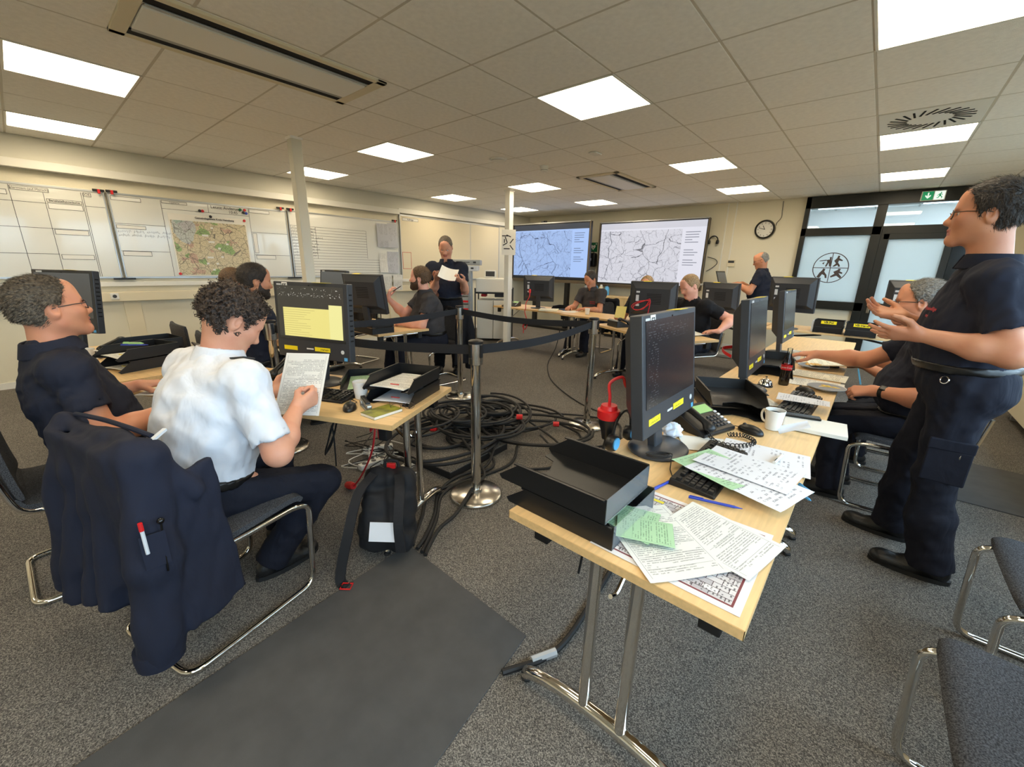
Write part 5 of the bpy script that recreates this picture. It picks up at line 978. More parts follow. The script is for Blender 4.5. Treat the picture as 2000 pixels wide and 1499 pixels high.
    if glasses:
        gm = MB(); lens = MB()
        for q in (-1, 1):
            ring = [(q*.033+.0245*math.cos(t)*(1 if abs(math.cos(t)) < .8 else .97), .1-.004*abs(math.cos(t)), -.003+.0165*math.copysign(abs(math.sin(t))**.7, math.sin(t))) for t in np.linspace(0, 2*PI, 20, endpoint=False)]
            gm.tube([Mh @ Vector(p) for p in ring], .0022*hs, 6, 0, True); gm.tube([Mh @ Vector(p) for p in ((q*.0575, .095, .004), (q*.072, .06, .006), (q*.0795, .01, .004), (q*.081, -.012, .0), (q*.078, -.03, -.018))], .0019*hs, 6); lens.add([Mh @ Vector(p) for p in ring], [tuple(range(20))])
        gm.tube([Mh @ Vector(p) for p in ((-.0095, .103, .002), (0, .106, .005), (.0095, .103, .002))], .0016*hs, 6); go = gm.o('glasses', glasses, root, smooth=True); lens.o('lenses', 'lens_glass', go)
    return dict(root=root, loc=loc, nb=nb, Hc=Hc, Bc=Bc, arms=arms, legs=legs, pel=pel, up1=up1, fw=fw, rt=rt, s=s, P=P)
# ------------------------------------------------------------------ the people
back = lambda q: (0.0+q[0]*.3, -1.0, .15 if q[2] > .06 else -.6)
fwd_c = lambda q: (q[0]*.5, .75 if q[2] > .07 else -.2, .1 if q[2] > .07 else -1.0)
P1 = person('seated person at the left edge in a navy polo and glasses, looking up', (-2.57, .10, .535), 4, 1.0, 1.08, .35, -.2, .12, face=(-.16, .97, .12), headup=(0, -.12, 1), L=dict(w=(-2.86, .30, .768), d=(.15, 1, -.02), n=(0, 0, -1), curl=.22), R=dict(w=(-2.33, .36, .768), d=(-.15, .98, -.03), n=(.1, 0, -1), curl=.25, pole=(.35, -.5, -.8)), feet=dict(L=(-2.78, .55, 0), R=(-2.42, .52, 0)), hair='hair_greybrown', st=dict(thick=.009, recede=.012, temple=.35, strands=(7000, .02, back), jaw=1.08, nk=1.1, hs=1.03), fine=True, glasses='dark_grey')
P2 = person('seated person in a white short sleeved shirt, reading a printed sheet', (-1.89, .29, .545), 13, 1.0, 1.13, .35, .24, .16, side=.02, face=(.02, .80, -.62), headup=(0, .5, .8), R=dict(w=(-1.775, .665, .815), d=(-.12, .8, .3), n=(-.95, -.1, .15), curl=1.15, thumb=.95, pole=(.7, -.2, -.8)), L=dict(w=(-2.14, .70, .80), d=(.3, .85, .2), n=(.6, 0, .6), curl=.5), feet=dict(R=(-1.9, .53, 0), L=(-2.16, .66, 0), dirR=(-.1, 1, 0), dirL=(-.3, 1, 0)), knees=dict(R=(.25, .8, .6), L=(-.3, .9, .6)), shirt='shirt_white', kind='shirt', hair='hair_darkcurl', skinm='skin_b', st=dict(thick=.022, curl=1500, bald=(0, -.035, .155, .05), nape=.062, temple=.3, ear=.042, nk=1.02, hs=1.02, recede=-.0), fine=True, sleeve=.84, spine=.97)
P12 = person('standing person at the right in a navy polo, gesturing with both hands', (.375, 2.72, .972), 92, 1.02, 1.12, .3, .05, .06, face=(-1, .06, .03), headup=(.03, 0, 1), L=dict(w=(.175, 2.47, 1.175), d=(-1, .03, -.02), n=(-.05, .75, .6), curl=.2, spread=.22, thumb=-.15, pole=(.75, -.35, -.7)), R=dict(w=(.12, 2.82, 1.22), d=(-.95, -.12, .22), n=(.1, -.55, .8), curl=.3, spread=.3, thumb=-.35, pole=(.6, .5, -.8)), feet=dict(L=(.44, 2.615, 0), R=(.31, 2.935, 0), dirL=(-1, .0, 0), dirR=(-1, .12, 0)), knees=dict(L=(-1, 0, 0), R=(-1, 0, 0)), hair='hair_dark', skinm='skin_c', st=dict(thick=.013, top=1.25, recede=.004, strands=(6000, .022, fwd_c), hs=1.02, nk=1.1), fine=True, glasses='brow', sleeve=.7, leg=.084, spine=.84, headoff=(.0, 0, .012))
P11 = person('seated person in a dark polo and wrist watch, reaching over the right table', (.41, 3.37, .585), 90, 1.05, 1.15, .9, .2, .12, face=(-1, .03, -.06), headup=(0, 0, 1), R=dict(w=(-.24, 3.62, .86), d=(-1, .05, -.12), n=(0, .1, -1), curl=.3, pole=(.1, .2, -1)), L=dict(w=(.10, 3.14, .765), d=(-.95, .1, -.25), n=(.0, .6, -.8), curl=.85, thumb=.7, pole=(.5, -.6, -.7)), feet=dict(L=(.0, 3.24, 0), R=(.02, 3.52, 0)), hair='hair_grey', st=dict(thick=.010, recede=.018, temple=.3, strands=(4500, .018, back), jaw=1.08, nk=1.12), fine=True, glasses='dark_grey', watch='L')
P13 = person('person mostly hidden behind the seated person with the wrist watch', (.48, 4.13, .55), 90, .98, 1.05, .2, .3, .15, face=(-1, -.05, -.4), R=dict(w=(.02, 4.28, .765), d=(-1, -.2, 0), n=(0, 0, -1), curl=.3), L=dict(w=(.03, 3.98, .765), d=(-1, .2, 0), n=(0, 0, -1), curl=.3), feet=dict(L=(.1, 4.0, 0), R=(.1, 4.26, 0)), shirt='tee_black', hair='hair_dark', skinm='skin_c')
P3 = person('person in a navy polo seated before the district map, facing right', (-3.76, 1.08, .565), 0, 1.04, 1.1, .2, .1, .1, face=(.12, .98, -.15), R=dict(w=(-3.5, 1.60, .77), d=(-.2, 1, 0), n=(0, 0, -1), curl=.3), L=dict(w=(-3.95, 1.62, .77), d=(.2, 1, 0), n=(0, 0, -1), curl=.3), feet=dict(L=(-3.88, 1.55, 0), R=(-3.62, 1.55, 0)), hair='hair_dark', st=dict(thick=.012, top=1.3, beard=.004, beardmat='hair_dark', recede=.0, strands=(2500, .02, back)), skinm='skin_c')
P3b = person('person whose head just shows behind the one seated before the map', (-4.45, 1.08, .555), 3, 1.02, 1.05, .1, .18, .12, face=(-.22, .96, -.12), R=dict(w=(-4.2, 1.60, .77), d=(-.2, 1, 0), n=(0, 0, -1), curl=.3), L=dict(w=(-4.65, 1.60, .77), d=(.2, 1, 0), n=(0, 0, -1), curl=.3), feet=dict(L=(-4.6, 1.5, 0), R=(-4.32, 1.5, 0)), hair='hair_brown', st=dict(thick=.008, recede=.0))
P4 = person('person hidden behind monitors in front of the ruled whiteboard', (-5.66, 3.02, .53), 198, .97, 1.05, .1, .15, .12, face=(.35, -.9, -.2), R=dict(w=(-5.55, 2.6, .77), d=(.1, -1, 0), n=(0, 0, -1), curl=.3), L=dict(w=(-5.2, 2.62, .77), d=(-.1, -1, 0), n=(0, 0, -1), curl=.3), feet=dict(L=(-5.4, 2.65, 0), R=(-5.7, 2.65, 0)), hair='hair_brown', skinm='skin_d', shirt='polo_grey', st=dict(thick=.01))
P5 = person('seated person in a grey polo holding a pen to the mouth', (-3.99, 3.15, .56), 163, 1.04, 1.16, .7, .08, .1, twist=-8, face=(-.76, -.62, .04), R=dict(w=(-4.36, 2.80, 1.02), d=(.28, .22, .93), n=(.5, .8, -.1), curl=.6, thumb=.6, pole=(-.2, -.3, -1)), L=dict(w=(-4.05, 2.74, .765), d=(-.8, -.5, -.05), n=(0, 0, -1), curl=.4, pole=(.9, .1, -.5)), feet=dict(L=(-3.9, 2.68, 0), R=(-4.2, 2.66, 0)), shirt='polo_grey', hair='hair_brown', st=dict(thick=.014, top=1.2, beard=.008, beardmat='beard_brown', strands=(2500, .02, back)), skinm='skin_d')
P6 = person('standing person in a navy polo reading a sheet before the cream board', (-4.27, 3.64, .935), 222, 1.025, 1.05, .35, .05, .05, face=(.52, -.6, -.5), R=dict(w=(-4.10, 3.33, 1.25), d=(.75, -.45, .25), n=(.1, .2, .95), curl=.5, thumb=.5), L=dict(w=(-3.83, 3.52, 1.22), d=(.15, -.9, .25), n=(-.3, .1, .9), curl=.5, thumb=.5), feet=dict(L=(-4.18, 3.72, 0), R=(-4.36, 3.56, 0)), knees=dict(L=(.7, -.7, 0), R=(.7, -.7, 0)), hair='hair_greybrown', st=dict(thick=.007, recede=.015), skinm='skin_b', trou='trousers_black', elbow_out=.12, spine=.86)
P7 = person('seated person in a dark grey polo writing at the rear table', (-3.66, 6.42, .56), 180, 1.03, 1.0, .1, .18, .12, face=(-.12, -.85, -.5), R=dict(w=(-3.86, 5.94, .768), d=(.3, -.9, -.05), n=(0, 0, -1), curl=.35), L=dict(w=(-3.56, 5.96, .768), d=(-.75, -.65, -.05), n=(0, .2, -1), curl=.5), feet=dict(L=(-3.5, 5.9, 0), R=(-3.82, 5.9, 0)), shirt='polo_grey', hair='hair_dark', st=dict(thick=.013, top=1.3, stubble=1), skinm='skin_c')
P8 = person('person half hidden behind the monitor with red cables', (-2.36, 5.63, .575), 188, .98, 1.05, .1, .22, .14, face=(.12, -.95, -.15), R=dict(w=(-2.62, 5.22, .77), d=(.4, -.8, .2), n=(.5, 0, -.8), curl=.5), L=dict(w=(-2.2, 5.2, .77), d=(0, -1, 0), n=(0, 0, -1), curl=.4), feet=dict(L=(-2.2, 5.2, 0), R=(-2.5, 5.2, 0)), shirt='polo_navy', hair='hair_blond', st=dict(thick=.012, top=1.2))
P9 = person('seated person in a black t-shirt looking down at the slanted table', (-1.60, 5.25, .56), 160, 1.03, 1.12, .25, .14, .14, face=(-.5, -.72, -.48), L=dict(w=(-1.24, 4.93, .775), d=(-.82, -.45, -.05), n=(0, 0, -1), curl=.3, pole=(.9, .3, -.4)), R=dict(w=(-1.85, 4.9, .775), d=(.1, -1, 0), n=(0, 0, -1), curl=.4), feet=dict(L=(-1.4, 4.8, 0), R=(-1.7, 4.75, 0)), shirt='tee_black', kind='tee', hair='hair_blond', st=dict(thick=.008, top=1.3, recede=.004), skinm='skin_d')
P10 = person('person in glasses standing at the high table with the laptop', (-1.42, 7.80, .915), 92, 1.0, 1.08, .4, .05, .06, face=(-.92, -.2, -.36), L=dict(w=(-1.74, 7.60, 1.225), d=(-1, .1, -.1), n=(0, 0, -1), curl=.35, pole=(.6, -.5, -.7)), R=dict(w=(-1.74, 7.90, 1.225), d=(-1, -.1, -.1), n=(0, 0, -1), curl=.35), feet=dict(L=(-1.42, 7.68, 0), R=(-1.42, 7.92, 0)), knees=dict(L=(-1, 0, 0), R=(-1, 0, 0)), hair='hair_grey', st=dict(thick=.004, recede=.06, bald=(0, .03, .1, .09)), glasses='dark_grey', trou='trousers_black', skinm='skin_c')

# shoulder marks of the white shirt, chest prints
from mathutils.bvhtree import BVHTree
mat('print_red', (176, 30, 44), .6)
def chest(Pn, lines, side=-1, out=.075, up=-.16, size=.022, m='print_red'):
    """small print on the shirt front, laid on the cloth"""
    sh = [o for o in Pn['root'].children if o.name.startswith('shirt')][0]; me = sh.data; bv = BVHTree.FromPolygons([v.co for v in me.vertices], [tuple(p.vertices) for p in me.polygons]); B = Pn['Bc']; L0 = Vector(Pn['loc'])
    for k, s in enumerate(lines):
        p = Vector(Pn['nb']+B[0]*side*out+B[2]*(up-k*size*1.25))-L0; f = Vector(B[1]); hit = bv.ray_cast(p+f*.4, -f)
        if hit[0] is None: continue
        n_ = hit[1].normalized(); n_ = (n_+f*.6).normalized(); r = Vector((0, 0, 1)).cross(n_).normalized(); u = n_.cross(r); q = hit[0]+n_*.006
        t = text(s, size, 'chest_print', m, Pn['root'], bold=.0006); t.matrix_local = Matrix(((r.x, u.x, n_.x, q.x), (r.y, u.y, n_.y, q.y), (r.z, u.z, n_.z, q.z), (0, 0, 0, 1)))
chest(P12, ('Freiwillige', 'Feuerwehr')); chest(P6, ('Feuerwehr', 'Heinsberg')); chest(P7, ('Feuerwehr', 'Heinsberg')); chest(P9, ('FEUERWEHR',)); chest(P10, ('Feuerwehr',))

def onto(Pn, part, origin, d):
    o = [c for c in Pn['root'].children if c.name.startswith(part)][0]; me = o.data; bv = BVHTree.FromPolygons([v.co for v in me.vertices], [tuple(p.vertices) for p in me.polygons]); return bv.ray_cast(Vector(origin)-Vector(Pn['loc']), Vector(d).normalized())
# cargo pocket and rings on the trousers of the standing person
for (x, z, kind) in ((.38, .70, 'flap'), (.38, .60, 'bag'), (.42, .655, 'ring'), (.30, .985, 'ring')):
    h_ = onto(P12, 'trousers', (x, 1.9, z), (0, 1, 0))
    if h_[0] is None: continue
    n_ = h_[1].normalized(); r = Vector((0, 0, 1)).cross(n_).normalized(); u = n_.cross(r); q = h_[0]; M = Matrix(((r.x, n_.x, u.x, q.x), (r.y, n_.y, u.y, q.y), (r.z, n_.z, u.z, q.z), (0, 0, 0, 1)))
    if kind == 'flap': MB().box((0, .0, 0), (.15, .016, .05), 0, M).o('pocket_flap', 'trousers_navy', P12['root'], bev=.005)
    elif kind == 'bag': MB().box((0, -.003, 0), (.145, .016, .16), 0, M).o('cargo_pocket', 'trousers_navy', P12['root'], bev=.006)
    else: MB().tube([M @ Vector((.016*math.cos(a), .012, .016*math.sin(a))) for a in np.linspace(0, 2*PI, 14, endpoint=False)], .0028, 6, 0, True).o('metal_ring', 'chrome', P12['root'], smooth=True)

_n = P2['nb']; _B = P2['Bc']
for s_ in (-1, 1):
    _p = _n+_B[0]*s_*.135+_B[1]*.01; h_ = onto(P2, 'shirt', (_p[0], _p[1], _p[2]+.4), (0, 0, -1))
    if h_[0] is None: continue
    n_ = h_[1].normalized(); r = Vector(_B[0]); r = (r-n_*r.dot(n_)).normalized(); f = n_.cross(r); q = h_[0]+n_*.004; MB().box((0, 0, 0), (.105, .045, .007), 0, Matrix(((r.x, f.x, n_.x, q.x), (r.y, f.y, n_.y, q.y), (r.z, f.z, n_.z, q.z), (0, 0, 0, 1)))).o('shoulder_mark', 'leather', P2['root'], bev=.002)
# ------------------------------------------------------------------ small things
TZ = .7202
def cyl_obj(prof, name, m, parent, n=24, M=None, **k): return MB().lathe(prof, n, 0, M).o(name, m, parent, smooth=True, **k)
def mug(lab, loc, rz=0, fill=False):
    e = thing('mug', lab, 'mug', loc, rz); cyl_obj([(.026, 0), (.031, .004), (.036, .05), (.041, .095), (.0385, .095), (.034, .05), (.029, .008), (.0001, .007)], 'cup_body', 'cup', e)
    MB().tube(smooth_path([(.037, 0, .08), (.058, 0, .078), (.066, 0, .055), (.056, 0, .03), (.034, 0, .022)]), .0048, 8).o('handle', 'cup', e, smooth=True)
    if fill: cyl_obj([(.0001, .078), (.0375, .078)], 'coffee', 'coffee', e)
def mouse(lab, loc, rz=0, cord=None):
    e = thing('computer_mouse', lab, 'mouse', loc, rz, 'black computer mice'); F = Field((-.05, -.07, -.01), (.05, .07, .05), .004); F.ell((0, 0, .006), (.032, .058, .03)); F.plane((0, 0, 0), (0, 0, -1)); V, Q = F.mesh(); npmesh('shell', [(V, Q, 0)], ['black_plastic'], e, (0, 0, 0)); MB().cyl((-.004, .032, .03), (.004, .032, .03), .007, 10).o('wheel', 'dark_grey', e)
    if cord: MB().tube(smooth_path(cord), .0018, 5).o('cord', 'rubber', e, smooth=True)
KEY = None
def keyboard(lab, loc, rz, keys=True):
    """long axis local x, user at -y"""
    global KEY
    e = thing('keyboard', lab, 'keyboard', loc, rz, 'black keyboards'); MB().add([(-.225, -.075, 0), (.225, -.075, 0), (.225, .075, 0), (-.225, .075, 0), (-.222, -.072, .012), (.222, -.072, .012), (.222, .072, .026), (-.222, .072, .026)], [(0, 3, 2, 1), (4, 5, 6, 7), (0, 1, 5, 4), (1, 2, 6, 5), (2, 3, 7, 6), (3, 0, 4, 7)]).o('keyboard_base', 'black_plastic', e, bev=.004)
    rows = []
    for r in range(6):
        y = -.057+.0195*r+(.006 if r == 5 else 0)
        for c in range(22):
            x = -.207+.0195*c
            if c in (15,) and r < 6: continue
            if c in (15, 18): x += 0
            if c == 18: continue
            if r in (2,) and 15 <= c <= 17: continue
            if r == 0 and 3 <= c <= 8: continue
            if r == 5 and c in (1, 6): continue
            rows.append((x, y))
    tl = math.atan2(.014, .144); z = lambda y: .012+(y+.072)*.014/.144
    def kmesh(w=.0165): return MB().box((0, 0, .004), (w, .0165, .008), taper=.8)
    if keys:
        for (x, y) in rows+[(-.09, -.057)]:
            if KEY is None: KEY = kmesh().o('key', 'black_plastic', e, loc=(x, y, z(y)), rot=(tl, 0, 0))
            elif (x, y) == (-.09, -.057): kmesh(.11).o('key', 'black_plastic', e, loc=(x, y, z(y)), rot=(tl, 0, 0))
            else: share(KEY, 'key', e, (x, y, z(y)), (tl, 0, 0))
    else:
        mb = MB()
        for (x, y) in rows: mb.box((x, y, z(y)+.004), (.0165, .0165, .008), taper=.8)
        mb.box((-.09, -.057, z(-.057)+.004), (.11, .0165, .008), taper=.9); mb.o('keys', 'black_plastic', e, kind='stuff')
    return e
def tray(lab, loc, rz, levels=2, L=.34, Wd=.255, h=.062, clear=False, off=(0, 0), grp='black letter trays', sheet=None, label_c=None):
    """letter tray, open cut front towards local +y"""
    e = thing('letter_tray', lab, 'letter tray', loc, rz, grp)
    for k in range(levels):
        z = k*(h+.006); ox, oy = off[0]*k, off[1]*k; M = Matrix.Translation((ox, oy, z)); t = .003
        b = MB(); w2, l2 = Wd/2, L/2
        out = [(-w2, -l2), (w2, -l2), (w2, l2-.0), (w2*.62, l2), (w2*.5, l2-.045), (0, l2-.075), (-w2*.5, l2-.045), (-w2*.62, l2), (-w2, l2)]
        b.prism(out, .002, .002+t, 0, M)
        for s in (-1, 1):
            x = s*w2; prof = [(-l2, 0), (l2+.01, 0), (l2+.02, .012), (l2-.06, h), (-l2, h)]; vs = [(x-t/2*1, a, c) for a, c in prof]+[(x+t/2*1, a, c) for a, c in prof]; n = 5
            b.add(vs, [tuple(range(n)), tuple(range(2*n-1, n-1, -1))]+[(i, n+i, n+(i+1) % n, (i+1) % n) for i in range(n)], 0, M); b.box((x+s*.004, -.02, h-.002), (.01, L*.86, .004), 0, M)
        p = b.o('tray_shell', 'black_plastic', e)
        (MB().box((0, -l2, h/2), (Wd, .003, h), 0, M)).o('back_wall', 'clear_plastic' if clear else 'black_plastic', p)
        if sheet and k < len(sheet) and sheet[k]: MB().sheet(.205, .292, lambda u, v: .004*math.sin(u*3)+.012*max(0, v-.7), 5, 6, .004, 0, M @ Matrix.Translation((.0, .01, .008)) @ Matrix.Rotation(.08*(1-2*k), 4, 'Z')).o('paper_stack', sheet[k], e)
        if label_c: MB().box((ox, oy+l2-.075+.0, z+.012), (.05, .003, .018)).o('front_label', label_c, e)
    return e
m = mat('clear_plastic', (190, 195, 200), .1, alpha=.14)
def phone(lab, loc, rz, cord=True):
    """user at -y; handset on the left"""
    e = thing('desk_phone', lab, 'telephone', loc, rz, 'black desk telephones')
    prof = [(-.1, 0), (.1, 0), (.1, .075), (.07, .085), (-.1, .018)]; w = .115; vs = [(-w, a, b) for a, b in prof]+[(w, a, b) for a, b in prof]; n = 5
    MB().add(vs, [tuple(range(n-1, -1, -1)), tuple(range(n, 2*n))]+[(i, (i+1) % n, n+(i+1) % n, n+i) for i in range(n)]).o('phone_body', 'black_plastic', e, bev=.006)
    sl = math.atan2(.067, .17); M = Matrix.Translation((0, -.1, .018)) @ Matrix.Rotation(sl, 4, 'X')
    MB().box((.045, .143, .002), (.1, .05, .004), 0, M).o('display', 'green_lcd', e)
    kb = MB().box((.02, .03, .003), (.016, .012, .006), 0, M, taper=.85).o('key_button', 'dark_grey', e)
    for r in range(4):
        for c in range(3):
            if r or c: share(kb, 'key_button', e, tuple((M @ Vector((.024*c, .019*r, 0)))-(M @ Vector((0, 0, 0)))))
    for r in range(5): MB().box((.1, .03+.02*r, .002), (.016, .01, .004), 0, M).o('side_key', 'silver_label', e)
    F = Field((-.14, -.13, -.01), (-.02, .15, .16), .005); q = lambda p: np.array(M @ Vector(p))
    F.cone(q((-.075, .025, .03)), q((-.075, .15, .03)), .014, .014, k=.02); F.ell(q((-.075, .015, .02)), (.026, .026, .02), k=.02); F.ell(q((-.075, .165, .02)), (.026, .024, .02), k=.02); V, Q = F.mesh(); npmesh('handset', [(V, Q, 0)], ['black_plastic'], e, (0, 0, 0))
    if cord:
        pts = []; a = Vector((-.09, -.1, .03)); ctrl = smooth_path([(-.09, -.095, .03), (-.12, -.16, .012), (-.07, -.23, .012), (.02, -.24, .014), (.05, -.18, .014), (.0, -.14, .016)], 40)
        for i, p in enumerate(ctrl): an = i*.85; pts.append(p+Vector((.0, .009*math.cos(an), .009*math.sin(an)))+Vector((.004*math.cos(an), 0, 0)))
        MB().tube(pts, .0022, 5).o('coiled_cord', 'rubber', e, smooth=True)
    return e
def sheet(lab, m, loc, rz, w=.21, h=.297, curl=.004, seed=0, cat='paper', rot=None, t=.0007, grp=None):
    r = random.Random(seed); a, b, c = r.uniform(0, 6), r.uniform(2, 5), r.uniform(.3, 1)
    def fn(u, v): return curl*(1+math.sin(a+b*u+2*v))*.5+curl*3*c*max(0, abs(u-.5)-.38)**1
    return MB().sheet(w, h, fn, 7, 9, t).o('paper_sheet', m, tag=(lab, cat, grp), loc=loc, rz=rz if rot is None else 0, rot=rot, smooth=True)
def pen(lab, p, q, m, cap=None, r=.0045):
    a = Vector(p); b = Vector(q); d = (b-a).normalized(); e = thing('pen', lab, 'pen', a); MB().cyl((0, 0, 0), (b-a)*.86, r, 10).o('barrel', m, e, smooth=True); MB().cyl((b-a)*.86, b-a, r*.85, 10, 0, .001).o('tip', m if not cap else cap, e, smooth=True); up = Vector((0, 0, 1))
    MB().box(tuple((b-a)*.1+up*(r+.001)), (.003, .003, .003)).cyl((b-a)*.02+up*(r+.0015), (b-a)*.28+up*(r+.0015), .0014, 6).o('clip', cap or m, e)
# --- right foreground table
tray('stack of black letter trays at the near corner of the right table', (-.555, .985, TZ), RAD(90), 2, .34, .255, .07, True, (-.012, .02))
keyboard('black keyboard half covered by notes beside the S3 monitor', (-.335, 1.525, TZ), RAD(90)); 
sheet('printed plan sheet with a red border at the near table end', 'sheet_plan', (-.265, 1.035, TZ+.0005), 0, .36, .37, .001, 1); sheet('white form lying askew over the red bordered plan', 'sheet_print', (-.315, .985, TZ+.004), RAD(-128), .21, .297, .004, 2); sheet('white form at the table edge pointing to the lower right', 'sheet_print', (-.20, 1.10, TZ+.006), RAD(-102), .21, .26, .003, 3)
for k, (x, y, a, lab) in enumerate(((-.41, 1.02, 12, 'green slip partly under the letter tray'), (-.385, .985, -8, 'green slip in the middle of the fan of green slips'), (-.35, .975, 24, 'green slip on top of the fan, turned to the lower right'))): sheet(lab, 'sheet_green', (x, y, TZ+.011+.003*k), RAD(a+90), .105, .148, .003, 20+k)
sheet('hand written note covering the keyboard, upper one', 'sheet_hand', (-.225, 1.545, TZ+.034), RAD(-97), .21, .30, .006, 5); sheet('hand written note covering the keyboard, lower one with marginal lines', 'sheet_hand', (-.21, 1.455, TZ+.03), RAD(-107), .21, .32, .005, 6); sheet('green form peeping out between the hand written notes', 'sheet_green', (-.30, 1.475, TZ+.0325), RAD(-112), .2, .24, .004, 7); sheet('white handwritten sheet under the black pen', 'sheet_hand', (-.21, 1.765, TZ+.003), RAD(-84), .225, .30, .003, 8); sheet('blank sheet under the coiled telephone cord', 'paper', (-.41, 1.74, TZ+.002), RAD(-60), .15, .21, .003, 9)
pen('blue ballpoint pen lying across the red bordered plan', (-.325, 1.250, TZ+.010), (-.18, 1.292, TZ+.010), 'blue'); pen('blue pen beside the letter tray at the keyboard corner', (-.428, 1.222, TZ+.006), (-.405, 1.335, TZ+.006), 'blue'); pen('black pen on the handwritten sheet', (-.168, 1.715, TZ+.013), (-.155, 1.825, TZ+.013), 'paper', 'black_plastic', .006)
for k in range(2): pen('light blue pen sticking out over the table edge, %s one' % ('upper', 'lower')[k], (-.075, 1.60-.06*k, TZ+.006), (-.03, 1.565-.06*k, TZ+.004), 'light_blue')
F = Field((-.05, -.05, -.04), (.05, .05, .05), .004); F.ell((0, 0, .0), (.038, .032, .03)); F.waves(.009, .035, 2, 5); V, Q = F.mesh(); npmesh('crumpled_paper', [(V, Q, 0)], ['paper_blue'], None, (0, 0, -.0), tag=('crumpled paper ball between S3 monitor and telephone', 'paper ball')).location = (-.555, 1.72, TZ+.03)
phone('black desk telephone with green display behind the S3 monitor', (-.50, 1.93, TZ), RAD(72)); mouse('black computer mouse in front of the grey mug', (-.31, 2.02, TZ), RAD(70), [(0, .055, .01), (-.02, .1, .004), (-.1, .14, .003), (-.2, .1, .003)]); mug('white mug with coffee on the right table', (-.245, 2.14, TZ), RAD(150), True)
tray('empty black letter tray behind the telephone on the right table', (-.48, 2.30, TZ), RAD(-150), 2, .34, .255, .06)
b = sheet('pile of white sheets jutting over the table edge', 'paper', (-.10, 2.29, TZ+.004), RAD(4), .24, .20, .001, 11, t=.016); MB().box((0, 0, .005), (.17, .05, .01)).o('tablet_computer', 'black_gloss', tag=('dark flat tablet lying on the pile of white sheets', 'tablet'), loc=(-.17, 2.36, TZ+.021), rz=RAD(14), bev=.003)
sheet('folded pale blue leaflet leaning on the mug', 'paper_blue', (-.165, 2.13, TZ+.03), 0, .045, .12, .01, 12, rot=(.5, .5, -1.0))
# headset, plug and cords behind S3
e = thing('power_plug', 'red and black power connector hanging at the back of the S3 monitor', 'plug', (-.70, 1.40, .86)); cyl_obj([(.018, -.09), (.024, -.06), (.036, -.02), (.036, .0)], 'plug_body', 'black_plastic', e); cyl_obj([(.04, -.005), (.043, .0), (.043, .03), (.034, .034), (.03, .05)], 'red_collar', 'red', e); MB().tube(smooth_path([(0, 0, .04), (.0, .0, .08), (-.015, .02, .13), (.02, .05, .155), (.03, .08, .11), (.09, .12, .10)]), .006, 8).o('red_strap', 'red', e, smooth=True); MB().tube(smooth_path([(0, 0, -.09), (-.01, -.02, -.2), (-.04, -.0, -.45), (-.12, .08, -.85)]), .006, 6).o('cord', 'rubber', e, smooth=True)
e = thing('headset', 'black headset with blue ear pads leaning at the foot of the S3 monitor', 'headset', (-.655, 1.44, TZ)); MB().tube([(.0, .075*math.cos(a), .09+.075*math.sin(a)) for a in np.linspace(-.2, PI+.2, 14)], .006, 8).o('headband', 'black_plastic', e, smooth=True)
for s_ in (-1, 1):
    c = MB().lathe([(.032, -.016), (.036, 0), (.03, .014)], 18, 0, Matrix.Translation((0, s_*.074, .055)) @ Matrix.Rotation(PI/2, 4, 'Y')).o('ear_cup', 'black_plastic', e, smooth=True); MB().lathe([(.024, .014), (.024, .019), (.012, .02)], 16, 0, Matrix.Translation((0, s_*.074, .055)) @ Matrix.Rotation(PI/2, 4, 'Y')).o('ear_pad', 'light_blue', c, smooth=True)
def loops(cx, cy, z, r, n, seed, k=40, el=1.0, rot=0):
    rr = random.Random(seed); pts = []
    for i in range(n*k+1):
        a = 2*PI*i/k; q = r*(1+.12*math.sin(a*.37+seed)+.08*math.sin(a*1.7+seed*2)); x = q*math.cos(a)*el; y = q*math.sin(a); c, s_ = math.cos(rot), math.sin(rot)
        pts.append((cx+c*x-s_*y+.03*r*math.sin(a*.21), cy+s_*x+c*y, z+.01*r*math.sin(a*.9+seed)+min(z*.25, r*.3)*math.sin(a*.31+seed)))
    return pts
MB().tube(loops(-.50, 1.44, TZ+.030, .018, 5, 3, 14, 2.4, .7)+[(-.44, 1.40, TZ+.006), (-.40, 1.33, TZ+.003)], .0018, 5).o('mouse_cord', 'rubber', tag=('bundled thin black cord at the foot of the S3 monitor', 'cord'), smooth=True)
# --- second table of the right row
e = thing('service_bell', 'chrome service bell in front of the cola bottle', 'bell', (-.425, 2.965, TZ)); cyl_obj([(.043, 0), (.044, .006), (.04, .008)], 'bell_base', 'dark_grey', e); cyl_obj([(.041, .012), (.039, .022), (.03, .038), (.014, .048), (.002, .05)], 'bell_dome', 'chrome', e); cyl_obj([(.004, .05), (.004, .058), (.007, .06), (.007, .064)], 'push_button', 'chrome', e, 12)
def colamat():
    m = bpy.data.materials.new('bottle_glass'); m.use_nodes = True; n = NT(m); out = n.N['Material Output']; n.N.remove(n.N['Principled BSDF']); t = n.new('ShaderNodeBsdfTransparent'); t.inputs[0].default_value = (.86, .9, .88, 1); g = n.new('ShaderNodeBsdfGlossy'); g.inputs['Roughness'].default_value = .05; fr = n.new('ShaderNodeFresnel'); fr.inputs[0].default_value = 1.5; mx = n.new('ShaderNodeMixShader'); n.L.new(fr.outputs[0], mx.inputs[0]); n.L.new(t.outputs[0], mx.inputs[1]); n.L.new(g.outputs[0], mx.inputs[2]); n.L.new(mx.outputs[0], out.inputs[0]); MATS['bottle_glass'] = m
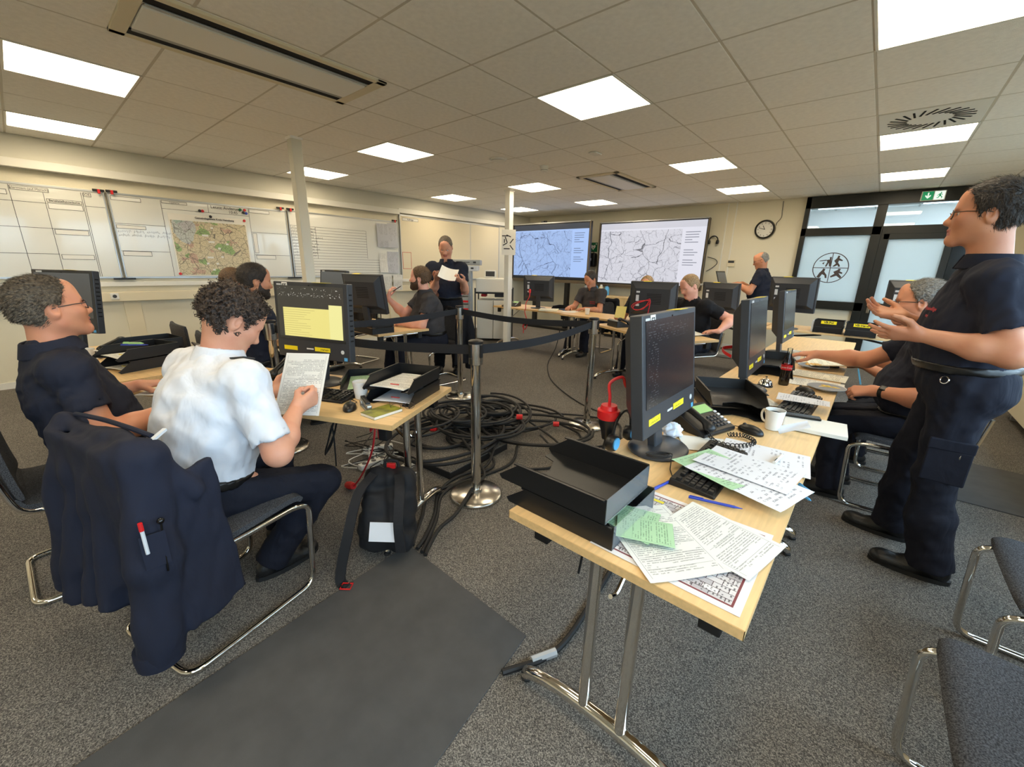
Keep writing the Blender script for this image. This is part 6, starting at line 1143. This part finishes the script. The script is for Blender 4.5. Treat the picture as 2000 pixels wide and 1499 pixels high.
colamat(); mat('cola', (34, 12, 8), .1); mat('bread', (222, 178, 104), .7, noise=(60, .2)); mat('banana', (232, 196, 92), .6, noise=(40, .15)); mat('grey_rim', (120, 128, 140), .4); mat('blue_grey', (100, 150, 190), .5)
e = thing('cola_bottle', 'half empty glass cola bottle with a red label', 'bottle', (-.345, 3.09, TZ)); cyl_obj([(.027, 0), (.03, .01), (.029, .05), (.0255, .075), (.03, .105), (.0305, .135), (.024, .165), (.0145, .2), (.0135, .225), (.0145, .228), (.0145, .238), (.012, .24)], 'glass', 'bottle_glass', e); cyl_obj([(.025, .004), (.0275, .012), (.0268, .05), (.0235, .075), (.028, .104), (.028, .112)], 'cola', 'cola', e); cyl_obj([(.0308, .103), (.0312, .136)], 'label', 'red', e, cap=False) if False else MB().lathe([(.0309, .102), (.0312, .136)], 24, 0, None, False).o('label', 'red', e, smooth=True)
t = text('Coca-Cola', .016, 'lettering', 'paper', e, (-.0, -.0325, .119), (PI/2, 0, 0))
keyboard('black keyboard under the long note on the second right table', (-.20, 2.66, TZ), RAD(88), False); sheet('long hand written note lying across the second keyboard', 'sheet_hand', (-.19, 2.62, TZ+.036), RAD(-86), .13, .235, .008, 13); mouse('black mouse beside the banana peel plate', (-.215, 2.98, TZ), RAD(60)); mouse('black mouse beside the plate with bread', (-.165, 3.98, TZ), RAD(80))
def plate(lab, loc, food, r=.1):
    e = thing('plate', lab, 'plate', loc); cyl_obj([(.055, 0), (.06, .004), (r, .018), (r, .021), (.06, .008), (.0001, .006)], 'dish', 'cup', e, 32); cyl_obj([(r+.0005, .016), (r+.001, .0195)], 'rim', 'grey_rim', e, 32); F = Field((-.08, -.05, 0), (.08, .05, .05), .005)
    if food == 'bread': F.ell((0, 0, .018), (.06, .032, .016)); F.waves(.004, .03, 4, 4)
    else:
        for a in (0, 2.2, 4.1): F.cone((0, 0, .012), (.07*math.cos(a), .04*math.sin(a), .012), .012, .007, k=.01)
        F.waves(.004, .03, 6, 4)
    V, Q = F.mesh(); npmesh('bread_slice' if food == 'bread' else 'banana_peel', [(V, Q, 0)], ['bread' if food == 'bread' else 'banana'], e, (0, 0, 0))
plate('plate with a slice of bread near the hidden person', (-.26, 3.82, TZ+.004), 'bread'); plate('plate with a banana peel in front of the seated person with the wrist watch', (-.125, 3.14, TZ+.004), 'banana')
sheet('white list under the banana peel plate', 'sheet_print', (-.2, 3.26, TZ+.002), RAD(-88), .21, .32, .002, 14); sheet('cream form beside the plate with bread', 'sheet_cream', (-.2, 3.55, TZ+.002), RAD(-92), .24, .32, .002, 15); sheet('bundle of loose forms under the reaching arm', 'sheet_cream', (-.14, 3.88, TZ+.03), RAD(-70), .24, .33, .03, 16); tray('black letter tray behind the cola bottle', (-.49, 3.42, TZ), RAD(-165), 2, .34, .255, .06)
pen('light blue pen in the hand of the seated person with the wrist watch', (.03, 3.13, .79), (.0, 3.16, .88), 'light_blue'); mug('white mug beside the third monitor', (-.4, 3.95, TZ), .4); sheet('white sheet at the foot of the second monitor', 'sheet_print', (-.40, 2.55, TZ+.002), RAD(-60), .15, .21, .004, 17)
e = thing('red_lanyard', 'red cord tied behind the second monitor', 'cord', (-.56, 2.62, .95)); MB().ribbon(smooth_path([(0, -.05, 0), (-.05, .0, .01), (-.08, .08, .02), (-.02, .14, .03)]), .018, .003).o('strap', 'red', e)
# --- table of the person in the white shirt
def p2(s, d, z=0): q = on2(s, d); return (q[0], q[1], TZ+z)
mug('white mug on the left table beside the letter trays', p2(.36, .29), RAD(60)); mouse('black mouse beside the stapler', p2(.31, .125), u25+.5, [(0, .055, .01), (.02, .1, .004), (-.04, .18, .003), (-.1, .24, .003)]); keyboard('black keyboard in front of the S5 monitor', p2(.62, .25), u25)
e = thing('stapler', 'silver and black stapler beside the mouse', 'stapler', p2(.24, .16), u25+RAD(50)); MB().box((0, 0, .005), (.034, .12, .01)).o('stapler_base', 'alu', e, bev=.003); MB().box((0, 0, .03), (.026, .125, .018), 0, None, rx=.12).o('stapler_arm', 'alu', e, bev=.006); MB().box((0, .01, .042), (.022, .1, .012), 0, None, rx=.12).o('grip', 'black_plastic', e, bev=.004); MB().cyl((-.016, .05, .022), (.016, .05, .022), .012, 12).o('hinge', 'alu', e)
e = thing('pocket_book', 'small book with a yellow and green cover', 'book', p2(.13, .125), u25+RAD(-20)); MB().box((0, 0, .007), (.105, .16, .014)).o('pages', 'paper', e); mat('book_cover', (128, 128, 44), .4, noise=(18, .7)); MB().box((0, 0, .0148), (.108, .163, .0016)).o('cover', 'book_cover', e); MB().box((0, 0, .0006), (.108, .163, .0012)).o('back_cover', 'book_cover', e)
e = thing('reading_glasses', 'thin folded reading glasses at the table corner', 'glasses', p2(.06, .2, .002), u25+.6); g = MB()
for s_ in (-1, 1): g.tube([(s_*.033+.024*math.cos(t), 0, .018+.016*math.sin(t)) for t in np.linspace(0, 2*PI, 18, endpoint=False)], .0013, 6, 0, True); g.tube([(s_*.058, 0, .022), (s_*.06, .06, .02), (s_*.056, .12, .008)], .0014, 6)
g.tube([(-.01, 0, .024), (0, .002, .027), (.01, 0, .024)], .0013, 6); g.o('frame', 'brow', e, smooth=True)
tray('stack of two black letter trays with papers on the left table', p2(.17, .41), u25+PI, 2, .34, .255, .066, False, (0, .0), sheet=('paper_blue', 'sheet_print'), label_c='red'); tray('flat black tray with a brochure behind the mug', p2(.50, .55), u25+PI+.5, 1, .34, .255, .05, sheet=('sheet_green',)); phone('black desk telephone behind the sheet of the reading person', p2(.98, .50), u25+.1)
sheet('printed form held by the person in the white shirt', 'sheet_print', (-1.885, .745, .885), 0, .205, .29, .006, 30, rot=(RAD(58), 0, RAD(38)))
sheet('white sheet beside the hand of the person at the left edge', 'sheet_print', p2(1.42, .1, .002), u25+.3, .21, .297, .003, 31)
# --- left table
tray('stacked black letter trays with papers at the left table', (-3.62, .42, TZ), RAD(200), 2, .34, .255, .07, False, (0, .0), sheet=('sheet_print', 'sheet_print'), label_c='yellow'); tray('black letter tray beside the telephone at the left table', (-3.95, .52, TZ), RAD(188), 2, .34, .255, .065); phone('black telephone with green display at the left wall side table', (-4.18, .40, TZ+.0), RAD(20)); mug('pale mug behind the shoulder of the person at the left edge', (-3.98, .20, TZ), 1.0); pen('green highlighter on the stacked trays', (-3.66, .36, TZ+.155), (-3.58, .45, TZ+.155), 'yellow_green' if False else 'green_lcd', r=.008); pen('blue pen on the stacked trays', (-3.60, .34, TZ+.155), (-3.5, .46, TZ+.155), 'blue')
# --- tables behind
tray('black letter trays at the end of the table of the person holding a pen', (-3.92, 2.33, TZ), RAD(92), 2, .34, .255, .06); tray('black letter trays left behind the S5 monitor', (-4.0, 1.70, TZ), RAD(95), 2, .34, .255, .06); sheet('white papers on the left trays', 'sheet_cream', (-4.12, 1.72, TZ+.145), .3, .21, .297, .02, 33)
e = thing('water_bottle', 'small glass bottle beside the person holding a pen', 'bottle', (-4.45, 2.72, TZ)); cyl_obj([(.03, 0), (.031, .1), (.03, .14), (.013, .19), (.013, .215)], 'glass', 'bottle_glass', e); cyl_obj([(.015, .2), (.015, .222)], 'cap', 'white_plastic', e)
F = Field((-.22, -.16, 0), (.22, .16, .36), .012); F.rbox((0, 0, .15), (.19, .12, .15), None, .05, .02); F.waves(.012, .15, 8, 4); V, Q = F.mesh(); bg = thing('shoulder_bag', 'black bag standing on the table behind the bottle', 'bag', (-4.92, 2.72, TZ)); npmesh('bag_body', [(V, Q, 0)], ['black_belt'], bg, (0, 0, 0)); MB().ribbon(smooth_path([(-.15, -.12, .2), (0, -.16, .3), (.16, -.13, .26), (.2, -.1, .1)]), .03, .004).o('strap', 'black_belt', bg); MB().box((.12, -.145, .2), (.03, .01, .02)).o('buckle', 'alu', bg)
pen('pen held at the mouth by the seated person in the grey polo', (-4.29, 2.83, 1.10), (-4.16, 2.86, 1.17), 'dark_grey', r=.005)
MB().sheet(.21, .297, lambda u, v: .02*(u-.5)**2*4, 6, 6, .001).o('paper_sheet', 'paper', tag=('sheet in the hands of the standing person in front of the cream board', 'paper'), loc=(-3.92, 3.36, 1.305), rot=(.45, .25, RAD(45)))
phone('black telephone at the left end of the rear table', (-4.92, 5.72, TZ), RAD(10)); phone('black telephone on the slanted table', (-2.36, 4.78, TZ), RAD(150)); sheet('white paper at the rear table in front of the writing person', 'paper', (-3.72, 5.76, TZ+.002), .2, .25, .3, .003, 40); sheet('white pile left of the writing person', 'sheet_cream', (-4.05, 5.62, TZ+.002), .5, .3, .3, .002, 41, t=.02); mug('small white cup right of the writing person', (-3.32, 5.62, TZ), 2.); tray('flat black tray left of the writing person', (-4.0, 5.95, TZ), RAD(190), 1); sheet('yellow card held by the half hidden person', 'yellow_card' if 'yellow_card' in MATS else mat('yellow_card', (236, 222, 140), .6), (-2.52, 5.12, .86), 0, .14, .16, .003, 42, rot=(1.2, 0, .1)); sheet('white sheet under the hand of the person in the black t-shirt', 'paper', (-1.47, 4.78, TZ+.012), -.4, .21, .297, .012, 43)
e = thing('red_network_cable', 'red cable loops hanging on the back of the monitor', 'cable', (-1.93, 4.62, .98)); MB().tube(smooth_path([(-.02, .05, .09), (-.12, -.02, .08), (-.2, -.03, .02), (-.12, -.04, -.02), (0, -.03, .05), (.01, -.03, .11), (-.02, -.03, .1), (-.14, -.04, .05), (-.17, -.04, -.01), (-.05, -.04, -.0), (.02, -.04, .1), (.0, -.03, -.1), (-.02, 0, -.25)], 5), .005, 6).o('cable_loop', 'red_cable', e, smooth=True)
e = thing('red_cable_rear', 'red cable with plug beside the rear left monitor', 'cable', (-4.42, 5.52, .72)); MB().tube(smooth_path([(0, .05, .28), (.03, 0, .2), (-.02, -.02, .1), (.0, -.05, .02), (.0, -.07, -.05), (.06, -.08, -.2), (-.03, -.08, -.28), (.03, -.08, -.33), (.07, -.08, -.22), (0, -.08, -.2), (-.01, -.08, -.4)], 5), .007, 6).o('cable_loop', 'red_cable', e, smooth=True); cyl_obj([(.02, 0), (.022, .04), (.014, .06)], 'plug', 'red', e, 12, Matrix.Translation((0, .05, .27)))
# yellow labelled trays on the rear table
for (x, y, s, lab) in ((-.37, 6.38, 'VB-Pol', 'black letter trays with the yellow label VB-Pol'), (-.06, 6.34, 'VB-Verw', 'black letter trays with the yellow label VB-Verw')):
    t = tray(lab, (x, y, TZ), PI, 2, .30, .28, .07); p = MB().box((0, .152, .128), (.15, .004, .036)).o('name_plate', 'yellow', t); tt = text(s, .034, 'lettering', 'ink', p, (0, .1545, .128), (PI/2, 0, PI), bold=.001); MB().box((0, .1505, .075), (.275, .004, .14)).o('front_panel', 'black_plastic', t); MB().box((0, .1535, .07), (.275, .003, .006)).o('groove', 'dark_grey', t)
    MB().box((.155, -.0, .07), (.02, .27, .13)).o('side_clip', 'silver_label', t) if s == 'VB-Pol' else None
# high table with laptop
e = thing('high_table', 'height adjustable grey table with the open laptop', 'table', (-1.98, 7.78, 0)); MB().prism([(.41*math.copysign(abs(math.cos(a))**.6, math.cos(a)), .30*math.copysign(abs(math.sin(a))**.6, math.sin(a))) for a in np.linspace(0, 2*PI, 40, endpoint=False)], 1.165, 1.19).o('table_top', 'grey_metal', e, bev=.006); MB().box((0, .05, .65), (.16, .09, 1.03)).o('lift_column', 'trim_white', e, bev=.01); MB().box((0, 0, .03), (.7, .5, .05)).o('foot_plate', 'grey_metal', e, bev=.01); MB().tube(smooth_path([(-.14, -.06, 1.16), (-.16, -.08, 1.0), (-.12, -.08, .8), (-.15, -.08, .6), (-.1, -.05, .4)], 6), .016, 8).o('cable_chain', 'black_plastic', e, smooth=True)
e = thing('laptop', 'open black laptop on the high table', 'laptop', (-1.88, 7.72, 1.191), RAD(82)); MB().box((0, 0, .009), (.34, .23, .016)).o('laptop_base', 'black_plastic', e, bev=.004); MB().box((0, .0, .0175), (.3, .14, .001)).o('keys', 'dark_grey', e); MB().box((0, .155, .11), (.34, .01, .23), 0, None, rx=-.35).o('lid', 'black_plastic', e, bev=.004); MB().box((0, .148, .11), (.31, .002, .19), 0, None, rx=-.35).o('display', 'screen_dim', e)
# --- rear furniture
def sideboard(lab, x0, x1, n):
    e = thing('sideboard', lab, 'sideboard', ((x0+x1)/2, 8.05, 0)); w = x1-x0; MB().bx(-w/2, w/2, -.22, .22, .06, .80).o('body', 'cabinet_wood', e); MB().bx(-w/2-.01, w/2+.01, -.235, .23, .80, .825).o('cabinet_top', 'cabinet_wood', e, bev=.003); MB().bx(-w/2+.02, w/2-.02, -.2, .2, 0, .06).o('plinth', 'dark_grey', e)
    for k in range(n):
        a = -w/2+w*k/n; d = MB().bx(a+.004, a+w/n-.004, -.239, -.221, .07, .79).o('door', 'cabinet_wood', e, bev=.002); MB().cyl((a+w/n-.04, -.25, .5), (a+w/n-.04, -.25, .62), .006, 8).o('handle', 'alu', d)
sideboard('light wood sideboard below the right wall screen', -4.45, -2.75, 4) if False else None
e0 = (-4.55, -2.6)
def sb2(lab, x0, x1, n, y): 
    e = thing('sideboard', lab, 'sideboard', ((x0+x1)/2, y, 0)); w = x1-x0; MB().bx(-w/2, w/2, -.2, .17, .06, .82).o('body', 'cabinet_wood', e); MB().bx(-w/2-.01, w/2+.01, -.215, .18, .82, .845).o('cabinet_top', 'cabinet_wood', e, bev=.003); MB().bx(-w/2+.02, w/2-.02, -.18, .16, 0, .06).o('plinth', 'dark_grey', e)
    for k in range(n):
        a = -w/2+w*k/n; d = MB().bx(a+.004, a+w/n-.004, -.219, -.201, .07, .81).o('door', 'cabinet_wood', e, bev=.002); MB().cyl((a+w/n-.04, -.228, .5), (a+w/n-.04, -.228, .62), .006, 8).o('handle', 'alu', d)
sb2('light wood sideboard below the right wall screen', -4.3, -2.6, 4, 8.2); sb2('light wood sideboard with crockery behind the writing person', -5.04, -4.36, 2, 8.36)
for k, (x, m, lab) in enumerate(((-4.98, 'white_plastic', 'white pump bottle on the sideboard beside the left screen'), (-4.86, 'grey_metal', 'grey thermos jug on the sideboard'), (-4.73, 'light_blue', 'light blue tub on the sideboard behind the writing person'), (-4.6, 'panel_cream', 'cream jug on the sideboard behind the writing person'), (-4.46, 'light_blue', 'second light blue tub next to the cream jug'))):
    e = thing('container', lab, 'container', (x, 8.3, .846)); cyl_obj([(.05, 0), (.055, .02), (.055, .14), (.03, .19)], 'vessel', m, e); cyl_obj([(.03, .19), (.03, .215), (.01, .22)], 'lid', 'white_plastic' if k % 2 else 'dark_grey', e)
e = thing('storage_rack', 'aluminium rack with drawer boxes striped red beside the standing person with papers', 'rack', (-5.78, 5.22, 0), RAD(40)); 
for sx in (-1, 1):
    for sy in (-1, 1): MB().box((sx*.2, sy*.2, .66), (.035, .035, 1.3)).o('rack_post', 'alu', e)
for k in range(9):
    z = .06+.138*k; b = MB().box((0, 0, z+.055), (.36, .4, .11)).o('drawer_box', 'grey_metal', e, bev=.004); MB().box((0, -.2005, z+.035), (.36, .002, .035)).o('red_stripe', 'red', b); MB().box((0, -.205, z+.08), (.12, .014, .018)).o('drawer_handle', 'alu', b)
for k, (x, m) in enumerate((( 0, 'silver_label'), (.03, 'grey_metal'))):
    e2 = thing('tool_case', 'flat grey case on top of the rack, %s one' % ('lower', 'upper')[k], 'case', (-5.72+x, 5.3+x, 1.311+.1*k), RAD(40)); MB().box((0, 0, .048), (.5, .36, .094)).o('shell', m, e2, bev=.012)
    for s_ in (-1, 1): MB().box((s_*.15, -.182, .05), (.05, .008, .03)).o('latch', 'dark_grey', e2)
    MB().tube(fillet([(-.06, -.18, .05), (-.06, -.2, .05), (.06, -.2, .05), (.06, -.18, .05)], .01), .006, 6).o('carry_handle', 'black_plastic', e2)
e = thing('plotter_cabinet', 'tall pale grey cabinet with a printer top behind the rear posts', 'cabinet', (-5.62, 5.98, 0), RAD(38)); MB().bx(-.33, .33, -.26, .26, .93, 1.18).o('printer_body', 'trim_white', e, bev=.012); MB().bx(-.33, .33, -.26, .26, .9, .93).o('shelf', 'black_plastic', e); MB().bx(-.31, -.005, -.25, .26, .05, .78).o('door', 'trim_white', e, bev=.006); MB().bx(.005, .31, -.25, .26, .05, .78).o('door', 'trim_white', e, bev=.006)
for sx in (-1, 1):
    for sy in (-1, 1): MB().box((sx*.345, sy*.25, .5), (.022, .022, 1.0)).o('frame_post', 'black_plastic', e)
MB().box((-.2, 0, .86), (.1, .2, .05)).o('red_box', 'red', e, bev=.01); MB().box((.12, 0, .86), (.22, .2, .06)).o('label_printer', 'dark_grey', e, bev=.01)
e = thing('touch_terminal', 'small white terminal with a dark display on the grey cabinet', 'terminal', (-5.66, 5.9, 1.181), RAD(38)); MB().box((0, 0, .075), (.22, .05, .14), 0, None, rx=-.2).o('terminal_case', 'white_plastic', e, bev=.01); MB().box((0, -.027, .08), (.17, .003, .095), 0, None, rx=-.2).o('display', 'dark_grey', e)
# ------------------------------------------------------------------ floor things, cloth, cables
rm = math.atan2(-.095, .515)
MB().prism([(-1.62, 1.075), (-1.62+.9*0+.14, -.75), (-.47, -.70), (-.795, 1.045)][::-1] if False else [(-1.60, 1.06), (-1.42, -.8), (-.52, -.72), (-.79, 1.045)], 0, .006).o('rubber_mat', 'rubber_mat', tag=('dark rubber mat on the carpet in the foreground', 'mat'), bev=.002)
MB().bx(.62, 1.24, 3.75, 4.62, 0, .007).o('rubber_mat', 'rubber_mat', tag=('dark mat on the floor behind the gesturing person', 'mat'), bev=.002)
e = thing('floor_panel', 'lifted carpet floor panel with black edges under the cable heap', 'floor panel', (-2.28, 1.96, 0), RAD(4)); MB().bx(-.3, .3, -.32, .32, .0, .05).o('panel_core', 'rubber', e, bev=.003); MB().bx(-.298, .298, -.318, .318, .05, .056).o('carpet_top', 'carpet', e)
HB = ('tangled thick black cable in the heap between the posts')
rc = random.Random(4)
for k in range(15):
    cx = -2.30+rc.uniform(-.36, .40); cy = 2.28+rc.uniform(-.36, .48); r = rc.uniform(.16, .36); z = .07+.009*k
    MB().tube(smooth_path([Vector(p) for p in loops(cx, cy, z, r, 2, k*1.3, 16, rc.uniform(1.0, 1.5), rc.uniform(0, 3))], 2), .0105 if k % 3 else .013, 7).o('power_cable', 'rubber', tag=(HB, 'cable', 'cables in the heap'), smooth=True)
for k, pts in enumerate(([(-2.0, 2.15, .09), (-1.9, 1.95, .02), (-1.93, 1.7, .02), (-1.88, 1.5, .012), (-1.70, 1.32, .012), (-1.58, 1.16, .012), (-1.53, 1.068, .011)], [(-2.1, 2.1, .1), (-1.87, 2.0, .02), (-1.88, 1.7, .014), (-1.83, 1.48, .012), (-1.66, 1.30, .012), (-1.54, 1.14, .012), (-1.49, 1.067, .011)], [(-1.9, 2.3, .06), (-1.8, 2.1, .015), (-1.84, 1.75, .014), (-1.90, 1.45, .012), (-1.74, 1.26, .012), (-1.62, 1.12, .012), (-1.57, 1.069, .011)], [(-2.2, 2.0, .12), (-1.82, 1.85, .04), (-1.72, 1.66, .055), (-1.60, 1.40, .03), (-1.58, 1.26, .012), (-1.50, 1.12, .012), (-1.46, 1.066, .011)])):
    MB().tube(smooth_path(pts, 8), .0105, 8).o('power_cable', 'rubber', tag=('thick black cable running from the heap to the rubber mat, strand %s' % ('at the left', 'in the middle', 'at the far left', 'crossing the post foot')[k], 'cable', 'cables to the mat'), smooth=True)
for k, pts in enumerate(([(-2.0, 2.9, .08), (-1.75, 2.95, .015), (-1.55, 2.75, .012), (-1.4, 2.95, .012), (-1.25, 2.8, .012), (-1.0, 2.9, .012)], [(-2.1, 3.0, .1), (-1.9, 3.4, .012), (-1.6, 3.42, .012), (-1.4, 3.1, .012), (-1.1, 3.05, .012), (-.85, 3.0, .012)], [(-1.9, 2.6, .06), (-1.6, 2.5, .012), (-1.35, 2.6, .012), (-1.2, 2.45, .012), (-.9, 2.5, .012)], [(-2.1, 2.7, .1), (-1.7, 2.6, .03), (-1.55, 2.3, .012), (-1.65, 2.1, .012), (-1.4, 2.0, .012), (-1.2, 2.1, .012)])):
    MB().tube(smooth_path(pts, 8), .009, 8).o('power_cable', 'rubber', tag=('black cable leaving the heap towards the right tables, %s one' % ('first', 'rearmost', 'second', 'nearest')[k], 'cable', 'cables to the right tables'), smooth=True)
for k, (x, y, z) in enumerate(((-2.05, 2.5, .21), (-2.45, 1.92, .16), (-2.2, 2.15, .2), (-1.85, 2.75, .13))):
    MB().tube([(x-.02, y-.015, z), (x+.02, y+.015, z)], .022, 8).o('cable_tag', 'red', tag=('small red tag on a cable of the heap, %s one' % ('highest', 'leftmost', 'middle', 'rightmost')[k], 'tag', 'red cable tags'))
MB().tube(smooth_path([(-.752, .862, .0115), (-.73, .90, .013), (-.70, .95, .014), (-.675, 1.0, .014), (-.655, 1.12, .014), (-.68, 1.36, .014), (-.75, 1.8, .014), (-.9, 2.3, .014)], 8), .0115, 8).o('power_cable', 'rubber', tag=('single black cable from the rubber mat under the right table', 'cable'), smooth=True)
MB().tube([(-.70, .965, .016), (-.655, 1.055, .016)], .0165, 8).o('tape_sleeve', mat('tape', (200, 204, 206), .2, alpha=.75), tag=('clear tape around the single black cable', 'tape'), smooth=True)
MB().tube(smooth_path([(-3.62, 5.35, .5), (-3.65, 5.3, .2), (-3.6, 5.05, .012), (-3.2, 4.5, .01), (-2.8, 4.1, .01), (-2.2, 3.7, .01), (-1.7, 3.55, .01)], 8), .007, 6).o('power_cable', 'rubber', tag=('long black cable crossing the open floor to the rear table', 'cable'), smooth=True)
rs = random.Random(9)
for k in range(5):
    e = thing('power_strip', 'white power strip under the left table beside the cable heap', 'power strip', (-2.72+.10*k, 1.42+rs.uniform(.0, .35), .0), rs.uniform(0, 3), 'power strips'); MB().box((0, 0, .02), (.22, .05, .04)).o('strip_body', 'white_plastic', e, bev=.006)
    for j in range(3): cyl_obj([(.018, .04), (.018, .041)], 'outlet', 'dark_grey', e, 12, Matrix.Translation((-.07+.07*j, 0, 0)))
for k in range(10):
    x, y = -2.85+rs.uniform(0, .6), 1.35+rs.uniform(0, .5); MB().tube(smooth_path([(x+rs.uniform(-.2, .2), y+rs.uniform(-.2, .2), .012+.05*rs.random()) for _ in range(6)], 5), .004, 5).o('thin_cable', 'white_plastic' if k % 2 else 'rubber', tag=('thin %s network cable tangled under the left table' % ('white' if k % 2 else 'black'), 'cable', 'thin cables under the left table'), smooth=True)
def hang(x, y, z0, z1, m, lab, n, r, seed, t=.004):
    rr = random.Random(seed); mb = []; pts = [(x, y, z0)]
    for i in range(n*10): a = i*2*PI/10; pts.append((x+r*math.cos(a)*(1+.3*rr.random()), y+.5*r*math.sin(a), (z0+z1)/2+(z0-z1)*.42*math.sin(a+1.2)*(1-.2*rr.random())))
    pts.append((x+.02, y, z1)); MB().tube(smooth_path(pts, 3), t, 6).o('hanging_cable', m, tag=(lab, 'cable'), smooth=True)
q = on2(.50, .2); hang(q[0], q[1], .69, .35, 'rubber', 'loop of black cables hanging under the left table', 3, .06, 3); q = on2(.36, .4); hang(q[0], q[1], .69, .45, 'red_cable', 'coil of red network cable hanging under the left table', 4, .045, 5)
e = thing('red_plug', 'red plug with a red cord on the floor beside the knee', 'plug', (-2.33, 1.14, .03)); cyl_obj([(.022, -.04), (.026, 0), (.02, .04)], 'plug_body', 'red', e, 14, Matrix.Rotation(1.3, 4, 'Y')); MB().tube(smooth_path([(.03, 0, 0), (.1, .03, .1), (.2, .06, .3), (.2, .1, .52)], 6), .006, 6).o('cord', 'red_cable', e, smooth=True)
# backpack leaning against the table leg
e = thing('backpack', 'black backpack with red pulls leaning at the left table leg', 'backpack', (-1.66, 1.0, 0), RAD(40)); e.scale = (.9, .9, .88); F = Field((-.24, -.26, -.01), (.24, .26, .56), .010); tl = RAD(-24); Bk = [np.array((1, 0, 0)), np.array((0, math.cos(tl), math.sin(tl))), np.array((0, -math.sin(tl), math.cos(tl)))]
F.rbox((0, 0, .25), (.15, .085, .23), Bk, .06, .02); F.rbox(np.array((0, 0, .2))-Bk[1]*.09, (.12, .04, .13), Bk, .04, .03); F.waves(.009, .12, 3, 5); F.plane((0, 0, .005), (0, 0, -1)); V, Q = F.mesh(); npmesh('bag_body', [(V, Q, 0)], ['black_belt'], e, (0, 0, 0))
def bk(x, y, z): return tuple(np.array((0, 0, .25))+Bk[0]*x+Bk[1]*y+Bk[2]*z)
for s_ in (-1, 1): MB().ribbon(smooth_path([bk(s_*.07, -.09, .2), bk(s_*.10, -.17, .12), bk(s_*.11, -.19, -.05), bk(s_*.12, -.14, -.2)] if s_ > 0 else [bk(-.07, -.09, .2), bk(-.12, -.16, .1), bk(-.14, -.2, -.08), (-.17, -.3, .03), (-.12, -.33, .01)], 8), .05, .01, Bk[0]).o('shoulder_strap', 'black_belt', e)
MB().box(bk(.0, -.01, .24), (.05, .02, .04)).o('red_loop', 'red', e, bev=.005); MB().tube([(-.15, -.315, .012), (-.1, -.315, .012), (-.1, -.355, .012), (-.15, -.355, .012)], .004, 6, 0, True).o('red_buckle', 'red', e); MB().box(bk(.02, -.137, -.1), (.15, .004, .1), 0, None, rx=tl).o('pale_panel', 'paper_blue', e); MB().tube(smooth_path([bk(-.04, 0, .235), bk(-.03, -.02, .27), bk(.03, -.02, .27), bk(.04, 0, .235)]), .008, 6).o('carry_loop', 'black_belt', e)
# jackets over chair backs, in chair coordinates
def jacket(lab, loc, rz, seed, fine=True, sleeve_side=1, m='jacket_navy', extra=True):
    e = thing('jacket', lab, 'jacket', loc, rz, 'dark jackets on chair backs'); F = Field((-.45, -.55, .05), (.45, .3, .97), .009 if fine else .013); s = sleeve_side
    F.cone((-.23, -.25, .872), (.23, -.25, .882), .032, .034, k=.03); F.cone((-s*.23, -.25, .86), (-s*.29, -.295, .30), .045, .062, k=.04, flat=True)
    F.rbox((-s*.02, -.295, .60), (.235, .022, .28), None, .02, .03)
    for k, (x, w, z0) in enumerate(((-.30, .05, .24), (-.17, .05, .27), (-.05, .045, .30), (.06, .045, .31))): F.cone((s*x*.8, -.295, .74), (s*x*1.06, -.33-.018*(k % 2), z0), .024, w, k=.045, flat=True)
    F.cone((s*.245, -.245, .845), (s*.262, -.285, .52), .058, .07, k=.02); F.cone((s*.262, -.285, .52), (s*.225, -.315, .17), .07, .062, k=.02, flat=True)
    if extra: F.cone((s*.24, -.22, .87), (s*.262, -.15, .70), .034, .03, k=.03); F.rbox((s*.262, -.16, .51), (.015, .105, .27), [nz((1, .12, .05)), nz((-.12, 1, .06)), nz((-.05, -.06, 1))], .012, .010)
    F.waves(.007, .22, seed, 3, (1, 1, .18)); F.waves(.0025, .09, seed+3, 4, (1, 1, .4))
    V, Q = F.mesh(); sh = npmesh('jacket_shell', [(V, Q, 0)], [m], e, (0, 0, 0)); return e
J = jacket('navy jacket draped over the chair of the person in the white shirt', (-1.835, .31, 0), RAD(15), 5)
MB().box((.328, -.30, .60), (.004, .06, .11), 0, None, rz=-.3).o('sleeve_pocket', 'jacket_navy', J, bev=.001); MB().cyl((.327, -.318, .60), (.325, -.318, .68), .005, 8).o('red_pen', 'silver_label', J); MB().cyl((.325, -.318, .675), (.324, -.318, .70), .006, 8).o('pen_button', 'red', J)
MB().tube([(.333, -.275, .68), (.333, -.285, .52)], .003, 6).o('zip', 'black_gloss', J); MB().sph((.333, -.275, .685), .010, 10).o('zip_pull', 'black_gloss', J, smooth=True); cyl_obj([(.064, 0), (.0665, .03), (.065, .06)], 'cuff', 'jacket_navy', J, 20, Matrix.Translation((.225, -.315, .16)))
MB().tube(smooth_path([(-.2, -.232, .905), (-.05, -.22, .91), (.12, -.22, .915), (.23, -.21, .905)]), .008, 8).o('collar_seam', 'jacket_navy', J, smooth=True); MB().box((.24, -.20, .905), (.012, .06, .008), 0, None, rz=.4, rx=.3).o('hanger_loop', 'silver_label', J)
jacket('dark jacket hanging over the chair of the person holding a pen', (-3.98, 3.24, 0), RAD(172), 9, False, -1, 'trousers_black'); jacket('dark jacket on the chair of the writing person', (-3.62, 6.46, 0), RAD(182), 12, False, 1, 'trousers_black', False)
